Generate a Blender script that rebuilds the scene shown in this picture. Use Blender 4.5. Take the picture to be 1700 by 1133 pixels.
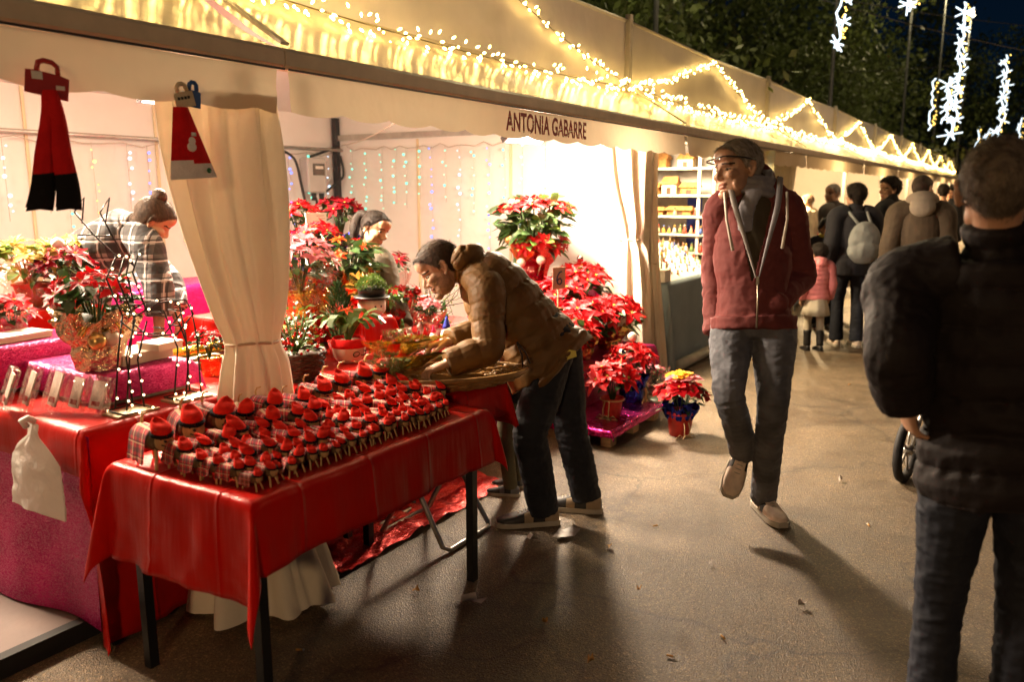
import bpy, bmesh, math, random
import numpy as np
from mathutils import Vector, Matrix

# ------------------------------------------------------------------ scene
for o in list(bpy.data.objects):
    bpy.data.objects.remove(o, do_unlink=True)
scene = bpy.context.scene
COL = scene.collection
R = math.radians
random.seed(7)
RNG = np.random.default_rng(7)

# camera: 28 mm lens, eye height 1.62 m, looking 32 degrees left of the street (+Y) and 10 down
CAM_H = 1.62
FPX, CXP, CYP = 1349.0, 850.0, 566.5
PITCH, YAW = math.atan(248 / 1349.0), R(32.1)
FW = np.array([-math.sin(YAW) * math.cos(PITCH), math.cos(YAW) * math.cos(PITCH), -math.sin(PITCH)])
RT = np.array([math.cos(YAW), math.sin(YAW), 0.0])
UP = np.cross(RT, FW)
CAM = np.array([0.0, 0.0, CAM_H])
cd = bpy.data.cameras.new('camera')
cam = bpy.data.objects.new('camera', cd)
COL.objects.link(cam)
cam.matrix_world = Matrix(((RT[0], UP[0], -FW[0], 0), (RT[1], UP[1], -FW[1], 0), (RT[2], UP[2], -FW[2], CAM_H), (0, 0, 0, 1)))
cd.sensor_width = 36.0
cd.lens = FPX / 1700 * 36
cd.clip_start = 0.05
cd.clip_end = 500
cd.dof.use_dof = True
cd.dof.focus_distance = 3.9
cd.dof.aperture_fstop = 2.2
scene.camera = cam

# world: night sky
w = bpy.data.worlds.new('World')
scene.world = w
w.use_nodes = True
nt = w.node_tree
nt.nodes.clear()
sky = nt.nodes.new('ShaderNodeTexSky')
sky.sky_type = 'NISHITA'
sky.sun_disc = False
sky.sun_elevation = R(10.0)
sky.sun_rotation = R(90)
sky.ozone_density = 8.0
bg = nt.nodes.new('ShaderNodeBackground')
bg.inputs['Strength'].default_value = 0.004
wo = nt.nodes.new('ShaderNodeOutputWorld')
nt.links.new(sky.outputs[0], bg.inputs[0])
nt.links.new(bg.outputs[0], wo.inputs[0])
sl = bpy.data.lights.new('moon', 'SUN')
sl.energy = 0.012
sl.angle = R(8)
sl.color = (0.75, 0.82, 1.0)
so = bpy.data.objects.new('moon', sl)
so.rotation_euler = (R(35), 0, R(60))
COL.objects.link(so)

scene.view_settings.view_transform = 'Standard'
scene.view_settings.look = 'None'
scene.view_settings.exposure = 0.2
scene.view_settings.gamma = 1.0
scene.view_settings.use_curve_mapping = False
scene.render.engine = 'CYCLES'
cy = scene.cycles
cy.use_denoising = True
try:
    cy.denoiser = 'OPENIMAGEDENOISE'
except Exception:
    pass
cy.max_bounces = 7
cy.diffuse_bounces = 4
cy.glossy_bounces = 3
cy.transmission_bounces = 4
cy.transparent_max_bounces = 10
cy.sample_clamp_indirect = 4.0
cy.sample_clamp_direct = 0.0
cy.caustics_reflective = False
cy.caustics_refractive = False
cy.use_light_tree = True

# ------------------------------------------------------------------ placing
def ray(u, v):
    return FW + RT * (u - CXP) / FPX - UP * (v - CYP) / FPX
def onz(u, v, z=0.0):
    d = ray(u, v); return CAM + d * ((z - CAM_H) / d[2])
def onx(u, v, x):
    d = ray(u, v); return CAM + d * (x / d[0])
def ony(u, v, y):
    d = ray(u, v); return CAM + d * (y / d[1])
def pt(u, v, depth):
    return CAM + ray(u, v) * depth
def A3(*a):
    return np.array(a, float)
def unit(v):
    v = np.asarray(v, float); return v / max(np.linalg.norm(v), 1e-9)

# ------------------------------------------------------------------ value noise
def _h(ix, iy, iz, seed):
    n = (ix * 374761393 + iy * 668265263 + iz * 2147483647 + seed * 1274126177) & 0xFFFFFFFF
    n = ((n ^ (n >> 13)) * 1274126177) & 0xFFFFFFFF
    n = n ^ (n >> 16)
    return (n & 0xFFFF) / 65535.0
def vnoise(P, seed=0):
    P = np.asarray(P, float)
    i = np.floor(P).astype(np.int64); f = P - i; f = f * f * (3 - 2 * f)
    r = 0
    for dx in (0, 1):
        wx = f[:, 0] if dx else 1 - f[:, 0]
        for dy in (0, 1):
            wy = f[:, 1] if dy else 1 - f[:, 1]
            for dz in (0, 1):
                wz = f[:, 2] if dz else 1 - f[:, 2]
                r = r + wx * wy * wz * _h(i[:, 0] + dx, i[:, 1] + dy, i[:, 2] + dz, seed)
    return r * 2 - 1

_HC = {}
def _h1(x, y, z, seed):
    k = (x, y, z, seed); r = _HC.get(k)
    if r is None:
        n = (x * 374761393 + y * 668265263 + z * 2147483647 + seed * 1274126177) & 0xFFFFFFFF
        n = ((n ^ (n >> 13)) * 1274126177) & 0xFFFFFFFF
        n ^= n >> 16; r = _HC[k] = (n & 0xFFFF) / 65535.0
    return r
def wob(x, y, z, s, sc):
    x *= sc; y *= sc; z *= sc
    i, j, k = math.floor(x), math.floor(y), math.floor(z); f, g, h = x - i, y - j, z - k
    f = f * f * (3 - 2 * f); g = g * g * (3 - 2 * g); h = h * h * (3 - 2 * h)
    def l(a, b, t): return a + (b - a) * t
    a = l(l(_h1(i, j, k, s), _h1(i + 1, j, k, s), f), l(_h1(i, j + 1, k, s), _h1(i + 1, j + 1, k, s), f), g)
    b = l(l(_h1(i, j, k + 1, s), _h1(i + 1, j, k + 1, s), f), l(_h1(i, j + 1, k + 1, s), _h1(i + 1, j + 1, k + 1, s), f), g)
    return l(a, b, h) * 2 - 1

# ------------------------------------------------------------------ mesh collector
class MB:
    def __init__(self):
        self.v = []; self.f = []; self.m = []; self.uv = None
    def add(self, verts, faces, mi=0):
        o = len(self.v)
        self.v.extend([tuple(map(float, p)) for p in verts])
        self.f.extend([tuple(o + i for i in fc) for fc in faces])
        self.m.extend([mi] * len(faces))
        return self
    def box(self, c, s, rz=0.0, mi=0, M=None):
        x, y, z = s[0] / 2, s[1] / 2, s[2] / 2
        vs = [(-x, -y, -z), (x, -y, -z), (x, y, -z), (-x, y, -z), (-x, -y, z), (x, -y, z), (x, y, z), (-x, y, z)]
        if M is not None:
            vs = [tuple(M @ Vector(p)) for p in vs]
        ca, sa = math.cos(rz), math.sin(rz)
        vs = [(c[0] + p[0] * ca - p[1] * sa, c[1] + p[0] * sa + p[1] * ca, c[2] + p[2]) for p in vs]
        return self.add(vs, [(0, 3, 2, 1), (4, 5, 6, 7), (0, 1, 5, 4), (1, 2, 6, 5), (2, 3, 7, 6), (3, 0, 4, 7)], mi)
    def bar(self, a, b, wd, ht, mi=0, upv=(0, 0, 1)):
        a, b = A3(*a), A3(*b); t = unit(b - a); upv = A3(*upv)
        if abs(t @ upv) > .98: upv = A3(1, 0, 0)
        s = unit(np.cross(t, upv)); n = np.cross(s, t)
        vs = []
        for p in (a, b):
            for (i, j) in ((-1, -1), (1, -1), (1, 1), (-1, 1)):
                vs.append(p + s * wd / 2 * i + n * ht / 2 * j)
        return self.add(vs, [(3, 2, 1, 0), (4, 5, 6, 7), (0, 1, 5, 4), (1, 2, 6, 5), (2, 3, 7, 6), (3, 0, 4, 7)], mi)
    def tube(self, pts, r, seg=8, caps=True, mi=0):
        pts = [A3(*p) for p in pts]
        n = len(pts)
        if not hasattr(r, '__len__'): r = [r] * n
        s = None; vs = []; fs = []
        for i in range(n):
            t = unit(pts[min(i + 1, n - 1)] - pts[max(i - 1, 0)])
            if s is None:
                a = A3(0, 0, 1) if abs(t[2]) < .9 else A3(1, 0, 0)
                s = unit(np.cross(t, a))
            else:
                s = unit(s - t * (s @ t))
            b = np.cross(t, s)
            for k in range(seg):
                an = 2 * math.pi * k / seg
                vs.append(pts[i] + (s * math.cos(an) + b * math.sin(an)) * r[i])
        for i in range(n - 1):
            for k in range(seg):
                k2 = (k + 1) % seg
                fs.append((i * seg + k, i * seg + k2, (i + 1) * seg + k2, (i + 1) * seg + k))
        if caps:
            fs.append(tuple(range(seg - 1, -1, -1))); fs.append(tuple(range((n - 1) * seg, n * seg)))
        return self.add(vs, fs, mi)
    def lathe(self, prof, seg=16, c=(0, 0, 0), mi=0, wob=None):
        vs = []; fs = []
        for i, (r, z) in enumerate(prof):
            for k in range(seg):
                a = 2 * math.pi * k / seg
                rr = r * (1 + (wob(a, z) if wob else 0))
                vs.append((c[0] + rr * math.cos(a), c[1] + rr * math.sin(a), c[2] + z))
        n = len(prof)
        for i in range(n - 1):
            for k in range(seg):
                k2 = (k + 1) % seg
                fs.append((i * seg + k, i * seg + k2, (i + 1) * seg + k2, (i + 1) * seg + k))
        if prof[0][0] > 1e-4: fs.append(tuple(range(seg - 1, -1, -1)))
        if prof[-1][0] > 1e-4: fs.append(tuple(range((n - 1) * seg, n * seg)))
        return self.add(vs, fs, mi)
    def ell(self, c, r, M=None, nu=12, nv=8, mi=0):
        vs = []; fs = []
        for j in range(nv + 1):
            th = math.pi * j / nv
            for k in range(nu):
                ph = 2 * math.pi * k / nu
                p = Vector((r[0] * math.sin(th) * math.cos(ph), r[1] * math.sin(th) * math.sin(ph), -r[2] * math.cos(th)))
                if M is not None: p = M @ p
                vs.append((c[0] + p[0], c[1] + p[1], c[2] + p[2]))
        for j in range(nv):
            for k in range(nu):
                k2 = (k + 1) % nu
                fs.append((j * nu + k, j * nu + k2, (j + 1) * nu + k2, (j + 1) * nu + k))
        return self.add(vs, fs, mi)
    def grid(self, fn, nu, nv, closed_u=False, mi=0):
        vs = [fn(i / (nu if closed_u else nu - 1), j / (nv - 1)) for j in range(nv) for i in range(nu)]
        fs = []
        for j in range(nv - 1):
            for i in range(nu if closed_u else nu - 1):
                i2 = (i + 1) % nu
                fs.append((j * nu + i, j * nu + i2, (j + 1) * nu + i2, (j + 1) * nu + i))
        return self.add(vs, fs, mi)
    def mesh(self, name, mats, smooth=True):
        me = bpy.data.meshes.new(name)
        me.from_pydata(self.v, [], self.f)
        if not isinstance(mats, (list, tuple)): mats = [mats]
        for m in mats: me.materials.append(m)
        if len(mats) > 1:
            me.polygons.foreach_set('material_index', np.array(self.m, dtype=np.int32))
        if smooth:
            me.polygons.foreach_set('use_smooth', np.ones(len(me.polygons), dtype=bool))
        me.update()
        return me
    def build(self, name, mats, parent=None, smooth=True, loc=None, auto=None):
        me = self.mesh(name, mats, smooth)
        if auto and smooth:
            me.set_sharp_from_angle(angle=R(auto))
        o = bpy.data.objects.new(name, me)
        COL.objects.link(o)
        if parent is not None: o.parent = parent
        if loc is not None: o.location = loc
        return o

def link_mesh(name, me, parent=None, loc=None, rot=None, scale=None):
    o = bpy.data.objects.new(name, me)
    COL.objects.link(o)
    if parent is not None: o.parent = parent
    if loc is not None: o.location = loc
    if rot is not None: o.rotation_euler = rot
    if scale is not None: o.scale = (scale,) * 3 if not hasattr(scale, '__len__') else scale
    return o
def tag(o, label=None, cat=None, group=None, kind=None):
    if label: o['label'] = label
    if cat: o['category'] = cat
    if group: o['group'] = group
    if kind: o['kind'] = kind
    return o
def thing(name, label, cat, loc=(0, 0, 0), rz=0.0, group=None, scale=None):
    o = bpy.data.objects.new(name, None)
    o.empty_display_size = 0.05
    COL.objects.link(o)
    o.location = tuple(map(float, loc)); o.rotation_euler = (0, 0, rz)
    if scale: o.scale = (scale,) * 3
    return tag(o, label, cat, group)
KIDS = {}
def copy_tree(o, parent=None):
    c = o.copy(); COL.objects.link(c)
    if parent is not None: c.parent = parent
    for ch in o.children:
        copy_tree(ch, c)
    return c
ORD = ['first', 'second', 'third', 'fourth', 'fifth', 'sixth', 'seventh', 'eighth', 'ninth', 'tenth', 'eleventh', 'twelfth', 'thirteenth',
       'fourteenth', 'fifteenth', 'sixteenth', 'seventeenth', 'eighteenth', 'nineteenth', 'twentieth', 'twenty-first', 'twenty-second']

# ------------------------------------------------------------------ materials
def newmat(name):
    m = bpy.data.materials.new(name); m.use_nodes = True
    n = m.node_tree; n.nodes.clear()
    out = n.nodes.new('ShaderNodeOutputMaterial')
    return m, n, out
def N(n, typ, **kw):
    nd = n.nodes.new(typ)
    for k, v in kw.items(): setattr(nd, k, v)
    return nd
def ramp(n, fac, stops):
    r = n.nodes.new('ShaderNodeValToRGB')
    while len(r.color_ramp.elements) < len(stops): r.color_ramp.elements.new(0.5)
    for e, (p, c) in zip(r.color_ramp.elements, stops):
        e.position = p; e.color = (c[0], c[1], c[2], 1) if hasattr(c, '__len__') else (c, c, c, 1)
    n.links.new(fac, r.inputs[0])
    return r
def noise_node(n, scale, detail=3, co=None, rough=.55, dist=0):
    t = N(n, 'ShaderNodeTexNoise'); t.inputs['Scale'].default_value = scale; t.inputs['Detail'].default_value = detail
    t.inputs['Roughness'].default_value = rough; t.inputs['Distortion'].default_value = dist
    if co is not None: n.links.new(co, t.inputs['Vector'])
    return t
def mul(c, k):
    return tuple(min(1, x * k) for x in c)
def mat(name, col, rough=.6, metal=0.0, spec=.5, var=.18, vscale=6.0, bump=0.0, bscale=80.0, bdist=.004, sheen=0.0, transl=0.0,
        coat=0.0, co='Object', stretch=None, sss=0.0, alpha=None, col2=None, aniso=None):
    m, n, out = newmat(name)
    b = N(n, 'ShaderNodeBsdfPrincipled')
    tc = N(n, 'ShaderNodeTexCoord'); vec = tc.outputs[co]
    if stretch:
        mp = N(n, 'ShaderNodeMapping'); mp.inputs['Scale'].default_value = stretch; n.links.new(vec, mp.inputs['Vector']); vec = mp.outputs[0]
    b.inputs['Roughness'].default_value = rough
    b.inputs['Metallic'].default_value = metal
    b.inputs['Specular IOR Level'].default_value = spec
    if var > 0 or col2:
        nz = noise_node(n, vscale, 4, vec)
        c2 = col2 if col2 else mul(col, 1 - var)
        r = ramp(n, nz.outputs['Fac'], [(.32, c2), (.68, mul(col, 1 + var * .6) if not col2 else col)])
        n.links.new(r.outputs[0], b.inputs['Base Color'])
    else:
        b.inputs['Base Color'].default_value = (*col, 1)
    if bump > 0:
        nb = noise_node(n, bscale, 3, vec)
        bp = N(n, 'ShaderNodeBump'); bp.inputs['Strength'].default_value = bump; bp.inputs['Distance'].default_value = bdist
        n.links.new(nb.outputs['Fac'], bp.inputs['Height']); n.links.new(bp.outputs[0], b.inputs['Normal'])
    if sheen > 0:
        b.inputs['Sheen Weight'].default_value = sheen; b.inputs['Sheen Roughness'].default_value = .4
        b.inputs['Sheen Tint'].default_value = (*mul(col, 2.0), 1)
    if coat > 0:
        b.inputs['Coat Weight'].default_value = coat; b.inputs['Coat Roughness'].default_value = .15
    if sss > 0:
        b.inputs['Subsurface Weight'].default_value = sss; b.inputs['Subsurface Radius'].default_value = (.012, .005, .003)
    sh = b.outputs[0]
    if transl > 0:
        tr = N(n, 'ShaderNodeBsdfTranslucent'); tr.inputs[0].default_value = (*col, 1)
        mx = N(n, 'ShaderNodeMixShader'); mx.inputs[0].default_value = transl
        n.links.new(sh, mx.inputs[1]); n.links.new(tr.outputs[0], mx.inputs[2]); sh = mx.outputs[0]
    if alpha is not None:
        b.inputs['Alpha'].default_value = alpha
    n.links.new(sh, out.inputs[0])
    return m
def emis(name, col, strength, sampled=True):
    m, n, out = newmat(name)
    e = N(n, 'ShaderNodeEmission'); e.inputs[0].default_value = (*col, 1); e.inputs[1].default_value = strength
    n.links.new(e.outputs[0], out.inputs[0])
    m.cycles.emission_sampling = 'AUTO' if sampled else 'NONE'
    return m
def film(name, tint=(1, 1, 1), gloss=.25, rough=.08, bscale=18, bump=.8, tintmix=.0):
    """clear crinkled cellophane: mostly transparent with sharp highlights"""
    m, n, out = newmat(name)
    tc = N(n, 'ShaderNodeTexCoord')
    nz = noise_node(n, bscale, 2, tc.outputs['Object'], .5, 1.5)
    bp = N(n, 'ShaderNodeBump'); bp.inputs['Strength'].default_value = bump; bp.inputs['Distance'].default_value = .02
    n.links.new(nz.outputs['Fac'], bp.inputs['Height'])
    t = N(n, 'ShaderNodeBsdfTransparent'); t.inputs[0].default_value = (*tint, 1)
    g = N(n, 'ShaderNodeBsdfGlossy'); g.inputs['Roughness'].default_value = rough; g.inputs[0].default_value = (*mul(tint, 1.0), 1)
    n.links.new(bp.outputs[0], g.inputs['Normal'])
    mx = N(n, 'ShaderNodeMixShader'); mx.inputs[0].default_value = gloss
    n.links.new(t.outputs[0], mx.inputs[1]); n.links.new(g.outputs[0], mx.inputs[2])
    n.links.new(mx.outputs[0], out.inputs[0])
    return m
def sequin(name, col, rough=.34, scale=300.0, bump=.6, glow=.5):
    """sequined cloth: tiny facets each tilted its own way, over dyed cloth"""
    m, n, out = newmat(name)
    tc = N(n, 'ShaderNodeTexCoord')
    vo = N(n, 'ShaderNodeTexVoronoi'); vo.inputs['Scale'].default_value = scale
    mpg = N(n, 'ShaderNodeMapping'); mpg.inputs['Scale'].default_value = (.55, .55, 1.5); n.links.new(tc.outputs['Object'], mpg.inputs[0]); n.links.new(mpg.outputs[0], vo.inputs['Vector'])
    b = N(n, 'ShaderNodeBsdfPrincipled')
    nz = noise_node(n, 7, 3, tc.outputs['Object'])
    r = ramp(n, nz.outputs['Fac'], [(.3, mul(col, .7)), (.7, mul(col, 1.15))])
    n.links.new(r.outputs[0], b.inputs['Base Color'])
    b.inputs['Metallic'].default_value = .55
    b.inputs['Roughness'].default_value = rough
    sub = N(n, 'ShaderNodeVectorMath', operation='SUBTRACT'); sub.inputs[1].default_value = (.5, .5, .5)
    n.links.new(vo.outputs['Color'], sub.inputs[0])
    sc = N(n, 'ShaderNodeVectorMath', operation='SCALE'); sc.inputs['Scale'].default_value = bump
    n.links.new(sub.outputs[0], sc.inputs[0])
    ge = N(n, 'ShaderNodeNewGeometry')
    ad = N(n, 'ShaderNodeVectorMath', operation='ADD')
    n.links.new(ge.outputs['Normal'], ad.inputs[0]); n.links.new(sc.outputs[0], ad.inputs[1])
    nm = N(n, 'ShaderNodeVectorMath', operation='NORMALIZE'); n.links.new(ad.outputs[0], nm.inputs[0])
    n.links.new(nm.outputs[0], b.inputs['Normal'])
    n.links.new(b.outputs[0], out.inputs[0])
    return m
def foil(name, col, rough=.18, bscale=22, bump=.8):
    m = mat(name, col, rough, 1.0, .5, .1, 5, bump, bscale, .02)
    return m
def plaid(name, base, dark, light, scale=1.0, rough=.85, co='Object', duty=.32, kd=.6):
    """woven tartan: dark and light bands in two directions"""
    m, n, out = newmat(name)
    tc = N(n, 'ShaderNodeTexCoord')
    sp = N(n, 'ShaderNodeSeparateXYZ')
    n.links.new(tc.outputs[co], sp.inputs[0])
    def band(sock, period, duty, off):
        a = N(n, 'ShaderNodeMath', operation='MULTIPLY_ADD'); a.inputs[1].default_value = 1 / period; a.inputs[2].default_value = off
        n.links.new(sock, a.inputs[0])
        fr = N(n, 'ShaderNodeMath', operation='FRACT'); n.links.new(a.outputs[0], fr.inputs[0])
        lt = N(n, 'ShaderNodeMath', operation='LESS_THAN'); lt.inputs[1].default_value = duty; n.links.new(fr.outputs[0], lt.inputs[0])
        return lt.outputs[0]
    cur = None
    def mixc(c_in, c2, fac_sock, k):
        mx = N(n, 'ShaderNodeMix'); mx.data_type = 'RGBA'
        f = N(n, 'ShaderNodeMath', operation='MULTIPLY'); f.inputs[1].default_value = k; n.links.new(fac_sock, f.inputs[0])
        n.links.new(f.outputs[0], mx.inputs[0])
        if hasattr(c_in, 'is_output'): n.links.new(c_in, mx.inputs[6])
        else: mx.inputs[6].default_value = (*c_in, 1)
        mx.inputs[7].default_value = (*c2, 1)
        return mx.outputs[2]
    P_ = scale
    dq = N(n, 'ShaderNodeVectorMath', operation='DOT_PRODUCT'); dq.inputs[1].default_value = (.85, .53, 0); n.links.new(tc.outputs[co], dq.inputs[0])
    ax = [dq.outputs['Value'], sp.outputs[2]]
    if co == 'Object':
        d = N(n, 'ShaderNodeMath', operation='ADD'); n.links.new(sp.outputs[1], d.inputs[0]); n.links.new(sp.outputs[2], d.inputs[1])
    cur = base
    for s in ax:
        cur = mixc(cur, dark, band(s, P_, duty, .0), kd)
    for s in ax:
        cur = mixc(cur, light, band(s, P_, .07, .4), .8)
        cur = mixc(cur, dark, band(s, P_, .07, .28), .85)
    b = N(n, 'ShaderNodeBsdfPrincipled'); b.inputs['Roughness'].default_value = rough
    n.links.new(cur, b.inputs['Base Color'])
    n.links.new(b.outputs[0], out.inputs[0])
    return m

# ------------------------------------------------------------------ ground
def asphalt():
    m, n, out = newmat('asphalt')
    tc = N(n, 'ShaderNodeTexCoord'); v = tc.outputs['Object']
    b = N(n, 'ShaderNodeBsdfPrincipled')
    big = noise_node(n, .55, 4, v, .6, .4)
    mid = noise_node(n, 3.5, 5, v, .65, .3)
    vo = N(n, 'ShaderNodeTexVoronoi'); vo.inputs['Scale'].default_value = 190; n.links.new(v, vo.inputs['Vector'])
    r1 = ramp(n, big.outputs['Fac'], [(.3, (.102, .073, .041)), (.55, (.152, .108, .060)), (.75, (.182, .132, .074))])
    r2 = ramp(n, mid.outputs['Fac'], [(.3, .62), (.55, 1.0), (.8, 1.12)])
    mx = N(n, 'ShaderNodeMix'); mx.data_type = 'RGBA'; mx.blend_type = 'MULTIPLY'; mx.inputs[0].default_value = .8
    n.links.new(r1.outputs[0], mx.inputs[6]); n.links.new(r2.outputs[0], mx.inputs[7])
    # aggregate: light and dark stones
    sp = N(n, 'ShaderNodeSeparateColor'); n.links.new(vo.outputs['Color'], sp.inputs[0])
    r3 = ramp(n, sp.outputs[0], [(.0, .42), (.45, .88), (.86, 1.15), (.97, 2.2)])
    mx2 = N(n, 'ShaderNodeMix'); mx2.data_type = 'RGBA'; mx2.blend_type = 'MULTIPLY'; mx2.inputs[0].default_value = 1.0
    n.links.new(mx.outputs[2], mx2.inputs[6]); n.links.new(r3.outputs[0], mx2.inputs[7])
    # worn darker patches, brown stains and fine cracks
    st = noise_node(n, 1.1, 5, v, .6, 1.2); rs = ramp(n, st.outputs['Fac'], [(.36, (.62, .56, .50)), (.50, (1, 1, 1)), (.66, (1.0, .95, .88))])
    vc = N(n, 'ShaderNodeTexVoronoi'); vc.feature = 'DISTANCE_TO_EDGE'; vc.inputs['Scale'].default_value = .55
    wv = noise_node(n, 2.5, 4, v); ad_ = N(n, 'ShaderNodeMix'); ad_.data_type = 'RGBA'; ad_.blend_type = 'ADD'; ad_.inputs[0].default_value = .5; n.links.new(v, ad_.inputs[6]); n.links.new(wv.outputs['Color'], ad_.inputs[7]); n.links.new(ad_.outputs[2], vc.inputs['Vector'])
    rc = ramp(n, vc.outputs['Distance'], [(.0, .45), (.006, .8), (.014, 1.0)])
    m3 = N(n, 'ShaderNodeMix'); m3.data_type = 'RGBA'; m3.blend_type = 'MULTIPLY'; m3.inputs[0].default_value = 1.0; n.links.new(mx2.outputs[2], m3.inputs[6]); n.links.new(rs.outputs[0], m3.inputs[7])
    m4 = N(n, 'ShaderNodeMix'); m4.data_type = 'RGBA'; m4.blend_type = 'MULTIPLY'; m4.inputs[0].default_value = 1.0; n.links.new(m3.outputs[2], m4.inputs[6]); n.links.new(rc.outputs[0], m4.inputs[7])
    n.links.new(m4.outputs[2], b.inputs['Base Color'])
    rr = ramp(n, mid.outputs['Fac'], [(.3, .36), (.7, .58)])
    n.links.new(rr.outputs[0], b.inputs['Roughness'])
    b.inputs['Specular IOR Level'].default_value = .6
    n2 = noise_node(n, 210, 2, v)
    add = N(n, 'ShaderNodeMath', operation='ADD'); n.links.new(vo.outputs['Distance'], add.inputs[0]); n.links.new(n2.outputs['Fac'], add.inputs[1])
    bp = N(n, 'ShaderNodeBump'); bp.inputs['Strength'].default_value = .75; bp.inputs['Distance'].default_value = .006
    n.links.new(add.outputs[0], bp.inputs['Height']); n.links.new(bp.outputs[0], b.inputs['Normal'])
    n.links.new(b.outputs[0], out.inputs[0])
    return m
ASPH = asphalt()
g = MB(); g.add([(-120, -60, 0), (120, -60, 0), (120, 200, 0), (-120, 200, 0)], [(0, 1, 2, 3)])
tag(g.build('street', ASPH, smooth=False), 'wet looking asphalt of the market street', kind='structure')

PVC = mat('tent_fabric', (.62, .57, .50), .42, 0, .45, .14, 1.6, .25, 3.0, .05, transl=.07)
PVC_OUT = mat('tent_valance', (.66, .53, .35), .45, 0, .35, .08, 2.5, .3, 4.0, .05, transl=.09)
WALLF = mat('tent_wall_fabric', (.86, .80, .74), .5, 0, .35, .04, 2.0, .35, 2.5, .05, transl=.05)
PVC_AW = mat('awning_fabric', (.72, .63, .44), .22, 0, .5, .05, 2.0, .18, 5.0, .03, transl=.05)
ALU = mat('aluminium', (.52, .49, .44), .38, .7, .5, .15, 12, .1, 40)
GUTTER = mat('gutter_paint', (.56, .46, .33), .45, .0, .5, .12, 9, .1, 40)
DARKMETAL = mat('dark_metal', (.05, .05, .055), .42, .6, .5, .1)
SEAM = mat('seam_tape', (.74, .60, .38), .5, 0, .4, .1)
BLACKRUB = mat('black_rubber', (.018, .017, .016), .7, 0, .3, .2)
CABLE = mat('black_cable', (.02, .02, .02), .5, 0, .4, 0)
BULB = emis('warm_bulb', (1.0, .63, .17), 36.0)
BULBSEEN = emis('warm_bulb_small', (1.0, .72, .38), 7.0)
LAMPFACE = emis('lamp_face', (1.0, .84, .62), 12.0, False)
WIREM = mat('string_wire', (.10, .085, .04), .5, 0, .4, 0)

# stall floor: pinkish boards raised by one step with a black edge strip
FLOORM = mat('stall_floor', (.13, .085, .07), .62, 0, .35, .22, 3.0, .25, 35, .004)
fl = MB()
fl.box((-4.66, 2.3, .034), (3.68, 8.8, .068))
fo = fl.build('stall_floor', FLOORM, smooth=False); tag(fo, kind='structure')
e = MB(); e.box((-2.80, 2.3, .036), (.045, 8.8, .072)); e.build('edge_strip', BLACKRUB, fo, False)

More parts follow.
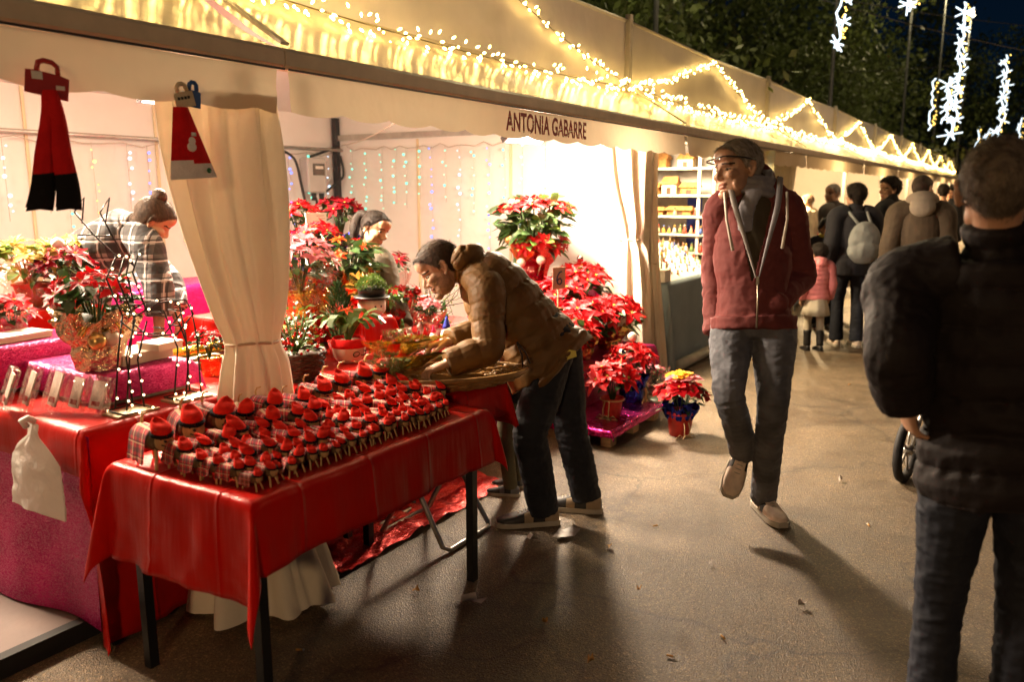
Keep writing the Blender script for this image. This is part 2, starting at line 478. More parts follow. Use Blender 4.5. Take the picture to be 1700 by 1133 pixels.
# ------------------------------------------------------------------ market tents
L_MOD, Y0 = 4.4, 2.3
XF, XA, XB = -3.05, -2.50, -6.48     # tent front, awning edge, back wall
ZG0, ZG1 = 2.085, 2.165
def tent(k, label, side=False, letters=None, back_wall=True, detail=True):
    ya = Y0 + L_MOD * k; yb = ya + L_MOD
    t = thing('market_tent', label, 'tent', (XF, ya, 0), group='white market tents along the street')
    ox, oy = XF, ya
    nu = 40 if detail else 14
    # roof awning slope
    mb = MB()
    def aw(u, v):
        y = u * (L_MOD - .03) + .015
        sag = -.035 * math.sin(math.pi * v) * (.6 + .4 * math.sin(u * 9 + k)) - .012 * math.sin(math.pi * u) * math.sin(math.pi * v)
        return (v * (XA - XF), y, 2.50 + v * (ZG1 - 2.50) + sag + .012 * wob(u * 4.4, v, k, 3, 2.2) * math.sin(math.pi * v))
    mb.grid(aw, nu, 8); mb.build('awning', PVC_AW, t)
    # upright front sheet above the awning
    mb = MB()
    def fa(u, v):
        y = u * (L_MOD - .05) + .025
        e_ = math.sin(math.pi * u) ** .5 * math.sin(math.pi * v)
        top = 3.05 - .025 * math.sin(math.pi * u)
        return (.02 * e_ * wob(y, v * 2, k, 5, 1.7) * 1.8 + .004, y, 2.485 + v * (top - 2.485))
    mb.grid(fa, nu, 8); mb.build('front_sheet', PVC, t)
    mb = MB(); mb.tube([(.004, .02, 3.052), (.004, L_MOD / 2, 3.027), (.004, L_MOD - .02, 3.052)], .014, 8); mb.build('top_hem', PVC, t)
    mb = MB(); mb.bar((.022, L_MOD, 2.44), (.022, L_MOD, 3.10), .05, .05); mb.bar((.05, L_MOD + .006, 2.44), (.05, L_MOD + .006, 3.06), .012, .012); mb.build('upright_bar', ALU, t, False)
    # hip strap from upright to gutter
    mb = MB(); mb.bar((.03, L_MOD, 2.515), (XA - XF, L_MOD + .03, 2.185), .045, .012); mb.build('strap', PVC, t, False)
    # gutter
    mb = MB()
    prof = [(0, 2.085), (.045, 2.085), (.06, 2.10), (.06, 2.15), (.045, 2.165), (0, 2.165)]
    vs = []; fs = []
    for y in (.004, L_MOD - .004):
        for (dx, z) in prof: vs.append((XA - XF + dx - .03, y, z))
    n_ = len(prof)
    fs = [(i, (i + 1) % n_, n_ + (i + 1) % n_, n_ + i) for i in range(n_)] + [tuple(range(n_))[::-1], tuple(range(n_, 2 * n_))]
    mb.add(vs, fs); mb.build('gutter', GUTTER, t, False)
    mb = MB(); mb.bar((XA - XF + .036, .01, 2.083), (XA - XF + .036, L_MOD - .01, 2.083), .006, .008); mb.build('gutter_lip', DARKMETAL, t, False)
    # valance with scalloped hem
    mb = MB()
    def va(u, v):
        y = .03 + u * (L_MOD - .06)
        hem = 1.915 + .022 * abs(math.sin(math.pi * y / .305)) ** .7 * -1 + .022
        x = XA - XF + .012 + v * (.015 * math.sin(y * 3.1 + k) + .012 * math.sin(y * 7.3 + 2 * k)) + .006 * wob(y, v, k, 8, 3)
        return (x, y, 2.082 + v * (hem - 2.082))
    mb.grid(va, 150 if detail else 60, 6)
    val = mb.build('valance', PVC_OUT, t)
    if letters:
        txt, y_c, z_c, h = letters
        cu = bpy.data.curves.new('lettering', 'FONT'); cu.body = txt; cu.size = h; cu.align_x = 'CENTER'; cu.align_y = 'CENTER'
        cu.offset = .0035; cu.extrude = .0005; cu.space_character = 1.02
        to = bpy.data.objects.new('lettering', cu); COL.objects.link(to)
        dg = bpy.context.evaluated_depsgraph_get()
        me = bpy.data.meshes.new_from_object(to.evaluated_get(dg)); bpy.data.objects.remove(to, do_unlink=True)
        me.materials.clear(); me.materials.append(LETTER)
        o = link_mesh('lettering', me, val)
        o.matrix_local = Matrix.Translation((XA - XF + .042, y_c - ya, z_c)) @ Matrix(((0, 0, 1, 0), (.80, 0, 0, 0), (0, 1.12, 0, 0), (0, 0, 0, 1)))
    # main roof over the stall
    mb = MB()
    def rf(u, v):
        y = u * L_MOD
        return (-.01 + v * (XB - XF + .01), y, 3.045 - v * .62 - .05 * math.sin(math.pi * v) - .02 * math.sin(math.pi * u))
    mb.grid(rf, 16, 12); mb.build('roof', WALLF, t)
    # poles
    for (px, py) in ((XA - XF - .30, 0.0),) + (((XA - XF - .30, L_MOD),) if k == 8 else ()):
        mb = MB(); mb.box((px, py, 1.045), (.055, .055, 2.09)); mb.build('pole', ALU, t, False)
    mb = MB(); mb.box((XB - XF + .06, L_MOD - .05, 1.2), (.06, .06, 2.4)); mb.build('back_pole', DARKMETAL if side else ALU, t, False)
    # back wall sheets with taped seams
    if back_wall:
        npan = 4
        for i in range(npan):
            mb = MB()
            w_ = L_MOD / npan
            def bw(u, v, i=i):
                y = i * w_ + u * w_
                return (XB - XF + .018 * math.sin(u * math.pi) * (1 + .6 * math.sin(y * 5 + v * 3)), y, .02 + v * 2.4)
            mb.grid(bw, 12, 10); mb.build('wall_sheet', WALLF, t)
            if i:
                mb = MB(); mb.box((XB - XF + .012, i * w_, 1.2), (.012, .022, 2.4)); mb.build('seam', SEAM, t, False)
    if side:
        xs = [XA - XF - .32, -1.15, -2.27, XB - XF]
        for i in range(3):
            mb = MB()
            xa_, xb_ = xs[i], xs[i + 1]
            top = 2.16
            def sw(u, v):
                x = xa_ + u * (xb_ - xa_)
                return (x, L_MOD - .02 - .014 * math.sin(u * math.pi) * (1 + .6 * math.sin(x * 4 + v * 3)), .02 + v * (top - .02))
            mb.grid(sw, 12, 10); mb.build('side_sheet', WALLF, t)
            if i:
                mb = MB(); mb.box((xa_, L_MOD - .028, 1.08), (.026, .012, 2.14)); mb.build('seam', SEAM, t, False)
        mb = MB(); mb.bar((XA - XF - .3, L_MOD - .03, 2.19), (XB - XF, L_MOD - .03, 2.19), .05, .06); mb.build('side_beam', ALU, t, False)
        mb = MB()
        mb.add([(XA - XF - .3, L_MOD - .01, 2.2), (XB - XF, L_MOD - .01, 2.2), (XB - XF, L_MOD - .01, 2.42), (-.02, L_MOD - .01, 3.04), (-.02, L_MOD - .01, 2.5)], [(0, 1, 2, 3, 4)])
        mb.build('gable', WALLF, t, False)
    # rod along the back
    mb = MB(); mb.tube([(XB - XF + .12, 0, 2.06), (XB - XF + .12, L_MOD, 2.06)], .018, 8); mb.build('back_rod', ALU, t)
    return t
def letter_mat():
    m, n, out = newmat('letter_paint'); tc = N(n, 'ShaderNodeTexCoord'); b = N(n, 'ShaderNodeBsdfPrincipled'); b.inputs['Base Color'].default_value = (.30, .028, .035, 1); b.inputs['Roughness'].default_value = .6
    mp = N(n, 'ShaderNodeMapping'); mp.inputs['Scale'].default_value = (3, 22, 1); n.links.new(tc.outputs['Object'], mp.inputs[0]); nz = noise_node(n, 3.0, 4, mp.outputs[0]); r = ramp(n, nz.outputs['Fac'], [(.56, 0.0), (.62, .9)])
    t_ = N(n, 'ShaderNodeBsdfTransparent'); mx = N(n, 'ShaderNodeMixShader'); n.links.new(r.outputs[0], mx.inputs[0]); n.links.new(b.outputs[0], mx.inputs[1]); n.links.new(t_.outputs[0], mx.inputs[2]); n.links.new(mx.outputs[0], out.inputs[0])
    return m
LETTER = letter_mat()
tent(-1, 'flower stall tent at the left edge with two hats pinned to its valance')
tent(0, 'flower stall tent with dark red capital lettering on its valance', side=True, letters=('ANTONIA GABARRE', 4.34, 1.998, .128))
tent(1, 'figurine stall tent right behind the walking man in the hoodie', side=True)
tent(2, 'yellow lit tent just beyond the figurine stall', side=True, detail=False)
tent(3, 'tent behind the woman with the pale grey backpack', side=True, detail=False)
tent(4, 'tent behind the bald man with the hood', side=True, detail=False)
tent(5, 'narrow looking far tent, fourth from the street end', side=True, detail=False)
tent(6, 'narrow looking far tent, third from the street end', side=True, detail=False)
tent(7, 'narrow looking far tent, next to last at the street end', side=True, detail=False)
tent(8, 'last tent of the row at the far street end', side=True, detail=False)

# ------------------------------------------------------------------ stall lamps
HOUSING = mat('lamp_housing', (.12, .12, .125), .4, .5)
def flood(loc, power, aim, label, col=(1, .78, .56), size=.36, spread=160):
    loc = A3(*loc); d = unit(A3(*aim) - loc)
    t = thing('flood_lamp', label, 'lamp', loc, group='flood lamps under the tent roofs')
    q = Vector(d).to_track_quat('-Z', 'Y')
    Mr = q.to_matrix()
    mb = MB(); mb.box((0, 0, 0), (size * 1.2, size, .05), M=Mr); mb.build('housing', HOUSING, t, False)
    mb = MB(); c = Mr @ Vector((0, 0, -.028)); mb.box(c, (size * 1.1, size * .9, .006), M=Mr); mb.build('glass', LAMPFACE, t, False)
    mb = MB(); mb.tube([(0, 0, 0), (0, 0, .25)], .012, 6); mb.build('bracket', HOUSING, t)
    la = bpy.data.lights.new('lamp_light', 'POINT'); la.shadow_soft_size = .15
    la.energy = power * .36; la.color = col
    lo = bpy.data.objects.new('lamp_light', la); COL.objects.link(lo)
    lo.parent = t; lo.rotation_mode = 'QUATERNION'; lo.rotation_quaternion = q; lo.location = Mr @ Vector((0, 0, -.12))
    lb = bpy.data.lights.new('lamp_beam', 'AREA'); lb.shape = 'RECTANGLE'; lb.size = size * 1.1; lb.size_y = size * 1.0; lb.energy = power * .56; lb.color = col; lb.spread = R(150)
    l2 = bpy.data.objects.new('lamp_beam', lb); COL.objects.link(l2); l2.parent = t; l2.rotation_mode = 'QUATERNION'; l2.rotation_quaternion = q; l2.location = Mr @ Vector((0, 0, -.045))
    return t
flood((-3.40, 5.75, 2.12), 420, (-2.3, 5.5, .4), 'flood lamp above the red poinsettia corner of the flower stall')
flood((-4.3, 3.2, 2.24), 400, (-3.3, 3.3, .6), 'flood lamp above the middle of the flower display')
flood((-4.9, 1.6, 2.34), 340, (-4.0, 2.0, .6), 'flood lamp above the left end of the flower stall')
flood((-3.25, 7.75, 2.12), 130, (-2.6, 8.0, .5), 'flood lamp above the figurine shelves', col=(1, .74, .42))
FARN = ['yellow lit', 'backpack', 'hooded man', 'fourth last', 'third last', 'next to last', 'last']
for i in range(2, 8):
    flood((-3.4, Y0 + L_MOD * i + 2.2, 2.12), 480, (-2.2, Y0 + L_MOD * i + 2.0, .5), 'flood lamp in the %s tent of the row' % FARN[i - 2], col=(1, .70, .36))

# added fill lamps on the other side of the street (outside the picture)
def fill_lamp(x, y, h, power, label):
    t = thing('fill_lamp', label, 'fill lamp', (x, y, 0), group='added fill lamps of the far pavement')
    mb = MB(); mb.tube([(0, 0, 0), (0, 0, .8), (0, 0, h - .3)], [.10, .06, .045], 10); mb.build('post', DARKMETAL, t)
    mb = MB(); mb.lathe([(.05, h - .32), (.16, h - .25), (.17, h - .22)], 14); mb.lathe([(.20, h + .12), (.12, h + .22), (.02, h + .27)], 14); mb.build('fill_lantern_frame', DARKMETAL, t)
    mb = MB(); mb.lathe([(.001, h - .16), (.10, h - .12), (.12, h - .02), (.10, h + .06), (.001, h + .1)], 14); mb.build('fill_globe', LAMPFACE, t)
    la = bpy.data.lights.new('lamp_light', 'POINT'); la.energy = power; la.color = (1, .62, .31); la.shadow_soft_size = .22
    lo = bpy.data.objects.new('lamp_light', la); COL.objects.link(lo); lo.parent = t; lo.location = (-.38, 0, h - .45)
fill_lamp(1.7, -4.2, 3.1, 330, 'added unseen fill lamp on the far pavement near the photographer')
fill_lamp(3.6, 12.0, 4.6, 420, 'added unseen fill lamp on the far pavement down the street')

# ------------------------------------------------------------------ warm string lights
def string_light(name, pts, nb, label, group, r=.0075, ln=.024, spread=.035, seed=0, mt=None, down=.5, wire=.004):
    rg = random.Random(seed)
    pts = [A3(*p) for p in pts]
    base = pts[0]
    t = thing(name, label, 'string lights', base, group=group)
    mb = MB(); mb.tube([p - base for p in pts], wire, 5); mb.build('wire', WIREM, t)
    seg = [np.linalg.norm(pts[i + 1] - pts[i]) for i in range(len(pts) - 1)]; tot = sum(seg)
    mb = MB()
    for b in range(nb):
        s = (b + rg.random()) / nb * tot; i = 0
        while i < len(seg) - 1 and s > seg[i]: s -= seg[i]; i += 1
        p = pts[i] + (pts[i + 1] - pts[i]) * min(1, s / seg[i]) - base
        d = unit(A3(rg.uniform(.0, 1.0), rg.uniform(-1, 1), rg.uniform(-1.3, .9)))
        q = p + d * rg.uniform(.25, 1) * spread
        e = q + d * ln
        mb.tube([q, q + (e - q) * .5, e], [r * .6, r, r * .4], 5)
    o = mb.build('bulbs', mt or BULB, t, False); o['kind'] = 'stuff'
    return t
def sag(a, b, d, n=9):
    a, b = A3(*a), A3(*b)
    return [a + (b - a) * i / (n - 1) - A3(0, 0, d * 4 * (i / (n - 1)) * (1 - i / (n - 1))) for i in range(n)]
SEQ = ['left edge tent', 'lettered flower tent', 'figurine tent', 'yellow lit tent', 'backpack woman tent', 'hooded man tent', 'fourth last tent', 'third last tent', 'next to last tent', 'last tent']
for k in range(-1, 9):
    ya = Y0 + L_MOD * k
    nb = 90 if k < 2 else (64 if k < 5 else 42)
    big = 1.0 if k < 2 else (1.15 if k < 5 else 1.3)
    string_light('string_lights', sag((-2.93, ya, 2.49), (-2.93, ya + L_MOD, 2.49), .05), nb + (60 if k < 2 else 20),
                 'warm string lights lying along the awning of the %s' % SEQ[k + 1], 'string lights along the awnings', seed=k + 50, r=.0072 * big, spread=.075 if k < 2 else .045)
    pk = ya + 2.15
    string_light('string_lights', sag((-2.99, ya + .05, 2.52), (-3.01, pk, 3.0), .05, 6) + sag((-3.01, pk + .02, 3.0), (-2.99, ya + L_MOD - .05, 2.52), .05, 6), nb,
                 'warm string lights rising to a peak on the %s front' % SEQ[k + 1], 'string lights in peaks on the tent fronts', seed=k + 90, r=.0072 * big)

# ------------------------------------------------------------------ trees behind the tents
BARK = mat('bark', (.30, .22, .14), .85, 0, .2, .4, 5, .8, 22, .02, stretch=(1, 1, .25))
LEAF = mat('tree_leaf', (.085, .115, .03), .5, 0, .4, .5, 1.2, transl=.25)
def leaf_quad(mb, p, d, n_, ln, wd, mi=0):
    s = unit(np.cross(d, n_)) * wd / 2
    m1 = p + d * ln * .45
    mb.add([p, m1 + s, p + d * ln, m1 - s], [(0, 1, 2, 3)], mi)
def tree_meshes(seed):
    rg = np.random.default_rng(seed)
    limbs = MB(); crown = MB(); tips = []
    def grow(p, d, r, ln, lev):
        pts = [p]; rr = [r]; cur = p.copy(); dd = d.copy()
        for i in range(5):
            dd = unit(dd + rg.normal(0, .16, 3) + A3(0, 0, .05)); cur = cur + dd * ln / 5
            pts.append(cur.copy()); rr.append(r * (1 - .13 * (i + 1)))
        limbs.tube(pts, rr, 7 if lev < 2 else 5)
        if lev >= 3: tips.append((cur, ln)); return
        if lev >= 1: tips.append((cur, ln))
        for j in range(3 if lev else 4):
            a = rg.uniform(0, 2 * math.pi); tilt = rg.uniform(.45, .95)
            s = unit(np.cross(dd, A3(math.cos(a), math.sin(a), .2)))
            grow(pts[-1 if j < 2 else 3], unit(dd * math.cos(tilt) + s * math.sin(tilt)), rr[-1] * rg.uniform(.6, .85), ln * rg.uniform(.62, .85), lev + 1)
    grow(A3(0, 0, -.1), unit(A3(rg.normal(0, .12), rg.normal(0, .12), 1)), .19, 2.9, 0)
    for (c, ln) in tips:
        for q in range(4):
            cc = c + rg.normal(0, .55, 3)
            for i in range(44):
                p = cc + rg.normal(0, .30, 3) * A3(1, 1, .65)
                d = unit(rg.normal(0, 1, 3) + A3(0, 0, -.3)); n_ = unit(rg.normal(0, 1, 3) + A3(0, 0, 1))
                leaf_quad(crown, p, d, n_, rg.uniform(.11, .19), rg.uniform(.065, .11))
    return limbs.mesh('trunk', BARK), crown.mesh('crown', LEAF, False)
TM = [tree_meshes(s) for s in (11, 12, 13)]
TREES = [(-8.2, 11.0, 1.0, 0, 'leafy street tree leaning left behind the figurine tent'),
         (-9.3, 15.5, 1.15, 1, 'tall street tree with forked limbs behind the yellow lit tent'),
         (-8.4, 20.5, 1.05, 2, 'street tree behind the backpack woman, under the first white garland'),
         (-8.8, 26.5, 1.1, 0, 'street tree with a bent trunk left of the long white garland'),
         (-8.0, 33.0, 1.1, 1, 'dark street tree behind the tent row end, under the garlands'),
         (-6.5, 42.0, 1.2, 2, 'dark round street tree closing the view at the street end'),
         (-13.5, 18.0, 1.3, 2, 'second line tree seen between the two leftmost trees'),
         (-14.0, 27.0, 1.35, 1, 'second line tree in the dark behind the bent trunk'),
         (-12.5, 38.0, 1.3, 0, 'second line tree far back in the dark'),
         (-3.5, 52.0, 1.3, 1, 'far dark tree beyond the last tent'),
         (-12.5, 12.0, 1.2, 1, 'back tree high above the lettered flower tent'), 
         (-1.0, 62.0, 1.3, 0, 'farthest tree at the right beyond the street end'),
         (-10.5, 22.5, 1.35, 0, 'tall back tree left of the posts, behind the garland star'), (-10.0, 32.0, 1.5, 2, 'tall dark tree just left of the longest garland'),
         (-8.5, 46.0, 1.6, 1, 'tall far tree behind the right garlands'), (-5.5, 58.0, 1.7, 0, 'tall far tree right of the longest garland'), (-11.0, 13.8, 1.3, 2, 'back tree filling the gap above the figurine tent')]
for i, (x, y, s, v, lb) in enumerate(TREES):
    t = thing('street_tree', lb, 'tree', (x, y, 0), i * 1.9, 'trees behind the tents', s)
    link_mesh('trunk', TM[v][0], t); c = link_mesh('crown', TM[v][1], t); c['kind'] = 'stuff'

POSTM = mat('post_paint', (.09, .095, .095), .5, .3)
# slim posts behind the tents
for i, (u, v, d, zt, lb) in enumerate([(1088, 50, 11.0, 6.5, 'slim grey lamp post behind the figurine tent'), (1378, 170, 17, 8, 'slim grey lamp post behind the backpack tent'),
                                       (1497, 215, 24, 8, 'slim grey post behind the far tents'), (1549, 235, 30, 9, 'thin far post under the short garland'), (1590, 250, 36, 9, 'thin far post under the long garland')]):
    p = pt(u, v, d)
    mb = MB(); mb.tube([(0, 0, 0), (0, 0, zt)], [.05, .03], 8)
    t = thing('lamp_post', lb, 'lamp post', (p[0], p[1], 0), group='posts behind the tents')
    mb.build('shaft', POSTM, t)
    mb = MB(); mb.lathe([(.04, zt - .02), (.16, zt + .06), (.18, zt + .10)], 12); mb.lathe([(.17, zt + .30), (.02, zt + .38)], 12); mb.build('fill_lantern_frame', DARKMETAL, t)  # unseen lit lanterns added on the post tops to brighten the trees
    mb = MB(); mb.lathe([(.001, zt + .10), (.12, zt + .12), (.12, zt + .28), (.001, zt + .3)], 12); mb.build('fill_globe', LAMPFACE, t)
    la = bpy.data.lights.new('lamp_light', 'POINT'); la.energy = 300; la.color = (1, .80, .42); la.shadow_soft_size = .2
    lo = bpy.data.objects.new('lamp_light', la); COL.objects.link(lo); lo.parent = t; lo.location = (.3, 0, zt + .05)
    mb = MB(); mb.lathe([(.10, 0), (.10, .05), (.065, .3)], 10); mb.build('base', POSTM, t)

# ------------------------------------------------------------------ white hanging garlands over the street
GARL = emis('garland_tube', (.80, .93, 1.0), 2.4)
GARLY = emis('garland_bulb', (1.0, .62, .12), 6.0, False)
def garland(u, vtop, vbot, d, label, stars, seed):
    rg = random.Random(seed)
    top = pt(u, vtop, d); bot = pt(u, vbot, d)
    h = top[2] - bot[2]
    t = thing('light_garland', label, 'light garland', (bot[0], bot[1], bot[2]), group='white light garlands over the street')
    side = unit(A3(math.cos(YAW), math.sin(YAW), 0)); fwd = A3(-side[1], side[0], 0)
    mb = MB(); n_ = max(6, int(h / .09)); pts = []
    for i in range(n_ + 1):
        pts.append(side * rg.uniform(-.05, .05) + fwd * rg.uniform(-.05, .05) + A3(0, 0, h * i / n_))
    mb.tube(pts, .015, 6); mb.build('light_tube', GARL, t)
    for k in range(stars):
        z = h * (k + .35) / stars if stars > 1 else .1
        c = side * rg.uniform(-.1, .1) + A3(0, 0, z)
        sm = MB(); r0 = rg.uniform(.10, .19); a0 = rg.uniform(0, 3)
        for a in range(3):
            an = a0 + a * math.pi / 3; dv = (side * math.cos(an) + A3(0, 0, math.sin(an))) * r0 * rg.uniform(.6, 1.1) + fwd * rg.uniform(-.12, .12)
            sm.tube([c - dv, c + dv], .012, 6)
        sm.build('star', GARL, t)
    mb = MB()
    for i in range(int(h * 16)):
        p = side * rg.uniform(.05, .12) + fwd * rg.uniform(-.05, .05) + A3(0, 0, rg.uniform(0, h))
        mb.ell(p, (.014, .014, .014), nu=5, nv=4)
    o = mb.build('bulbs', GARLY, t, False); o['kind'] = 'stuff'
    return t
GA = [(1390, -90, 84, 12.5, 5, 'white star garland nearest to the tents at the top edge'),
      (1512, -90, 18, 12.5, 1, 'white garland whose lowest star just enters at the top edge'),
      (1580, 12, 232, 16, 9, 'longest white star garland over the street'),
      (1568, 130, 205, 17, 4, 'short white star garland close beside the longest one'),
      (1543, 132, 216, 21, 0, 'narrow plain white garland left of the longest one'),
      (1655, 95, 244, 21, 8, 'white star garland right of the longest one'),
      (1620, 212, 252, 30, 0, 'small far white garland under the right star garland'),
      (1637, 216, 248, 34, 2, 'tiny far white garland with dense stars'),
      (1690, 196, 242, 27, 2, 'white garland at the right edge above the near man')]
for i, (u, a, b, d, ns, lb) in enumerate(GA):
    garland(u, a, b, d, lb, ns, 300 + i)
for i, (a, b, dp, lb) in enumerate([((1180, -60), (1900, 120), 12.5, 'thin cable across the street carrying the near garlands'), ((1300, -20), (1950, 60), 16, 'thin cable carrying the longest garland'),
                                    ((1400, 120), (1950, 60), 21, 'thin far cable carrying the right star garland')]):
    p, q = pt(*a, dp), pt(*b, dp)
    mb = MB(); mb.tube([x - p for x in sag(p, q, .15)], .008, 5)
    o = mb.build('span_cable', CABLE); o.location = p; tag(o, lb, 'cable', 'cables over the street')

# worn, unreadable lettering on the figurine tent valance
vt = [o for o in bpy.data.objects if o.name.startswith('valance') and o.parent and abs(o.parent.location.y - (Y0 + L_MOD)) < .01][0]
rg = random.Random(4)
for i in range(11):
    mb = MB(); w_ = rg.uniform(.03, .055); mb.box((XA - XF + .045, 1.55 + i * .068, 1.995 + rg.uniform(-.004, .004)), (.002, w_, .06)); mb.build('lettering', LETTER, vt, False)

# ------------------------------------------------------------------ people
def catmull(P_, sub):
    P_ = np.asarray(P_, float); n = len(P_); out = []
    for i in range(n - 1):
        p0 = P_[max(i - 1, 0)]; p1 = P_[i]; p2 = P_[i + 1]; p3 = P_[min(i + 2, n - 1)]
        for k in range(sub):
            t = k / sub
            out.append(.5 * ((2 * p1) + (-p0 + p2) * t + (2 * p0 - 5 * p1 + 4 * p2 - p3) * t * t + (-p0 + 3 * p1 - 3 * p2 + p3) * t ** 3))
    out.append(P_[-1])
    return np.array(out)
def chain(mb, pts, rads, side=(1, 0, 0), seg=16, sub=4, mod=None, cap=.5):
    """closed tapered tube with elliptical rings: rads = (along side, across) per point"""
    rads = np.array([(r, r) if not hasattr(r, '__len__') else r for r in rads], float)
    C = catmull(pts, sub); Rr = np.maximum(catmull(rads, sub), .001)
    side = np.asarray(side, float)
    if side.ndim == 1: S = np.repeat(side[None], len(C), 0)
    else: S = catmull(side, sub)
    n = len(C); T = np.zeros_like(C)
    for i in range(n): T[i] = unit(C[min(i + 1, n - 1)] - C[max(i - 1, 0)])
    arc = np.concatenate([[0], np.cumsum(np.linalg.norm(np.diff(C, axis=0), axis=1))])
    if mod: Rr = Rr * np.array([mod(a) for a in arc])[:, None]
    rows = []
    r0, r1 = Rr[0].mean(), Rr[-1].mean()
    for (f_, k_) in ((-1.0, .35), (-.75, .72)): rows.append((C[0] + T[0] * f_ * cap * r0, T[0], S[0], Rr[0] * k_))
    for i in range(n): rows.append((C[i], T[i], S[i], Rr[i]))
    for (f_, k_) in ((.75, .72), (1.0, .35)): rows.append((C[-1] + T[-1] * f_ * cap * r1, T[-1], S[-1], Rr[-1] * k_))
    vs = []; fs = []
    for (c, t, s, r) in rows:
        s = s - t * (s @ t)
        if np.linalg.norm(s) < 1e-4: s = np.cross(t, A3(.3, .5, .8))
        s = unit(s); b = np.cross(t, s)
        for k in range(seg):
            a = 2 * math.pi * k / seg
            vs.append(c + s * r[0] * math.cos(a) + b * r[1] * math.sin(a))
    m = len(rows)
    for i in range(m - 1):
        for k in range(seg):
            k2 = (k + 1) % seg
            fs.append((i * seg + k, i * seg + k2, (i + 1) * seg + k2, (i + 1) * seg + k))
    fs.append(tuple(range(seg - 1, -1, -1))); fs.append(tuple(range((m - 1) * seg, m * seg)))
    mb.add(vs, fs)
    return mb
def remesh(mb, voxel, smooth=3, fac=.5):
    me = bpy.data.meshes.new('tmp'); me.from_pydata(mb.v, [], mb.f); me.update()
    o = bpy.data.objects.new('tmp', me); COL.objects.link(o)
    r = o.modifiers.new('r', 'REMESH'); r.mode = 'VOXEL'; r.voxel_size = voxel; r.use_smooth_shade = True
    if smooth:
        s = o.modifiers.new('s', 'SMOOTH'); s.factor = fac; s.iterations = smooth
    dg = bpy.context.evaluated_depsgraph_get()
    out = bpy.data.meshes.new_from_object(o.evaluated_get(dg))
    bpy.data.objects.remove(o, do_unlink=True); bpy.data.meshes.remove(me)
    return out
def verts_of(me):
    a = np.empty(len(me.vertices) * 3, np.float32); me.vertices.foreach_get('co', a); return a.reshape(-1, 3).astype(float)
def normals_of(me):
    a = np.empty(len(me.vertices) * 3, np.float32); me.vertices.foreach_get('normal', a); return a.reshape(-1, 3).astype(float)
def set_verts(me, V):
    me.vertices.foreach_set('co', V.astype(np.float32).ravel()); me.update()
def centers_of(me):
    a = np.empty(len(me.polygons) * 3, np.float32); me.polygons.foreach_get('center', a); return a.reshape(-1, 3).astype(float)
def shade(me):
    me.polygons.foreach_set('use_smooth', np.ones(len(me.polygons), dtype=bool)); me.update()
def drop_faces(me, mask):
    bm = bmesh.new(); bm.from_mesh(me); bm.faces.ensure_lookup_table()
    bmesh.ops.delete(bm, geom=[bm.faces[i] for i in np.nonzero(mask)[0]], context='FACES')
    bm.to_mesh(me); bm.free(); me.update()
def wrinkle(me, amp, freq, seed=0, stretch=(1, 1, 1), ridged=True):
    V = verts_of(me); Nn = normals_of(me)
    Q = V * np.array(stretch) * freq
    Q = Q + .8 * np.stack([vnoise(V * freq * .4 + 9, seed + 3)] * 3, 1)
    a = vnoise(Q, seed); 
    if ridged: a = 1 - 2 * np.abs(a)
    a = a * .7 + .3 * vnoise(Q * 2.3, seed + 1)
    mask = .5 + .5 * vnoise(V * 3.0, seed + 5)
    set_verts(me, V + Nn * (a * amp * (.35 + .65 * mask))[:, None])

def axis_arc(V, pts):
    pts = np.asarray(pts, float); best = np.full(len(V), 1e9); arc = np.zeros(len(V)); acc = 0
    for i in range(len(pts) - 1):
        d = pts[i + 1] - pts[i]; L = np.linalg.norm(d); tt = ((V - pts[i]) @ d) / (L * L)
        lo = -1.5 if i == 0 else 0; hi = 2.5 if i == len(pts) - 2 else 1
        tt = np.clip(tt, lo, hi); dist = np.linalg.norm(V - (pts[i] + tt[:, None] * d), axis=1)
        m = dist < best; best[m] = dist[m]; arc[m] = acc + tt[m] * L; acc += L
    return arc
def quilt_lines(me, pts, q, amp, seed=0):
    V = verts_of(me); Nn = normals_of(me); a = axis_arc(V, pts) + .010 * vnoise(V * 6, seed)
    ph = np.abs((a / q + .5) % 1.0 - .5) * q * 2          # distance to the nearest seam, doubled
    d = amp * (np.clip(ph / q, 0, 1) ** .45 - .6)
    near_ = np.exp(-(ph / (q * .35)) ** 2)
    side_ = vnoise(np.stack([V[:, 0] * 42, V[:, 1] * 42, a * 12], 1), seed + 2)
    d += near_ * side_ * amp * .45
    set_verts(me, V + Nn * d[:, None])
SKIN = {'light': (.50, .30, .20), 'tan': (.42, .235, .145), 'mid': (.36, .20, .12)}
SKM = {}
def skin_mats(k):
    if k not in SKM:
        c = SKIN[k]
        SKM[k] = [mat('skin_' + k, c, .48, 0, .4, .10, 14, .12, 260, .001, sss=.12), mat('lips_' + k, (c[0] * .85, c[1] * .62, c[2] * .66), .45, 0, .4, .05),
                  mat('brow_' + k, (.05, .033, .02), .7, 0, .3, .2, 60), mat('stubble_' + k, mul(c, .68), .6, 0, .3, .25, 90)]
    return SKM[k]
EYEW = mat('eye_white', (.40, .36, .33), .25, 0, .5, 0)
EYED = mat('eye_iris', (.03, .02, .015), .15, 0, .5, 0)
def hair_mat(name, c, c2):
    return mat(name, c, .6, 0, .16, .3, 26, .7, 90, .006, col2=c2, stretch=(1.2, 3.5, 1.2))
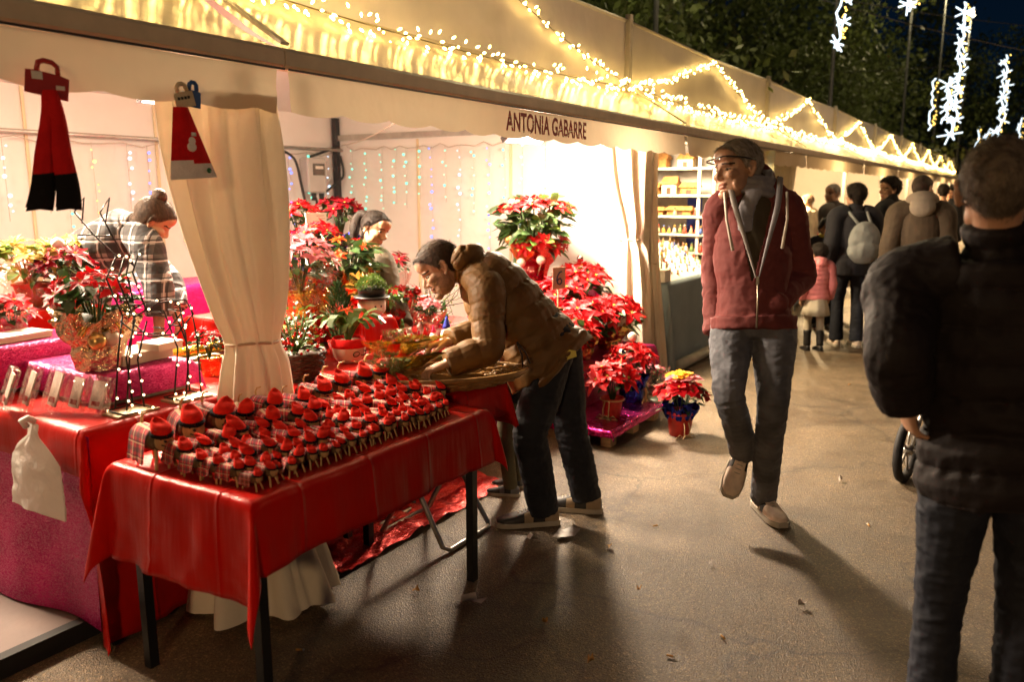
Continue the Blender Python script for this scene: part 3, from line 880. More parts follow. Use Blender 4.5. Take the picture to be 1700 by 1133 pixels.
HAIR = {'dark': hair_mat('hair_dark', (.022, .015, .011), (.009, .006, .005)), 'brown': hair_mat('hair_brown', (.075, .045, .027), (.025, .015, .009)),
        'grey': hair_mat('hair_grey', (.40, .355, .30), (.15, .12, .095)), 'greydark': hair_mat('hair_grey_dark', (.15, .12, .09), (.05, .038, .03)), 'white': hair_mat('hair_white', (.5, .48, .45), (.28, .26, .24)),
        'shaved': hair_mat('hair_shaved', (.09, .065, .05), (.05, .036, .028))}

def head_geo(mb, c, hf, hl, hu, s):
    M_ = Matrix((hf, hl, hu)).transposed()
    def W(p): return c + (hf * p[0] + hl * p[1] + hu * p[2]) * s
    def E(p, r, nu=16, nv=12): mb.ell(W(p), (r[0] * s, r[1] * s, r[2] * s), M_, nu, nv)
    E((-.012, 0, .03), (.099, .077, .090), 20, 16)
    E((.020, 0, -.025), (.070, .065, .085))
    E((.030, 0, -.072), (.052, .054, .042))
    E((.074, 0, -.100), (.022, .025, .019))
    E((.070, 0, .020), (.021, .052, .013))
    E((.062, 0, .055), (.035, .058, .04))
    for sg in (-1, 1):
        E((.056, sg * .042, -.022), (.032, .022, .022))
        E((.088, sg * .010, -.034), (.012, .009, .008))
        E((.030, sg * .050, -.060), (.035, .014, .03))
        # ear: a rim with lobe
        pts = [W((.004, sg * .074, -.030)), W((-.004, sg * .080, -.034)), W((-.016, sg * .086, -.012)), W((-.020, sg * .089, .010)), W((-.010, sg * .086, .024)), W((.004, sg * .078, .016))]
        chain(mb, pts, [.006 * s, .008 * s, .008 * s, .0085 * s, .0075 * s, .006 * s], hu, 8, 2)
        E((-.007, sg * .079, -.004), (.014, .006, .024))
    chain(mb, [W((.081, 0, .016)), W((.092, 0, -.006)), W((.103, 0, -.027)), W((.092, 0, -.037))], [.0075 * s, .0085 * s, .0105 * s, .008 * s], hl, 10, 3)
    E((.084, 0, -.059), (.010, .024, .006)); E((.082, 0, -.070), (.010, .020, .007))
def hand_geo(mb, wr, d, n_, sg, curl=.5, s=1.0, spread=.10):
    """d: from wrist to knuckles; n_: palm normal (towards the palm side); sg: +1 if the thumb lies along +lat"""
    d = unit(d); n_ = unit(n_ - d * (n_ @ d)); lat = np.cross(n_, d) * sg
    k = wr + d * .088 * s
    chain(mb, [wr - d * .02 * s, wr + d * .02 * s, wr + d * .055 * s, k], [(.026 * s, .020 * s), (.032 * s, .018 * s), (.041 * s, .017 * s), (.040 * s, .013 * s)], lat, 14, 3)
    for i, ln in enumerate((.074, .083, .077, .060)):
        off = (.031 - .0208 * i) * s
        p = k + lat * off - d * (.004 + .004 * abs(i - 1)) * s
        ang = spread * (1.2 - i * .8)
        dd = unit(d * math.cos(ang) + lat * math.sin(ang)); pts = [p - dd * .015 * s, p]
        bend = curl * (.75 + .12 * i)
        a = 0
        for (fr, bk) in ((.45, .8), (.32, 1.0), (.23, .7)):
            a += bend * bk
            p = p + (dd * math.cos(a) + n_ * math.sin(a)) * ln * fr * s; pts.append(p)
        chain(mb, pts, [.0095 * s, .0093 * s, .0085 * s, .0078 * s, .0062 * s], lat, 8, 2, cap=.7)
    p = wr + d * .025 * s + lat * .030 * s; t1 = unit(d * .75 + lat * .65 + n_ * .25)
    q = p + t1 * .045 * s; r = q + unit(d * .9 + lat * .25 + n_ * .35) * .032 * s; e = r + unit(d * .9 + n_ * .45) * .024 * s
    chain(mb, [p - t1 * .02 * s, p, q, r, e], [.013 * s, .0135 * s, .0105 * s, .0095 * s, .0072 * s], lat, 8, 2, cap=.7)

def stand(x, y, face, h, walk=0.0, arms=.0, lean=0.0, z0=0.0):
    """joints of an upright figure; face = facing angle (0 = +X), walk = stride"""
    s = h / 1.75
    f = A3(math.cos(face), math.sin(face), 0); l = A3(-math.sin(face), math.cos(face), 0); u = A3(0, 0, 1); b = A3(x, y, z0)
    def Lc(a, c, d): return b + (f * (a + lean * max(0, d - .9)) + l * c + u * d) * s
    J = dict(s=s, f=f, l=l, base=b, pel=Lc(0, 0, .93), chest=Lc(0, 0, 1.22), neck=Lc(-.015, 0, 1.47), head=Lc(.028, 0, 1.628), hf=f, hu=u)
    for sd, sg in (('l', 1), ('r', -1)):
        w_ = walk * sg
        J[sd + 'sh'] = Lc(-.01, sg * .183, 1.405); J[sd + 'el'] = Lc(-.04 - .10 * w_, sg * (.235), 1.12); J[sd + 'wr'] = Lc(.04 - .22 * w_, sg * .245, .88)
        J[sd + 'hip'] = Lc(0, sg * .088, .915); J[sd + 'kn'] = Lc(.03 + .16 * w_, sg * .10, .50); J[sd + 'an'] = Lc(-.02 + .26 * w_, sg * .10, .085)
        J[sd + 'ft'] = f; J[sd + 'fu'] = u
    return J
def person(label, J, top=None, bottom=None, skin='light', hair='dark', hair_fn=None, voxel=.005, shoe=None, eyes=True, group=None, hands=None, curl=.45, hair_t=.012, stubble=False, extra=None, name='person', hairnoise=.006):
    s = J['s']; base = A3(J['base'][0], J['base'][1], J['base'][2])
    K = {k: (v - base if isinstance(v, np.ndarray) and k not in ('f', 'l', 'hf', 'hu', 'hl', 'lft', 'rft', 'lfu', 'rfu', 'base', 'lhd', 'rhd', 'lhn', 'rhn', 'latp', 'lats') else v) for k, v in J.items()}
    t = thing(name, label, 'person', base, group=group)
    hf, hu = unit(K['hf']), K['hu']; hl = unit(np.cross(hu, hf)); hu = np.cross(hf, hl)
    lats = unit(K.get('lats', K['lsh'] - K['rsh'])); latp = unit(K.get('latp', K['lhip'] - K['rhip']))
    spine_d = unit(K['chest'] - K['pel'])
    # --- body, one continuous skin
    mb = MB()
    sp = [K['pel'] - spine_d * .01 * s, K['pel'] + spine_d * .03 * s, K['pel'] * .5 + K['chest'] * .5, K['chest'], K['chest'] * .45 + K['neck'] * .55, K['neck']]
    sides = [latp, latp, unit(latp + lats), lats, lats, lats]
    W_ = J.get('wide', 1.0)
    tr = [(.12, .09), (.155, .105), (.137, .098), (.155, .11), (.14, .09), (.06, .06)]
    chain(mb, sp, [(a * s * W_ * .92, b * s * W_ * .92) for a, b in tr], sides)
    nk = K['neck']; hd = K['head']
    chain(mb, [nk - (hd - nk) * .15, nk, nk * .4 + hd * .6 - hf * .012 * s, hd - hu * .03 * s - hf * .02 * s], [.062 * s, .058 * s, .054 * s, .056 * s], hl)
    hs = s * J.get('hscale', 1.0) * 1.0
    head_geo(mb, hd, hf, hl, hu, hs)
    for sd, sg in (('l', 1), ('r', -1)):
        sh, el, wr = K[sd + 'sh'], K[sd + 'el'], K[sd + 'wr']
        chain(mb, [nk * .55 + sh * .45, sh, sh * .5 + el * .5, el, el * .55 + wr * .45, wr], [x * s for x in (.05, .052, .042, .036, .035, .025)], lats)
        d = unit(K.get(sd + 'hd', wr - el)); n_ = K.get(sd + 'hn', -lats * sg)
        hand_geo(mb, wr, d, A3(*n_), J.get(sd + 'thumb', sg if True else 1), curl, s)
        hp, kn, an = K[sd + 'hip'], K[sd + 'kn'], K[sd + 'an']
        chain(mb, [hp + (hp - kn) * .1, hp * .6 + kn * .4, kn, kn * .6 + an * .4, an], [x * s for x in (.068, .06, .042, .040, .030)], latp)
        ft = unit(K[sd + 'ft']); fu = unit(K[sd + 'fu'])
        chain(mb, [an - fu * .03 * s, an - fu * .045 * s + ft * .06 * s, an - fu * .055 * s + ft * .15 * s], [.032 * s, .03 * s, .022 * s], latp)
    body = remesh(mb, voxel, 4 if voxel < .005 else (2 if voxel < .008 else 1), .5)
    V = verts_of(body)
    q = (V - hd) / hs; Lc = np.stack([q @ hf, q @ hl, q @ hu], 1)
    # eye sockets and mouth line
    push = np.zeros(len(V))
    for sg in (-1, 1):
        dd = (Lc - A3(.086, sg * .031, .000)) / A3(.03, .017, .011)
        push += .010 * np.exp(-(dd ** 2).sum(1))
    dd = (Lc - A3(.095, 0, -.0645)) / A3(.02, .024, .003); push += .0035 * np.exp(-(dd ** 2).sum(1))
    V = V - push[:, None] * hs * hf
    set_verts(body, V)
    mats = skin_mats(skin)
    for m in mats: body.materials.append(m)
    cc = centers_of(body); q = (cc - hd) / hs; Lf = np.stack([q @ hf, q @ hl, q @ hu], 1)
    mi = np.zeros(len(cc), np.int32)
    near = (np.abs(Lf) < .16).all(1)
    if stubble:
        mi[near & (Lf[:, 0] > -.01) & (Lf[:, 2] < -.028) & (Lf[:, 2] > -.13) & (np.abs(Lf[:, 1]) > .0) & ((Lf[:, 2] < -.045) | (np.abs(Lf[:, 1]) > .055)) & (Lf[:, 0] < .099)] = 3
    mi[near & (Lf[:, 0] > .078) & (np.abs(Lf[:, 1]) < .024) & (Lf[:, 2] < -.053) & (Lf[:, 2] > -.079)] = 1
    mi[near & (Lf[:, 0] > .05) & (np.abs(np.abs(Lf[:, 1]) - .034) < .021) & (np.abs(Lf[:, 2] - (.021 - .10 * (np.abs(Lf[:, 1]) - .034))) < .0042)] = 2
    if hair and hair not in ('white', 'shaved'):
        hq = (hair_fn or hair_short)(Lf); edge = near & (hq > -.007) & (hq < .02) & (np.abs(Lf[:, 1]) < .082); mi[edge & (mi == 0)] = 3
    body.polygons.foreach_set('material_index', mi)
    shade(body)
    bo = link_mesh('body', body, t)
    if eyes:
        for sg in (-1, 1):
            mb = MB(); c = hd + (hf * .0705 + hl * sg * .031 + hu * -.001) * hs
            Mr = Matrix((hl, hu, hf)).transposed()
            mb.ell(c, (.0135 * hs, .0068 * hs, .0115 * hs), Mr, 12, 10)
            mb.m = [1 if j >= 10 - 3 else 0 for j in range(10) for _ in range(12)]
            mb.build('eye', [EYEW, EYED], t)
    # --- hair grown off the scalp
    if hair:
        fn = hair_fn or hair_short
        Nn = normals_of(body); V = verts_of(body)
        q = (V - hd) / hs; Lv = np.stack([q @ hf, q @ hl, q @ hu], 1)
        h_ = fn(Lv) * ((np.abs(Lv) < .17).all(1)) - (1 - (np.abs(Lv) < .17).all(1))
        qf = fn(Lf); keep = near & (qf > 0)
        if keep.sum() > 10:
            hm = body.copy()
            th = hair_t * hs * np.clip(h_ / .02, .12, 1) + hairnoise * hs * vnoise(Lv * A3(70, 120, 70), 4) * np.clip(h_ / .02, 0, 1)
            out = unit_rows(V - (hd + (hf * -.01 + hu * .02) * hs))
            set_verts(hm, V + (Nn * .5 + out * .5) * th[:, None])
            drop_faces(hm, ~keep)
            fc = cc[keep]; lfk = Lf[keep]; hh = qf[keep]; sel = RNG.random(len(fc)) < np.clip(hh / .012 + .25, 0, 1)
            fc, lfk, hh = fc[sel], lfk[sel], hh[sel]
            rep = 3 if voxel > .0045 else 2
            fc = np.repeat(fc, rep, 0) + RNG.normal(0, voxel * .6, (len(fc) * rep, 3)); lfk = np.repeat(lfk, rep, 0)
            on = unit_rows(fc - (hd + (hf * -.01 + hu * .02) * hs))
            top_ = np.clip((lfk[:, 2] - .03) / .07, 0, 1)[:, None]
            flow = (hf * .9 + hl * .25) * top_ * (1 if fn is not hair_long else -1) + (-hu * 1.0 - hf * .35) * (1 - top_)
            flow = flow - on * (flow * on).sum(1)[:, None]; dirs = unit_rows(unit_rows(flow) * .8 + on * .30 + RNG.normal(0, .22, fc.shape))
            ln_ = hair_t * hs * RNG.uniform(.9, 1.9, len(fc))[:, None]; wv = unit_rows(np.cross(dirs, on)) * (.0011 * hs)
            p0 = fc + on * hair_t * hs * .55; SV = np.stack([p0 - wv, p0 + wv, p0 + dirs * ln_], 1).reshape(-1, 3)
            tm = MB(); tm.v = [tuple(x) for x in SV]; tm.f = [(3 * i, 3 * i + 1, 3 * i + 2) for i in range(len(fc))]; tm.m = [0] * len(fc)
            so_ = tm.build('hair_strands', HAIR[hair], t, False); so_['kind'] = 'stuff'
            hm.materials.clear(); hm.materials.append(HAIR[hair])
            hm.polygons.foreach_set('material_index', np.zeros(len(hm.polygons), np.int32))
            link_mesh('hair', hm, t)
    # --- clothes
    ctx = dict(t=t, K=K, s=s, W=W_, sp=sp, sides=sides, tr=tr, lats=lats, latp=latp, hf=hf, hl=hl, hu=hu, hd=hd, hs=hs, spine=spine_d, voxel=max(voxel, .006), nk=nk, J=J)
    if bottom: make_trousers(ctx, **bottom)
    if top: make_top(ctx, **top)
    if shoe:
        for sd in ('l', 'r'): make_shoe(ctx, sd, **shoe)
    if extra: extra(ctx)
    return t
def unit_rows(a): return a / np.maximum(np.linalg.norm(a, axis=1), 1e-9)[:, None]
def hair_short(L):
    zc = np.interp(L[:, 0], [-.12, -.06, -.028, -.012, .012, .03, .05, .072, .1], [-.068, -.06, -.03, .020, .002, .030, .060, .080, .098])
    return np.where((np.abs(L[:, 1]) > .080) & (L[:, 2] < .035), -1, L[:, 2] - zc)
def hair_long(L):
    zc = np.interp(L[:, 0], [-.12, -.06, -.03, -.01, .02, .05, .072, .1], [-.10, -.09, -.05, .0, .015, .055, .076, .095])
    return L[:, 2] - zc
def hair_bald(L):
    zc = np.interp(L[:, 0], [-.12, -.06, -.028, -.012, .03, .1], [-.068, -.06, -.03, .028, .06, .2])
    return np.where((np.abs(L[:, 1]) > .080) & (L[:, 2] < .035), -1, L[:, 2] - zc)
def make_trousers(c, m=None, off=.014, hem=.055, knee=1.0, wr=.006, name='trousers', length=1.0, waist=.12):
    K, s = c['K'], c['s']; mb = MB()
    up = c['spine']
    chain(mb, [K['pel'] - up * .05 * s, K['pel'] + up * .02 * s, K['pel'] + up * waist * s], [((.12 + off) * s * c['W'], (.09 + off) * s * c['W']), ((.155 + off) * s * c['W'], (.105 + off) * s * c['W']), ((.142 + off) * s * c['W'], (.098 + off) * s * c['W'])], c['latp'], cap=.1)
    for sd in ('l', 'r'):
        hp, kn, an = K[sd + 'hip'], K[sd + 'kn'], K[sd + 'an']
        end = kn + (an - kn) * length - unit(K[sd + 'fu']) * .02 * s * (1 if length >= 1 else 0)
        chain(mb, [hp + (hp - kn) * .10, hp * .75 + kn * .25, hp * .35 + kn * .65, kn, kn * .6 + an * .4, end],
              [(.086 + off) * s, (.082 + off) * s, (.064 + off) * s * knee, (.054 + off) * s * knee, (.052 + off) * s * knee, hem * s], c['latp'], cap=.05, sub=6)
    me = remesh(mb, c['voxel'], 3)
    if wr: 
        wrinkle(me, wr * s, 16, 3, (1, 1, 2.2)); wrinkle(me, wr * .35 * s, 42, 8, (1, 1, 1.6))
    shade(me); me.materials.append(m)
    o = link_mesh(name, me, c['t'])
    return o
def make_top(c, m=None, off=.03, hem=.10, puff=0.0, quilt=.09, sleeve=1.0, name='jacket', collar=.0, hood=False, hoodm=None, wr=.004, vneck=None, cuff=.012, flare=0.0, extra_geo=None, armoff=None, lower=None, spine=None):
    K, s, J = c['K'], c['s'], c['J']; mb = MB(); up = c['spine']
    W_ = c['W']; ao = off if armoff is None else armoff
    mod = None; vx = .005 if puff and c['voxel'] < .007 else c['voxel']
    sp = [K['pel'] - up * hem * s, K['pel']] + list(c['sp'][2:5]) + [K['neck']]
    if lower is not None: sp[0] = lower
    tr = [(.158 + flare, .112 + flare), (.158 + flare * .6, .112 + flare * .6)] + c['tr'][2:5] + [(.078, .072)]
    if spine:
        sp = [p for p, _ in spine]; chain(mb, sp, [r_ for _, r_ in spine], c['lats'], 28, 8, cap=.03)
    else:
        chain(mb, sp, [((a + off) * s * W_, (b + off) * s * W_) for a, b in tr], c['sides'], 24, 8, mod, cap=.06)
    for sd in ('l', 'r'):
        sh, el, wr_ = K[sd + 'sh'], K[sd + 'el'], K[sd + 'wr']; nk = K['neck']
        end = el + (wr_ - el) * sleeve
        sm = MB(); chain(sm, [nk * .62 + sh * .38, sh, sh * .5 + el * .5, el, el * .55 + wr_ * .45, end], [(x + ao) * s for x in (.050, .056, .047, .041, .038, .026 + cuff * .5)], c['lats'], 18, 14, mod, cap=.1)
        sme = remesh(sm, vx, 2)
        if puff: quilt_lines(sme, [sh, el, wr_], quilt * .8 * s, puff * .045 * s, 3)
        if wr: wrinkle(sme, wr * 1.2 * s, 15, 15, (1, 1, 1.6)); wrinkle(sme, wr * .4 * s, 38, 19)
        shade(sme); sme.materials.append(m); link_mesh('sleeve', sme, c['t'])
    if collar:
        nk, hd = K['neck'], c['hd']; d = unit(hd - nk)
        pts = [nk - d * .03 * s, nk + d * .03 * s, nk + d * collar * s]
        chain(mb, pts, [(.088 * s, .086 * s), (.076 * s, .076 * s), (.074 * s, .074 * s)], c['lats'], 20, 3, mod, cap=.1)
    if hood:
        nk, hd = K['neck'], c['hd']; u_ = unit(hd - nk); b_ = -np.cross(c['lats'], u_); b_ = b_ if b_ @ (-c['J']['f']) > 0 or True else -b_
        back = unit(np.cross(u_, c['lats'])); 
        if back @ c['hf'] > 0 and not J.get('headback'): back = -back
        pts = []
        for a in np.linspace(-1.0, 1.0, 9):
            an = a * 2.0
            pts.append(nk + (back * math.cos(an) * .085 + c['lats'] * math.sin(an) * .095) * s + u_ * (.03 + .02 * math.cos(an)) * s)
        chain(mb, pts, [.022 * s, .034 * s, .042 * s, .05 * s, .055 * s, .05 * s, .042 * s, .034 * s, .022 * s], u_, 12, 3)
        mb.ell(nk + back * .10 * s - u_ * .01 * s, (.06 * s, .085 * s, .08 * s), Matrix((back, c['lats'], u_)).transposed(), 14, 10)
    if extra_geo: extra_geo(mb, c)
    me = remesh(mb, vx, 2)
    if puff: quilt_lines(me, sp, quilt * s, puff * .16 * s, 1)
    if wr:
        wrinkle(me, wr * s, 13, 5, (1, 1, 1.5)); wrinkle(me, wr * .4 * s, 34, 9)
    if vneck:
        depth, width, up0 = vneck
        cc = centers_of(me); fwd = unit(np.cross(c['lats'], c['spine'])) * 1.0
        fwd = fwd if fwd @ c['J']['f'] > 0 else -fwd
        q = cc - K['neck']; a = q @ fwd; b = np.abs(q @ c['lats']); z = q @ c['spine']
        wd = np.interp(z, [-depth * s, up0 * s], [.004 * s, width * s])
        drop_faces(me, (a > -.03 * s) & (b < wd) & (z > -depth * s) & (z < .3))
    shade(me); me.materials.append(m)
    o = link_mesh(name, me, c['t'])
    if vneck:
        so_ = o.modifiers.new('thick', 'SOLIDIFY'); so_.thickness = .008; so_.offset = -1
    return o
SOLEM = mat('shoe_sole', (.45, .40, .34), .6, 0, .3, .2, 30)
def make_shoe(c, sd, m=None, m2=None, sole=None, ln=.285, high=.0, wd=1.0, heel=True):
    K, s = c['K'], c['s']
    an = K[sd + 'an']; f = unit(K[sd + 'ft']); u = unit(K[sd + 'fu']); l = unit(np.cross(u, f)); u = np.cross(f, l)
    o0 = an - u * .085 * s - f * .075 * s
    def W(x, y, z): return o0 + (f * x + l * y + u * z) * s
    k = ln / .285
    st = [(0.0, .026, .070), (.02, .034, .088), (.07, .037, .098 + high), (.12, .040, .088 + high * .7), (.17, .045, .068), (.22, .047, .054), (.26, .040, .046), (.285, .018, .036)]
    mb = MB(); rows = []
    X = np.linspace(0, .285, 22); WD = np.interp(X, [a[0] for a in st], [a[1] for a in st]) * wd; HT = np.interp(X, [a[0] for a in st], [a[2] for a in st])
    WD[0] *= .75
    seg = 12; vs = []
    for x, w_, h_ in zip(X, WD, HT):
        for i in range(seg + 1):
            a = math.pi * i / seg
            vs.append(W(x * k, math.copysign(abs(math.cos(a)) ** .7, math.cos(a)) * w_, .020 + math.sin(a) ** .8 * (h_ - .020)))
    n_ = seg + 1
    fs = [(i * n_ + j, (i + 1) * n_ + j, (i + 1) * n_ + j + 1, i * n_ + j + 1) for i in range(len(X) - 1) for j in range(seg)]
    fs += [tuple(range(n_)), tuple(range((len(X) - 1) * n_, len(X) * n_))[::-1]]
    mb.add(vs, fs)
    mi = []
    for i in range(len(X) - 1):
        for j in range(seg): mi.append(1 if (m2 and ((X[i] < .055 and heel) or (.11 < X[i] < .15 and (j < 4 or j > 7)))) else 0)
    mb.m = mi + [0, 0]
    so_ = mb.build('shoe', [m, m2 or m], c['t'])
    mb = MB(); vs = []
    out = [(x * k, w_ + .004, 1) for x, w_ in zip(X, WD)] + [(x * k, w_ + .004, -1) for x, w_ in zip(X[::-1], WD[::-1])]
    for z in (0, .024):
        for (x, w_, sg) in out: vs.append(W(x + (.006 if x > .2 else (-.006 if x < .02 else 0)), w_ * sg, z))
    n_ = len(out)
    mb.add(vs, [tuple(range(n_))[::-1], tuple(range(n_, 2 * n_))] + [(i, (i + 1) % n_, n_ + (i + 1) % n_, n_ + i) for i in range(n_)])
    mb.build('sole', sole or SOLEM, so_, auto=40)
    # laces
    mb = MB()
    for i in range(4):
        x = .13 + i * .018; h_ = np.interp(x, X, HT)
        mb.tube([W(x * k, -.018, h_ - .006), W((x + .004) * k, 0, h_ + .004), W(x * k, .018, h_ - .006)], .0028 * s, 5)
    mb.build('laces', sole or SOLEM, so_)

# ------------------------------------------------------------------ cloths, tables, curtains
def satin(name, col, rough=.30):
    m, n, out = newmat(name)
    tc = N(n, 'ShaderNodeTexCoord'); b = N(n, 'ShaderNodeBsdfPrincipled')
    nz = noise_node(n, 3.5, 4, tc.outputs['Object']); r = ramp(n, nz.outputs['Fac'], [(.3, mul(col, .78)), (.7, mul(col, 1.12))]); n.links.new(r.outputs[0], b.inputs['Base Color'])
    b.inputs['Roughness'].default_value = rough; b.inputs['Anisotropic'].default_value = .5; b.inputs['Specular IOR Level'].default_value = .4
    b.inputs['Specular Tint'].default_value = (1.0, .14, .08, 1); b.inputs['Sheen Weight'].default_value = .05; b.inputs['Sheen Tint'].default_value = (1, .25, .18, 1)
    mp = N(n, 'ShaderNodeMapping'); mp.inputs['Scale'].default_value = (14, 14, 1.6); n.links.new(tc.outputs['Object'], mp.inputs[0])
    w_ = noise_node(n, 1.0, 3, mp.outputs[0]); f2 = noise_node(n, 700, 1, tc.outputs['Object'])
    ad = N(n, 'ShaderNodeMath', operation='MULTIPLY_ADD'); ad.inputs[1].default_value = .06; n.links.new(f2.outputs['Fac'], ad.inputs[0]); n.links.new(w_.outputs['Fac'], ad.inputs[2])
    sx = N(n, 'ShaderNodeSeparateXYZ'); n.links.new(tc.outputs['Object'], sx.inputs[0]); hsum = ad.outputs[0]
    for k_ in (0, 1):
        q1 = N(n, 'ShaderNodeMath', operation='MULTIPLY_ADD'); q1.inputs[1].default_value = 1 / .31; q1.inputs[2].default_value = .37; n.links.new(sx.outputs[k_], q1.inputs[0])
        q2 = N(n, 'ShaderNodeMath', operation='PINGPONG'); q2.inputs[1].default_value = .5; n.links.new(q1.outputs[0], q2.inputs[0])
        rp = ramp(n, q2.outputs[0], [(.0, .55), (.012, .3), (.035, .0)]); q3 = N(n, 'ShaderNodeMath', operation='ADD'); n.links.new(hsum, q3.inputs[0]); n.links.new(rp.outputs[0], q3.inputs[1]); hsum = q3.outputs[0]
    bp = N(n, 'ShaderNodeBump'); bp.inputs['Strength'].default_value = .5; bp.inputs['Distance'].default_value = .012; n.links.new(hsum, bp.inputs['Height']); n.links.new(bp.outputs[0], b.inputs['Normal'])
    tr = N(n, 'ShaderNodeBsdfTranslucent'); tr.inputs[0].default_value = (*col, 1); mx = N(n, 'ShaderNodeMixShader'); mx.inputs[0].default_value = .10
    n.links.new(b.outputs[0], mx.inputs[1]); n.links.new(tr.outputs[0], mx.inputs[2]); n.links.new(mx.outputs[0], out.inputs[0])
    return m
REDSAT = satin('red_satin', (.55, .006, .003)); REDSAT2 = satin('red_satin_plain', (.50, .008, .005), .38)
MAG = sequin('magenta_sequins', (.44, .012, .13)); REDSEQ = sequin('red_sequins', (.55, .02, .015)); MAGFOIL = foil('magenta_foil', (.62, .03, .24), .22, 26)
WOODP = mat('pale_wood', (.42, .29, .16), .65, 0, .3, .3, 8, .3, 40, .003, stretch=(1, 8, 8)); PALEBOX = mat('pale_card', (.66, .52, .40), .6, 0, .3, .1); WHITEP = mat('white_paper', (.74, .68, .60), .7, 0, .3, .06)
TABLEW = mat('table_board', (.3, .26, .2), .6); BLACKLEG = mat('black_leg', (.012, .012, .013), .38, .2, .5, .1); CHROME = mat('trestle_steel', (.42, .40, .37), .32, .85)

def cloth_geo(x0, x1, y0, y1, z, ov, amp=.02, seed=0, step=.022, freq=9.0, cap=None):
    """ov = overhang at (-x, +x, -y, +y). Flat rectangle of cloth laid over a box top"""
    oL, oR, oN, oF = ov
    def ax(a, b, o0, o1):
        c = []
        if o0 > 0: c += list(np.linspace(a - o0, a, max(3, int(o0 / step)), endpoint=False))
        c += list(np.linspace(a, b, max(4, int((b - a) / step / 1.6))))
        if o1 > 0: c += list(np.linspace(b, b + o1, max(3, int(o1 / step)) + 1)[1:])
        return c
    X = ax(x0, x1, oL, oR); Y = ax(y0, y1, oN, oF)
    vs = []
    for yy in Y:
        for xx in X:
            ex = max(x0 - xx, xx - x1, 0); ey = max(y0 - yy, yy - y1, 0)
            sx = -1 if xx < x0 else 1; sy = -1 if yy < y0 else 1
            px, py = min(max(xx, x0), x1), min(max(yy, y0), y1)
            e = math.hypot(ex, ey)
            if e < 1e-6:
                n_ = wob(px, py, 0, seed, 5) * .0022
                vs.append((px, py, z + n_)); continue
            rd = .014 * (1 - math.exp(-e / .02)); drop = e - rd * .7
            if ex > 0 and ey > 0:
                ph = math.atan2(ey, ex); bulge = (.30 * math.sin(2 * ph)) * e * (1 - .25 * e)
                dxo = math.cos(ph); dyo = math.sin(ph); n2 = math.hypot(dxo, dyo)
                f_ = .5 + .5 * math.sin(ph * 6 + seed)
                ox = rd + bulge * dxo * .9 + amp * .5 * f_ * e; oy = rd + bulge * dyo * .9 + amp * .5 * (1 - f_) * e
            else:
                along = py if ex > 0 else px
                wv = math.sin(along * freq + seed) * .6 + math.sin(along * freq * 2.3 + seed * 2.1) * .35 + wob(along, e * .4, seed, 7, 14) * .9 + wob(along, e, seed, 9, 32) * .25
                o = rd + max(-.006, amp * (e / .3) * (wv * .6 + .5))
                ox, oy = (o, 0) if ex > 0 else (0, o)
            zz = z - drop
            if cap is not None and zz < cap:
                ov_ = cap - zz; zz = cap + .006 * abs(math.sin(ov_ * 40)); ox += ov_ * (1 if ex > 0 else 0); oy += ov_ * (1 if ey > 0 else 0)
            vs.append((px + sx * ox, py + sy * oy, zz))
    n_ = len(X); fs = [(j * n_ + i, j * n_ + i + 1, (j + 1) * n_ + i + 1, (j + 1) * n_ + i) for j in range(len(Y) - 1) for i in range(n_ - 1)]
    return vs, fs
def cloth(name, label, box, z, ov, m, **k):
    x0, x1, y0, y1 = box; cx_, cy_ = (x0 + x1) / 2, (y0 + y1) / 2
    vs, fs = cloth_geo(x0 - cx_, x1 - cx_, y0 - cy_, y1 - cy_, z, ov, **k)
    mb = MB(); mb.add(vs, fs); o = mb.build(name, m); o.location = (cx_, cy_, 0)
    so_ = o.modifiers.new('thick', 'SOLIDIFY'); so_.thickness = .003; so_.offset = 1
    return tag(o, label, 'tablecloth')
def table(label, box, z, legm, z0=0.0, leg=.03, splay=.0, inset=.05):
    x0, x1, y0, y1 = box; cx_, cy_ = (x0 + x1) / 2, (y0 + y1) / 2; hx, hy = (x1 - x0) / 2, (y1 - y0) / 2
    t = thing('table', label, 'table', (cx_, cy_, z0), group='stall tables')
    mb = MB(); mb.box((0, 0, z - z0 - .022), (2 * hx, 2 * hy, .036)); mb.build('table_top', TABLEW, t, False)
    for sx in (-1, 1):
        for sy in (-1, 1):
            a = (sx * (hx - inset), sy * (hy - inset), z - z0 - .03); b = (sx * (hx - inset + splay), sy * (hy - inset + splay), 0)
            mb = MB(); mb.bar(a, b, leg, leg, upv=(0, 1, 0)); mb.build('leg', legm, t, False)
    return t
# front table with the logs
TB = (-2.47, -1.80, 1.47, 2.67)
table('front table on square black legs under the red satin cloth', TB, .738, BLACKLEG, leg=.034, inset=.045)
cloth('tablecloth', 'red satin cloth with a hanging corner over the log figure table', TB, .742, (.26, .225, .33, .16), REDSAT, amp=.030, seed=2, step=.016, freq=11)
# counter at the left
CB = (-3.75, -2.68, 1.50, 2.12)
table('left counter hidden under red and magenta cloths', CB, .80, BLACKLEG, z0=.07)
cloth('tablecloth', 'red cloth falling to the ground over the left counter corner', CB, .806, (.1, .80, .17, .1), REDSAT2, amp=.018, seed=5, step=.03, freq=7, cap=.02)
mb = MB()
mb.grid(lambda u, v: (-3.75 + u * 1.10, 1.497 - .02 * v * (1 + .5 * math.sin(u * 14)) - (.02 + .03 * math.sin(u * 5)) * v * v, .792 - v * (.715 - .03 * math.sin(u * 4 + 2) * 0)), 40, 24)
o = mb.build('sequin_drape', MAG); tag(o, 'dusty magenta sequin drape covering the end of the left counter', 'drape')
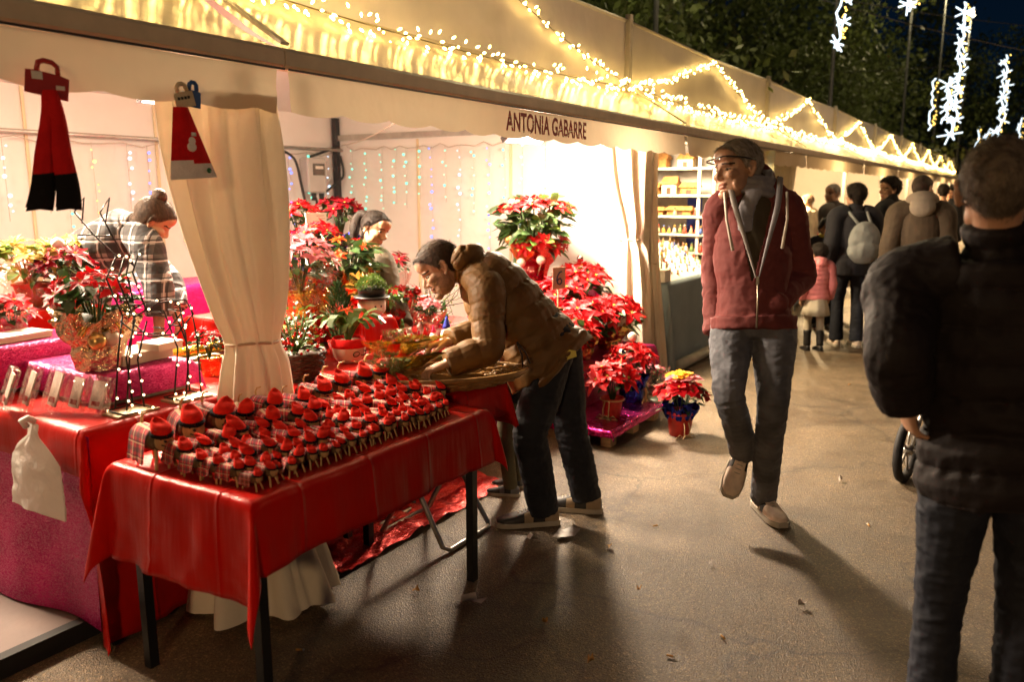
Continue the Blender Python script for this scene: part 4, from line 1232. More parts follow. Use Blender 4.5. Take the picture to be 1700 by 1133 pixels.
# display tables
T2 = (-3.30, -1.99, 2.72, 3.08)
t = thing('trestle_table', 'folding trestle table under the basket with bent steel legs', 'table', (-2.64, 2.9, 0))
mb = MB(); mb.box((0, 0, .735), (1.31, .36, .03)); mb.build('table_top', TABLEW, t, False)
for (xa, xb) in ((.36, .48), (-.10, .15)):
    for sg in (-1, 1):
        mb = MB(); mb.tube([(xa - .22 * sg, -.13, .72), (xa + .18 * sg, -.14, .03), (xa + .20 * sg, -.11, .014), (xa + .20 * sg, .20, .014), (xa + .18 * sg, .22, .03), (xa - .22 * sg, .16, .72)], .0125, 8); mb.build('leg_frame', CHROME, t)
    mb = MB(); mb.tube([(xa, -.13, .30), (xa, .18, .30)], .01, 7); mb.build('stretcher', CHROME, t)
cloth('tablecloth', 'dull red cloth over the trestle table below the wicker basket', T2, .762, (.3, .17, .05, .22), REDSAT2, amp=.02, seed=8, step=.022, freq=9)
T3 = (-3.30, -2.53, 2.14, 2.70)
table('display table behind the log figures', T3, .755, BLACKLEG)
cloth('tablecloth', 'red cloth on the display table behind the big plaid logs', T3, .760, (.3, .30, .30, .02), REDSAT2, amp=.02, seed=9, step=.03)
T4 = (-3.95, -2.72, 3.12, 4.55)
table('deep flower table in the middle of the stall', T4, .755, BLACKLEG, z0=.07)
cloth('tablecloth', 'red cloth on the deep flower table in the middle', T4, .760, (.3, .5, .03, .5), REDSAT2, amp=.02, seed=11, step=.04)
def riser(label, box, z0, z1, m, ov=.06, seed=0):
    x0, x1, y0, y1 = box; t = thing('display_riser', label, 'display riser', ((x0 + x1) / 2, (y0 + y1) / 2, z0))
    mb = MB(); mb.box((0, 0, (z1 - z0) / 2 - .004), (x1 - x0 - .02, y1 - y0 - .02, z1 - z0 - .01)); mb.build('box', TABLEW, t, False)
    vs, fs = cloth_geo(-(x1 - x0) / 2, (x1 - x0) / 2, -(y1 - y0) / 2, (y1 - y0) / 2, z1 - z0, (z1 - z0 - .01,) * 4, amp=.015, seed=seed, step=.02)
    mb = MB(); mb.add(vs, fs); mb.build('cover', m, t)
    return t
riser('red covered riser under the green moss plant', (-3.36, -3.04, 3.28, 3.54), .765, .925, REDSAT, seed=3)
riser('red covered riser under the pink and orange poinsettias', (-3.85, -3.32, 2.78, 4.25), .765, .95, REDSAT2, seed=4)
riser('back red riser under the two dark red poinsettias', (-4.5, -4.02, 3.75, 4.65), .07, 1.16, REDSAT2, seed=6)
riser('magenta sequin step behind the wire reindeer', (-3.42, -2.90, 1.70, 2.10), .812, .935, MAG, seed=7)
riser('magenta sequin step at the left picture edge', (-3.74, -3.46, 1.54, 2.08), .812, 1.0, MAG, seed=8)
riser('magenta covered back shelf behind the plaid woman', (-5.2, -4.75, 3.0, 4.2), .07, 1.0, MAG, seed=9)
riser('back shelf for the pale yellow poinsettias', (-4.55, -3.92, 1.55, 2.35), .07, 1.06, REDSAT2, seed=10)
riser('magenta covered stand under the big red poinsettia with the price six', (-3.95, -3.2, 5.75, 6.45), .07, .86, MAG, seed=12)
riser('low magenta step under the pile of red poinsettias', (-3.2, -2.55, 4.75, 6.3), .07, .36, MAG, seed=13)
riser('red step behind the red poinsettia pile', (-3.35, -2.95, 5.2, 6.35), .36, .56, REDSAT2, seed=14)
# red sequin cloth crumpled on the ground
mb = MB()
mb.grid(lambda u, v: (-2.95 + u * .62, 2.35 + v * 1.35, .004 + .03 * abs(wob(u * 3, v * 6, 1, 3, 2.1)) + .012 * abs(wob(u * 9, v * 16, 3, 5, 2))), 40, 70)
tag(mb.build('sequin_cloth', REDSEQ), 'crumpled red sequin cloth lying on the ground under the tables', 'cloth')
mb = MB()
mb.grid(lambda u, v: (-2.70 + u * .05 + .03 * math.sin(v * 14), 3.0 + v * 1.75, .76 * (1 - u) ** .8 * .9 + .004 + .02 * abs(wob(u * 3, v * 6, 1, 9, 2.1))), 16, 50)
tag(mb.build('sequin_drape', MAG), 'magenta sequin drape hanging behind the bending man legs', 'drape')

# ------------------------------------------------------------------ curtains
CURT = mat('curtain_cloth', (.80, .72, .58), .6, 0, .35, .10, 3, .3, 14, .02, transl=.22)
CORD = mat('tie_cord', (.55, .44, .30), .8)
def curtain(label, rows, pleats, tie_i, seed=0, nseg=120, front=(1, 0, 0)):
    """rows: (z, centre x, centre y, half width, half depth, pleat amplitude, direction angle)"""
    rows = np.array(rows, float); base = A3(rows[-1][1], rows[-1][2], 0)
    tz = np.linspace(0, len(rows) - 1, 60)
    Cc = np.stack([np.interp(tz, range(len(rows)), rows[:, k]) for k in range(7)], 1)
    Cc = np.stack([catmull(rows, 8)[:, k] for k in range(7)], 1)
    t = thing('curtain', label, 'curtain', base, group='gathered tent curtains')
    vs = []
    for i, (z, x, y, hw, hd, pa, an) in enumerate(Cc):
        d = A3(math.cos(an), math.sin(an), 0); n_ = A3(-d[1], d[0], 0)
        for k in range(nseg):
            a = 2 * math.pi * k / nseg
            drift = .5 * wob(z * 1.2, a, seed, 4, 1.0) + z * .25
            ph_ = math.sin(pleats * a + drift * 2.0 + 1.6 * wob(a * 1.5, z * .7, seed, 8, 1.0)); pl = math.copysign(abs(ph_) ** .65, ph_) * pa * (1.1 + .9 * wob(a * 2.0, z * 1.5, seed, 2, 1.0)) + .35 * pa * math.sin(pleats * 2.3 * a + seed + drift * 3)
            rr = 1 + pl
            p = A3(x, y, z) + d * math.cos(a) * hw * rr + n_ * math.sin(a) * hd * rr
            vs.append(p - base)
    m_ = len(Cc); fs = [(i * nseg + k, i * nseg + (k + 1) % nseg, (i + 1) * nseg + (k + 1) % nseg, (i + 1) * nseg + k) for i in range(m_ - 1) for k in range(nseg)]
    mb = MB(); mb.add(vs, fs); mb.build('fabric', CURT, t)
    z, x, y, hw, hd, pa, an = rows[tie_i]
    d = A3(math.cos(an), math.sin(an), 0); n_ = A3(-d[1], d[0], 0)
    mb = MB(); mb.tube([A3(x, y, z + .004 * math.sin(3 * a)) - base + (d * math.cos(a) * hw + n_ * math.sin(a) * hd) * 1.06 for a in np.linspace(0, 2 * math.pi, 30)], .006, 6)
    mb.tube([A3(x, y, z) - base + d * hw * 1.07, A3(x, y, z - .05) - base + d * hw * 1.12, A3(x, y, z - .13) - base + d * hw * 1.05], .005, 6); mb.build('tie_cord', CORD, t)
    return t
ta = R(55)
curtain('cream curtain gathered by a cord beside the log figure table', [
    (1.985, -2.655, 2.115, .185, .09, .16, ta), (1.75, -2.65, 2.125, .178, .09, .2, ta), (1.45, -2.645, 2.145, .155, .088, .2, ta), (1.15, -2.635, 2.18, .118, .085, .18, ta), (1.02, -2.63, 2.195, .098, .075, .11, ta),
    (.92, -2.62, 2.195, .112, .085, .18, ta), (.70, -2.60, 2.17, .135, .10, .2, ta), (.40, -2.56, 2.12, .17, .13, .16, ta), (.15, -2.46, 2.05, .24, .17, .13, ta), (.03, -2.42, 2.03, .27, .20, .12, ta)], 8, 4, 1)
tb = R(-8)
curtain('bright cream curtain gathered at the right end of the flower stall', [
    (2.03, -3.06, 6.50, .24, .10, .2, tb), (1.7, -3.02, 6.50, .20, .10, .22, tb), (1.35, -2.92, 6.50, .135, .08, .2, tb), (1.22, -2.89, 6.50, .105, .075, .12, tb), (1.1, -2.88, 6.50, .13, .09, .22, tb),
    (.8, -2.87, 6.49, .16, .11, .25, tb), (.45, -2.86, 6.48, .18, .12, .2, tb), (.12, -2.85, 6.47, .20, .13, .2, tb)], 8, 3, 3)
curtain('cream curtain folded against the figurine tent pole', [
    (2.03, -2.83, 6.76, .06, .05, .2, tb), (1.5, -2.81, 6.76, .055, .05, .2, tb), (1.0, -2.77, 6.75, .05, .05, .2, tb), (.5, -2.72, 6.74, .06, .06, .2, tb), (.05, -2.68, 6.74, .075, .06, .2, tb)], 5, 2, 5)
curtain('pale curtain at the far end of the figurine stall', [
    (2.03, -2.70, 10.95, .12, .08, .2, tb), (1.2, -2.70, 10.95, .08, .06, .2, tb), (.5, -2.66, 10.9, .13, .09, .2, tb), (.05, -2.64, 10.9, .15, .10, .2, tb)], 6, 1, 7)

# ------------------------------------------------------------------ hanging hats on header cards
FELT = mat('red_felt', (.58, .014, .014), .95, 0, .1, .15, 20, .6, 120, .004, sheen=.4); FELTB = mat('black_felt', (.012, .011, .011), .95, 0, .1, .2, 20, .5, 120, .004); FELTW = mat('white_felt', (.78, .74, .70), .95, 0, .1, .1, 20, .6, 90, .004)
CARDR = mat('red_card', (.40, .03, .025), .35, 0, .5, .1); CARDG = mat('pale_card_print', (.62, .50, .32), .4, 0, .5, .2, 18); CARDB = mat('blue_card', (.03, .10, .32), .35, 0, .5, .1)
def header_card(t, m, w_, h_, z, ang, hook=True, y=0):
    mb = MB(); c, s_ = math.cos(ang), math.sin(ang)
    def q(a, b): return (0.0, y + a * c - b * s_, z + a * s_ + b * c)
    ring = [(-w_ / 2, -h_ / 2), (w_ / 2, -h_ / 2), (w_ / 2, h_ * .25), (w_ * .28, h_ * .3), (w_ * .24, h_ * .62), (-w_ * .24, h_ * .62), (-w_ * .28, h_ * .3), (-w_ / 2, h_ * .25)]
    hole = [(-w_ * .14, h_ * .42), (w_ * .14, h_ * .42)]
    for (xo, fl) in ((0, False), (.004, True)):
        vs = [tuple(A3(*q(a, b)) + A3(xo, 0, 0)) for a, b in ring]
        body_ = [0, 1, 2, 3, 6, 7]; mb.add([vs[i] for i in body_], [tuple(range(6)) if fl else tuple(range(5, -1, -1))])
    mb.tube([q(w_ * .25, h_ * .3), q(w_ * .22, h_ * .58), q(w_ * .1, h_ * .68), q(-w_ * .1, h_ * .68), q(-w_ * .22, h_ * .58), q(-w_ * .25, h_ * .3)], .008, 6)
    return mb.build('header_card', m, t)
# stocking-like red cap with black cuff
t = thing('red_cap', 'long red felt cap with a black band on a red header card', 'cap', (-2.452, 1.365, 1.57), group='caps pinned to the left valance')
mb = MB()
def leg_(u, v, sg, dy):
    z = .34 * (1 - v); hw = .020 + .020 * v
    y = dy * v + (u - .5) * 2 * hw + .010 * math.sin(v * 3) ; x = .018 * math.sin(math.pi * u) * sg * (1 - .2 * v) + .006 * math.sin(v * 9)
    return (x, y, z + .012 * (u - .5) * v * sg)
for dy, xo, ex in ((-.062, .0, 1.0), (.018, .014, 1.0)):
    for sg in (1, -1):
        def fn(u, v, sg=sg, dy=dy, xo=xo, ex=ex):
            p = leg_(u, v, sg, dy); return (p[0] + xo, p[1], p[2] - (ex - 1) * -.3 * v)
        mb.grid(fn, 10, 24)
mi = []
for k in range(len(mb.f)): 
    mi.append(1 if sum(mb.v[i][2] for i in mb.f[k]) / 4 < .105 else 0)
mb.m = mi
mb.build('felt', [FELT, FELTB], t)
hc = header_card(t, CARDR, .125, .085, .365, -.14); mb = MB(); mb.box((.0055, -.03, .380), (.002, .03, .022)); mb.build('card_print', WHITEP, hc, False); mb = MB(); mb.box((.0055, .035, .350), (.002, .025, .012)); mb.build('card_print', WHITEP, hc, False)
t = thing('red_cap', 'red felt cap with white band and snow figure print on a card', 'cap', (-2.452, 1.828, 1.665), group='caps pinned to the left valance')
mb = MB()
for sg in (1, -1):
    def fn(u, v, sg=sg):
        hw = .030 + .065 * v
        return (.024 * math.sin(math.pi * u) * sg, (u - .5) * 2 * hw + .035 * v - .02, .235 * (1 - v) + .012 * (u - .5) * v)
    mb.grid(fn, 12, 20)
mb.m = [1 if sum(mb.v[i][2] for i in f_) / 4 < .055 else 0 for f_ in mb.f]
mb.build('felt', [FELT, FELTW], t)
mb = MB(); mb.ell((.026, -.003, .125), (.003, .014, .014), nu=10, nv=6); mb.ell((.025, -.005, .105), (.003, .019, .016), nu=10, nv=6); mb.box((.027, .004, .147), (.004, .016, .012)); mb.build('snow_print', FELTW, t)
mb = MB(); mb.ell((.026, .058, .028), (.004, .010, .010), nu=6, nv=4); mb.build('print_dot', mat('green_print', (.02, .12, .04), .8), t)
hc = header_card(t, CARDG, .075, .065, .268, .25, y=-.005); h2 = header_card(t, CARDB, .06, .07, .275, -.1, y=.035); h2.location.x = -.006
for i in range(4): mb = MB(); mb.box((.0052, -.028 + i * .013, .262 + i * .003), (.002, .008, .009)); mb.build('card_print', CABLE, hc, False)

# ------------------------------------------------------------------ white carrier bag hung on the counter
t = thing('carrier_bag', 'white paper carrier bag hung on the left counter edge', 'bag', (-2.88, 1.435, .50))
mb = MB()
for sg in (1, -1):
    def fn(u, v, sg=sg):
        w_ = np.interp(v, [0, .12, .25, .4, 1], [.035, .03, .10, .155, .175]); x = (u - .5) * 2 * w_ + .02 * (1 - v)
        return (x, -.012 + sg * (.016 * math.sin(math.pi * u) * min(1, v * 2) + .005 * wob(u * 3, v * 4, sg, 3, 2)), .335 - v * .335 - .02 * abs(u - .5) * (1 if v < .5 else 0))
    mb.grid(fn, 18, 24)
mb.build('bag_skin', mat('bag_paper', (.93, .90, .85), .5, 0, .4, .05, 5, .6, 12, .02, transl=.2), t)
mb = MB(); mb.tube([(.015, -.03, .32), (.02, -.045, .345), (.03, -.03, .352), (.03, -.01, .335)], .012, 7); mb.build('knot', FELTW, t)

# ------------------------------------------------------------------ back of the stall: meter, cables, fairy lights
t = thing('electric_meter', 'pale electric meter box hung on the back wall', 'meter box', (-6.40, 6.27, 1.62))
METER = mat('meter_plastic', (.48, .45, .42), .4, 0, .5, .08)
mb = MB(); mb.box((0, 0, .17), (.13, .26, .36)); o = mb.build('case', METER, t, False); bv = o.modifiers.new('b', 'BEVEL'); bv.width = .02; bv.segments = 2
mb = MB(); mb.box((.068, .02, .23), (.012, .16, .12)); o = mb.build('window', mat('meter_window', (.10, .085, .07), .2, 0, .6, .2, 20), t, False)
mb = MB(); mb.box((.076, .02, .25), (.006, .11, .03)); mb.build('dial', WHITEP, o, False)
for y in (-.05, .06):
    mb = MB(); mb.tube([(.05, y, -.015), (.05, y, -.09)], .028, 10); mb.build('socket', CABLE, t)
CB_ = [([(-6.36, 5.75, 2.05), (-6.33, 5.95, 1.95), (-6.32, 6.02, 1.7), (-6.3, 6.05, 1.52), (-6.3, 6.13, 1.44), (-6.33, 6.24, 1.50), (-6.35, 6.24, 1.56)], 'black cable looping down to the meter box'),
       ([(-6.38, 6.22, 1.98), (-6.36, 6.35, 2.02), (-6.36, 6.62, 2.10)], 'short black cable above the meter box'),
       ([(-6.35, 6.40, 1.62), (-6.3, 6.52, 1.72), (-6.3, 6.62, 1.80), (-6.32, 6.60, 2.0)], 'black cable running to the corner pole')]
for pts, lb in CB_:
    mb = MB(); mb.tube([tuple(A3(*p) - A3(*pts[0])) for p in catmull(pts, 5)], .014, 7); o = mb.build('cable', CABLE); o.location = pts[0]; tag(o, lb, 'cable')
FB = [emis('fairy_blue', (.22, .28, 1.0), 2.2, False), emis('fairy_green', (.25, 1.0, .70), 1.5, False), emis('fairy_white', (.60, .80, 1.0), 2.0, False), emis('fairy_warm', (1.0, .60, .20), 2.2, False)]
FWIRE = mat('fairy_wire', (.50, .42, .34), .6, 0, .3, 0)
def light_curtain(label, a, b, z, nst, seed, off):
    rg = random.Random(seed); a, b = A3(*a, 0), A3(*b, 0)
    t = thing('light_curtain', label, 'light curtain', (a[0], a[1], 0), group='fairy light curtains')
    top = MB(); top.tube([(b - a) * i / 24 + A3(0, 0, z - .05 * abs(math.sin(i * 1.3))) for i in range(25)], .004, 5); top.build('top_wire', FWIRE, t)
    for i in range(nst):
        p = (b - a) * (i + .5 + rg.uniform(-.25, .25)) / nst; ln = rg.uniform(.55, 1.25); m = FB[rg.choice([0, 0, 1, 1, 2, 2, 3])]
        mb = MB(); mb.tube([p + A3(0, 0, z - .03), p + A3(rg.uniform(-.01, .01), rg.uniform(-.01, .01), z - ln)], .0022, 4); w_ = mb.build('strand_wire', FWIRE, t)
        mb = MB(); n_ = int(ln / .085)
        for k in range(n_):
            q = p + A3(*off) * rg.uniform(.6, 1.6) + A3(rg.uniform(-.02, .02) * (off[1] != 0), rg.uniform(-.02, .02) * (off[0] != 0), z - .08 - k * .085 + rg.uniform(-.03, .03))
            r_ = rg.choice([.007, .009, .012, .015]); mb.ell(q, (r_, r_, r_), nu=6, nv=4)
        o = mb.build('bulbs', m, w_, False); o['kind'] = 'stuff'
light_curtain('fairy light curtain on the back wall of the flower stall', (-6.38, 2.4), (-6.38, 6.55), 2.04, 18, 3, (.02, 0, 0))
light_curtain('fairy light curtain on the right side wall of the flower stall', (-6.25, 6.63), (-3.75, 6.63), 2.10, 14, 4, (0, -.02, 0))
mb = MB(); mb.tube([tuple(p) for p in sag((-6.2, 6.5, 2.1), (-2.7, 3.6, 2.16), .06)], .006, 5); tag(mb.build('ceiling_cord', FWIRE), 'thin pale cord strung across under the stall roof', 'cord')

# ------------------------------------------------------------------ wire reindeer figure with lights
WIREB = mat('black_wire', (.02, .018, .014), .45, .5)
t = thing('reindeer_figure', 'black wire reindeer figure with tiny warm lights on the counter', 'light figure', (-2.76, 1.82, .81))
mb = MB(); bl = MB(); rg = random.Random(5)
def wr_(pts, lights=True, r=.0035, n=None):
    pts = [A3(*p) for p in pts]; mb.tube(pts, r, 5)
    if not lights: return
    for i in range(len(pts) - 1):
        a, b = pts[i], pts[i + 1]; k = max(1, int(np.linalg.norm(b - a) / .075))
        for j in range(k):
            p = a + (b - a) * (j + rg.random() * .6) / k + A3(.008, 0, 0); bl.ell(p, (.0045, .0045, .0045), nu=5, nv=4)
for xo in (-.035, .035):
    wr_([(xo, -.13, .02), (xo, -.10, .22), (xo, -.07, .36)]); wr_([(xo, -.06, .02), (xo, -.07, .2), (xo, -.02, .34)])
    wr_([(xo, .12, .02), (xo, .15, .2), (xo, .10, .36)]); wr_([(xo, .19, .02), (xo, .19, .24), (xo, .17, .38)])
    wr_([(xo, -.07, .36), (xo, .03, .40), (xo, .15, .40), (xo, .18, .34), (xo, .10, .27), (xo, -.02, .28), (xo, -.08, .34)])
    wr_([(xo, -.07, .36), (xo, -.12, .50), (xo * .7, -.08, .58), (xo * .7, -.02, .60), (xo * .5, -.05, .52), (xo, -.02, .38)])
    wr_([(xo * .7, -.08, .58), (xo * 1.6, -.14, .66), (xo * 2.2, -.19, .74)], False, .003); wr_([(xo * 1.6, -.14, .66), (xo * 1.6, -.20, .66)], False, .003)
    wr_([(xo * 2.2, -.19, .74), (xo * 2.2, -.15, .79), (xo * 2.0, -.17, .70)], False, .003)
for (y0, y1) in ((-.15, -.03), (.09, .21)):
    wr_([(-.06, y0, .012), (.06, y0, .012), (.06, y1, .012), (-.06, y1, .012), (-.06, y0, .012)])
for z_ in (.30, .36, .40):
    for y_ in (-.04, .05, .12): mb.tube([(-.035, y_, z_), (.035, y_, z_)], .003, 4)
mb.build('wire_frame', WIREB, t); o = bl.build('bulbs', BULBSEEN, t, False); o['kind'] = 'stuff'
for y_ in (-.09, .15):
    m2 = MB(); m2.box((.0, y_, .004), (.10, .17, .008)); m2.build('base_plate', mat('base_gold', (.45, .36, .2), .4, .4), t, False)

# ------------------------------------------------------------------ litter and small things on the ground
LEAFD = mat('dry_leaf', (.42, .36, .31), .7, 0, .3, .3, 20)
def scrap(u, v, r, seed, label, m, rz=0, cat='dry leaf'):
    rg = random.Random(seed); p = onz(u, v, 0); mb = MB(); vs = [(0, 0, .012)]; n_ = 9
    for i in range(n_):
        a = 2 * math.pi * i / n_; q = r * rg.uniform(.55, 1.15); vs.append((math.cos(a) * q * 1.25, math.sin(a) * q * .75, .006 + rg.uniform(0, .03)))
    mb.add(vs, [(0, 1 + i, 1 + (i + 1) % n_) for i in range(n_)]); o = mb.build('dry_leaf' if 'leaf' in cat else 'paper_scrap', m); o.location = (p[0], p[1], .002); o.rotation_euler = (0, 0, rz)
    tag(o, label, cat)
scrap(779, 1003, .055, 2, 'pale dry leaf on the asphalt before the log table', LEAFD, .3)
scrap(940, 890, .07, 3, 'grey paper scrap behind the bending man heel', mat('grey_paper', (.36, .33, .30), .6), 1.1, 'paper scrap')
scrap(885, 899, .03, 4, 'small pale paper scrap under the bending man shoe', mat('pale_scrap', (.5, .46, .42), .6), .2, 'paper scrap')
BUTT = mat('cigarette_filter', (.55, .27, .06), .7); BUTTW = mat('cigarette_paper', (.7, .66, .58), .7)
for i, (u, v, a, lb) in enumerate([(497, 1083, .5, 'cigarette butt on the asphalt below the hanging cloth corner'), (1112, 1093, .1, 'cigarette butt near the bottom middle of the street'), (1442, 875, 2.0, 'cigarette butt between the walking man and the near man'),
                                (1088, 876, 1.0, 'cigarette butt left of the walking man shoes'), (1410, 640, 1.0, 'cigarette butt in front of the girl in pink'), (1200, 1062, 2.4, 'cigarette butt in the walking man shadow')]):
    p = onz(u, v, 0); t = thing('cigarette_butt', lb, 'cigarette butt', (p[0], p[1], .004), a, 'cigarette butts on the street')
    mb = MB(); mb.tube([(-.012, 0, .004), (.012, 0, .004)], .004, 7); mb.build('filter', BUTT, t); mb = MB(); mb.tube([(.012, 0, .004), (.018, .001, .003)], .0042, 7); mb.build('paper_end', BUTTW, t)

# ------------------------------------------------------------------ leaves, flowers, pots
def leaf6(mb, p, d, n_, L, W, droop=.15, mi=0):
    d = unit(d); s = unit(np.cross(d, n_)); n_ = np.cross(s, d)
    c1 = p + d * L * .42 - n_ * L * .05; c2 = p + d * L * .75 - n_ * L * (.04 + droop * .5)
    tip = p + d * L - n_ * L * droop
    a1 = p + d * L * .40 + s * W * .5 + n_ * L * .03; b1 = p + d * L * .40 - s * W * .5 + n_ * L * .03
    a2 = p + d * L * .74 + s * W * .30 - n_ * L * droop * .45; b2 = p + d * L * .74 - s * W * .30 - n_ * L * droop * .45
    mb.add([p, a1, c1, b1, a2, c2, b2, tip], [(0, 2, 1), (0, 3, 2), (1, 2, 5, 4), (2, 3, 6, 5), (4, 5, 7), (5, 6, 7)], mi)
GREEN = mat('leaf_green', (.028, .065, .014), .42, 0, .45, .45, 9, transl=.2); GREENL = mat('leaf_light', (.075, .14, .02), .42, 0, .45, .4, 9, transl=.25); GREENY = mat('leaf_yellow_green', (.17, .22, .035), .45, 0, .4, .3, 9, transl=.25)
BR = {k: mat('bract_' + k, c, .5, 0, .18, .22, 30, .3, 60, .003, transl=.22) for k, c in dict(red=(.40, .003, .005), dark=(.22, .003, .010), pink=(.64, .20, .24), orange=(.50, .06, .004), cream=(.50, .39, .09), hot=(.44, .004, .010), yellow=(.72, .38, .02)).items()}
CENTER = mat('flower_centre', (.55, .45, .06), .6)
def flower_mesh(key, seed, npet=(6, 6), wide=.5):
    rg = np.random.default_rng(seed); mb = MB()
    for ring, (n_, el, L) in enumerate(((npet[0], .12, 1.0), (npet[1], .55, .68))):
        for i in range(n_):
            a = 2 * math.pi * (i + .5 * ring) / n_ + rg.normal(0, .15); e = el + rg.normal(0, .12)
            d = A3(math.cos(a) * math.cos(e), math.sin(a) * math.cos(e), math.sin(e))
            leaf6(mb, d * .05 + A3(0, 0, .03 * ring), d, A3(0, 0, 1), L * rg.uniform(.85, 1.1), L * wide * rg.uniform(.8, 1.1), rg.uniform(.1, .3))
    for i in range(5):
        a = i * 1.256; mb.ell((math.cos(a) * .06, math.sin(a) * .06, .10), (.04, .04, .05), nu=5, nv=3, mi=1)
    return mb.mesh('flower', [BR[key], CENTER])
FLM = {}
def flower(key, i, wide=.5):
    k = (key, i % 3, wide)
    if k not in FLM: FLM[k] = flower_mesh(key, 40 + i % 3, wide=wide)
    return FLM[k]
FOL = {}
def foliage(mkey, v, n_=75, low=-.35):
    k = (mkey.name, v, n_)
    if k in FOL: return FOL[k]
    rg = np.random.default_rng(70 + v); mb = MB()
    for i in range(n_):
        th = rg.uniform(0, 2 * math.pi); zz = rg.uniform(low, .85); rr = math.sqrt(max(0, 1 - zz * zz)) * rg.uniform(.35, .85)
        p = A3(math.cos(th) * rr, math.sin(th) * rr, zz * .62); out = unit(A3(math.cos(th), math.sin(th), rg.uniform(-.5, .7)))
        leaf6(mb, p, unit(out + rg.normal(0, .25, 3)), unit(A3(0, 0, 1) + rg.normal(0, .35, 3) + out * .3), rg.uniform(.34, .56), rg.uniform(.2, .32), rg.uniform(.1, .4))
    for i in range(9):
        a = i * .7; mb.tube([(0, 0, -1.0), (math.cos(a) * .2, math.sin(a) * .2, -.3), (math.cos(a) * .45, math.sin(a) * .45, .35)], [.03, .025, .018], 5)
    FOL[k] = mb.mesh('foliage', mkey); return FOL[k]
POTM = {'red': mat('red_pot', (.45, .02, .015), .45, 0, .5, .2, 30, .5, 70, .003), 'terra': mat('brown_pot', (.30, .12, .05), .7), 'blue': foil('blue_foil', (.02, .03, .30), .2), 'gold': foil('gold_foil', (.75, .50, .16), .2, 20), 'silver': foil('silver_foil', (.75, .66, .55), .16, 20), 'redfoil': foil('red_foil', (.55, .02, .02), .22, 20)}
CELLO = film('cellophane', (.98, .96, .93), .22, .10, 20); CELLOG = film('gold_cellophane', (.95, .80, .45), .42, .12, 26); CELLOR = film('red_cellophane', (.95, .25, .22), .3, .12, 22)
CRINK = foil('crinkled_foil', (.85, .68, .44), .15, 42, 1.0)
RAFFIA = mat('raffia', (.55, .40, .20), .7); RIBBON = foil('gold_ribbon', (.80, .55, .15), .25, 12)
def wrap_mesh(r0, r1, h, m, seed=0, folds=11, amp=.16):
    mb = MB(); rg = random.Random(seed); ph = rg.random() * 6
    def f(u, v):
        a = 2 * math.pi * u; r = r0 + (r1 - r0) * (v ** 1.3) - .02 * math.exp(-((v - .45) / .1) ** 2) * (r1 / .2); k = 1 + amp * v * (math.sin(folds * a + ph) * .6 + math.sin(folds * 1.7 * a + 2 * ph) * .5) + .09 * wob(math.cos(a) * 3, math.sin(a) * 3, v * 4 + seed, 6, 1.7)
        return (r * k * math.cos(a), r * k * math.sin(a), h * v * (1 + .10 * v * math.sin(folds * .5 * a + ph)))
    mb.grid(f, 66, 14, True); return mb.build('wrapping', m)
def plant(label, base, Rc, H, key, nfl, pot=('red', .075, .13), wrap=None, fs=.095, fol=None, seed=0, name='poinsettia', cat='poinsettia', flat=.55, ring=.92, extra=None, low=-.35, nleaf=75, wide=.5, group=None, tops=1.0):
    rg = np.random.default_rng(seed); fol = fol or GREEN
    t = thing(name, label, cat, base, rg.uniform(0, 6), group=group)
    if pot:
        pk, pr, ph = pot; mb = MB(); mb.lathe([(pr * .72, 0), (pr * .95, ph * .9), (pr * 1.06, ph * .9), (pr * 1.06, ph), (pr * .95, ph), (pr * .9, ph * .9), (.001, ph * .88)], 20); mb.build('pot', POTM[pk], t, auto=40)
    if wrap:
        wm, r0, r1, h = wrap; o = wrap_mesh(r0, r1, h, wm, seed); o.parent = t
    o = link_mesh('foliage', foliage(fol, seed % 3, nleaf, low), t, (0, 0, H), (0, 0, rg.uniform(0, 6)), (Rc, Rc, Rc * (flat / .55))); o['kind'] = 'stuff'
    for i in range(nfl):
        u_ = (i + .5) / nfl; z_ = 1 - (1 - .12) * u_ * tops; a = i * 2.399 + rg.normal(0, .15); rr = math.sqrt(max(0, 1 - z_ * z_))
        p = A3(math.cos(a) * rr * Rc * ring, math.sin(a) * rr * Rc * ring, H + z_ * Rc * flat + rg.normal(0, .008) + Rc * .12)
        nrm = unit(A3(math.cos(a) * rr * .8, math.sin(a) * rr * .8, .55 + z_ * .7))
        q = Vector(nrm).to_track_quat('Z', 'Y').to_euler(); k = fs * rg.uniform(.85, 1.15)
        fo_ = link_mesh('flower', flower(key if isinstance(key, str) else key[i % len(key)], i, wide), t, p, q, k); fo_.rotation_euler.rotate_axis('Z', rg.uniform(0, 6))
    if extra: extra(t, rg)
    return t
ZIPG = mat('gold_cap', (.6, .42, .15), .3, .9)
BALL = {'gold': mat('gold_ball', (.80, .52, .18), .25, .7), 'pearl': mat('pearl_ball', (.80, .66, .55), .3, .2, .5, .1), 'silver': mat('silver_ball', (.75, .73, .72), .12, 1.0), 'red': mat('red_ball', (.5, .01, .01), .2, .5)}
def ornament(t, p, r, k, stick=True):
    mb = MB(); mb.ell(p, (r, r, r), nu=14, nv=10); o = mb.build('bauble', BALL[k], t)
    if stick: mb = MB(); mb.tube([A3(*p) - A3(0, 0, r), A3(*p) * A3(.5, .5, 0) + A3(0, 0, max(.05, p[2] - .25))], .0025, 4); mb.build('stick', RAFFIA, o)
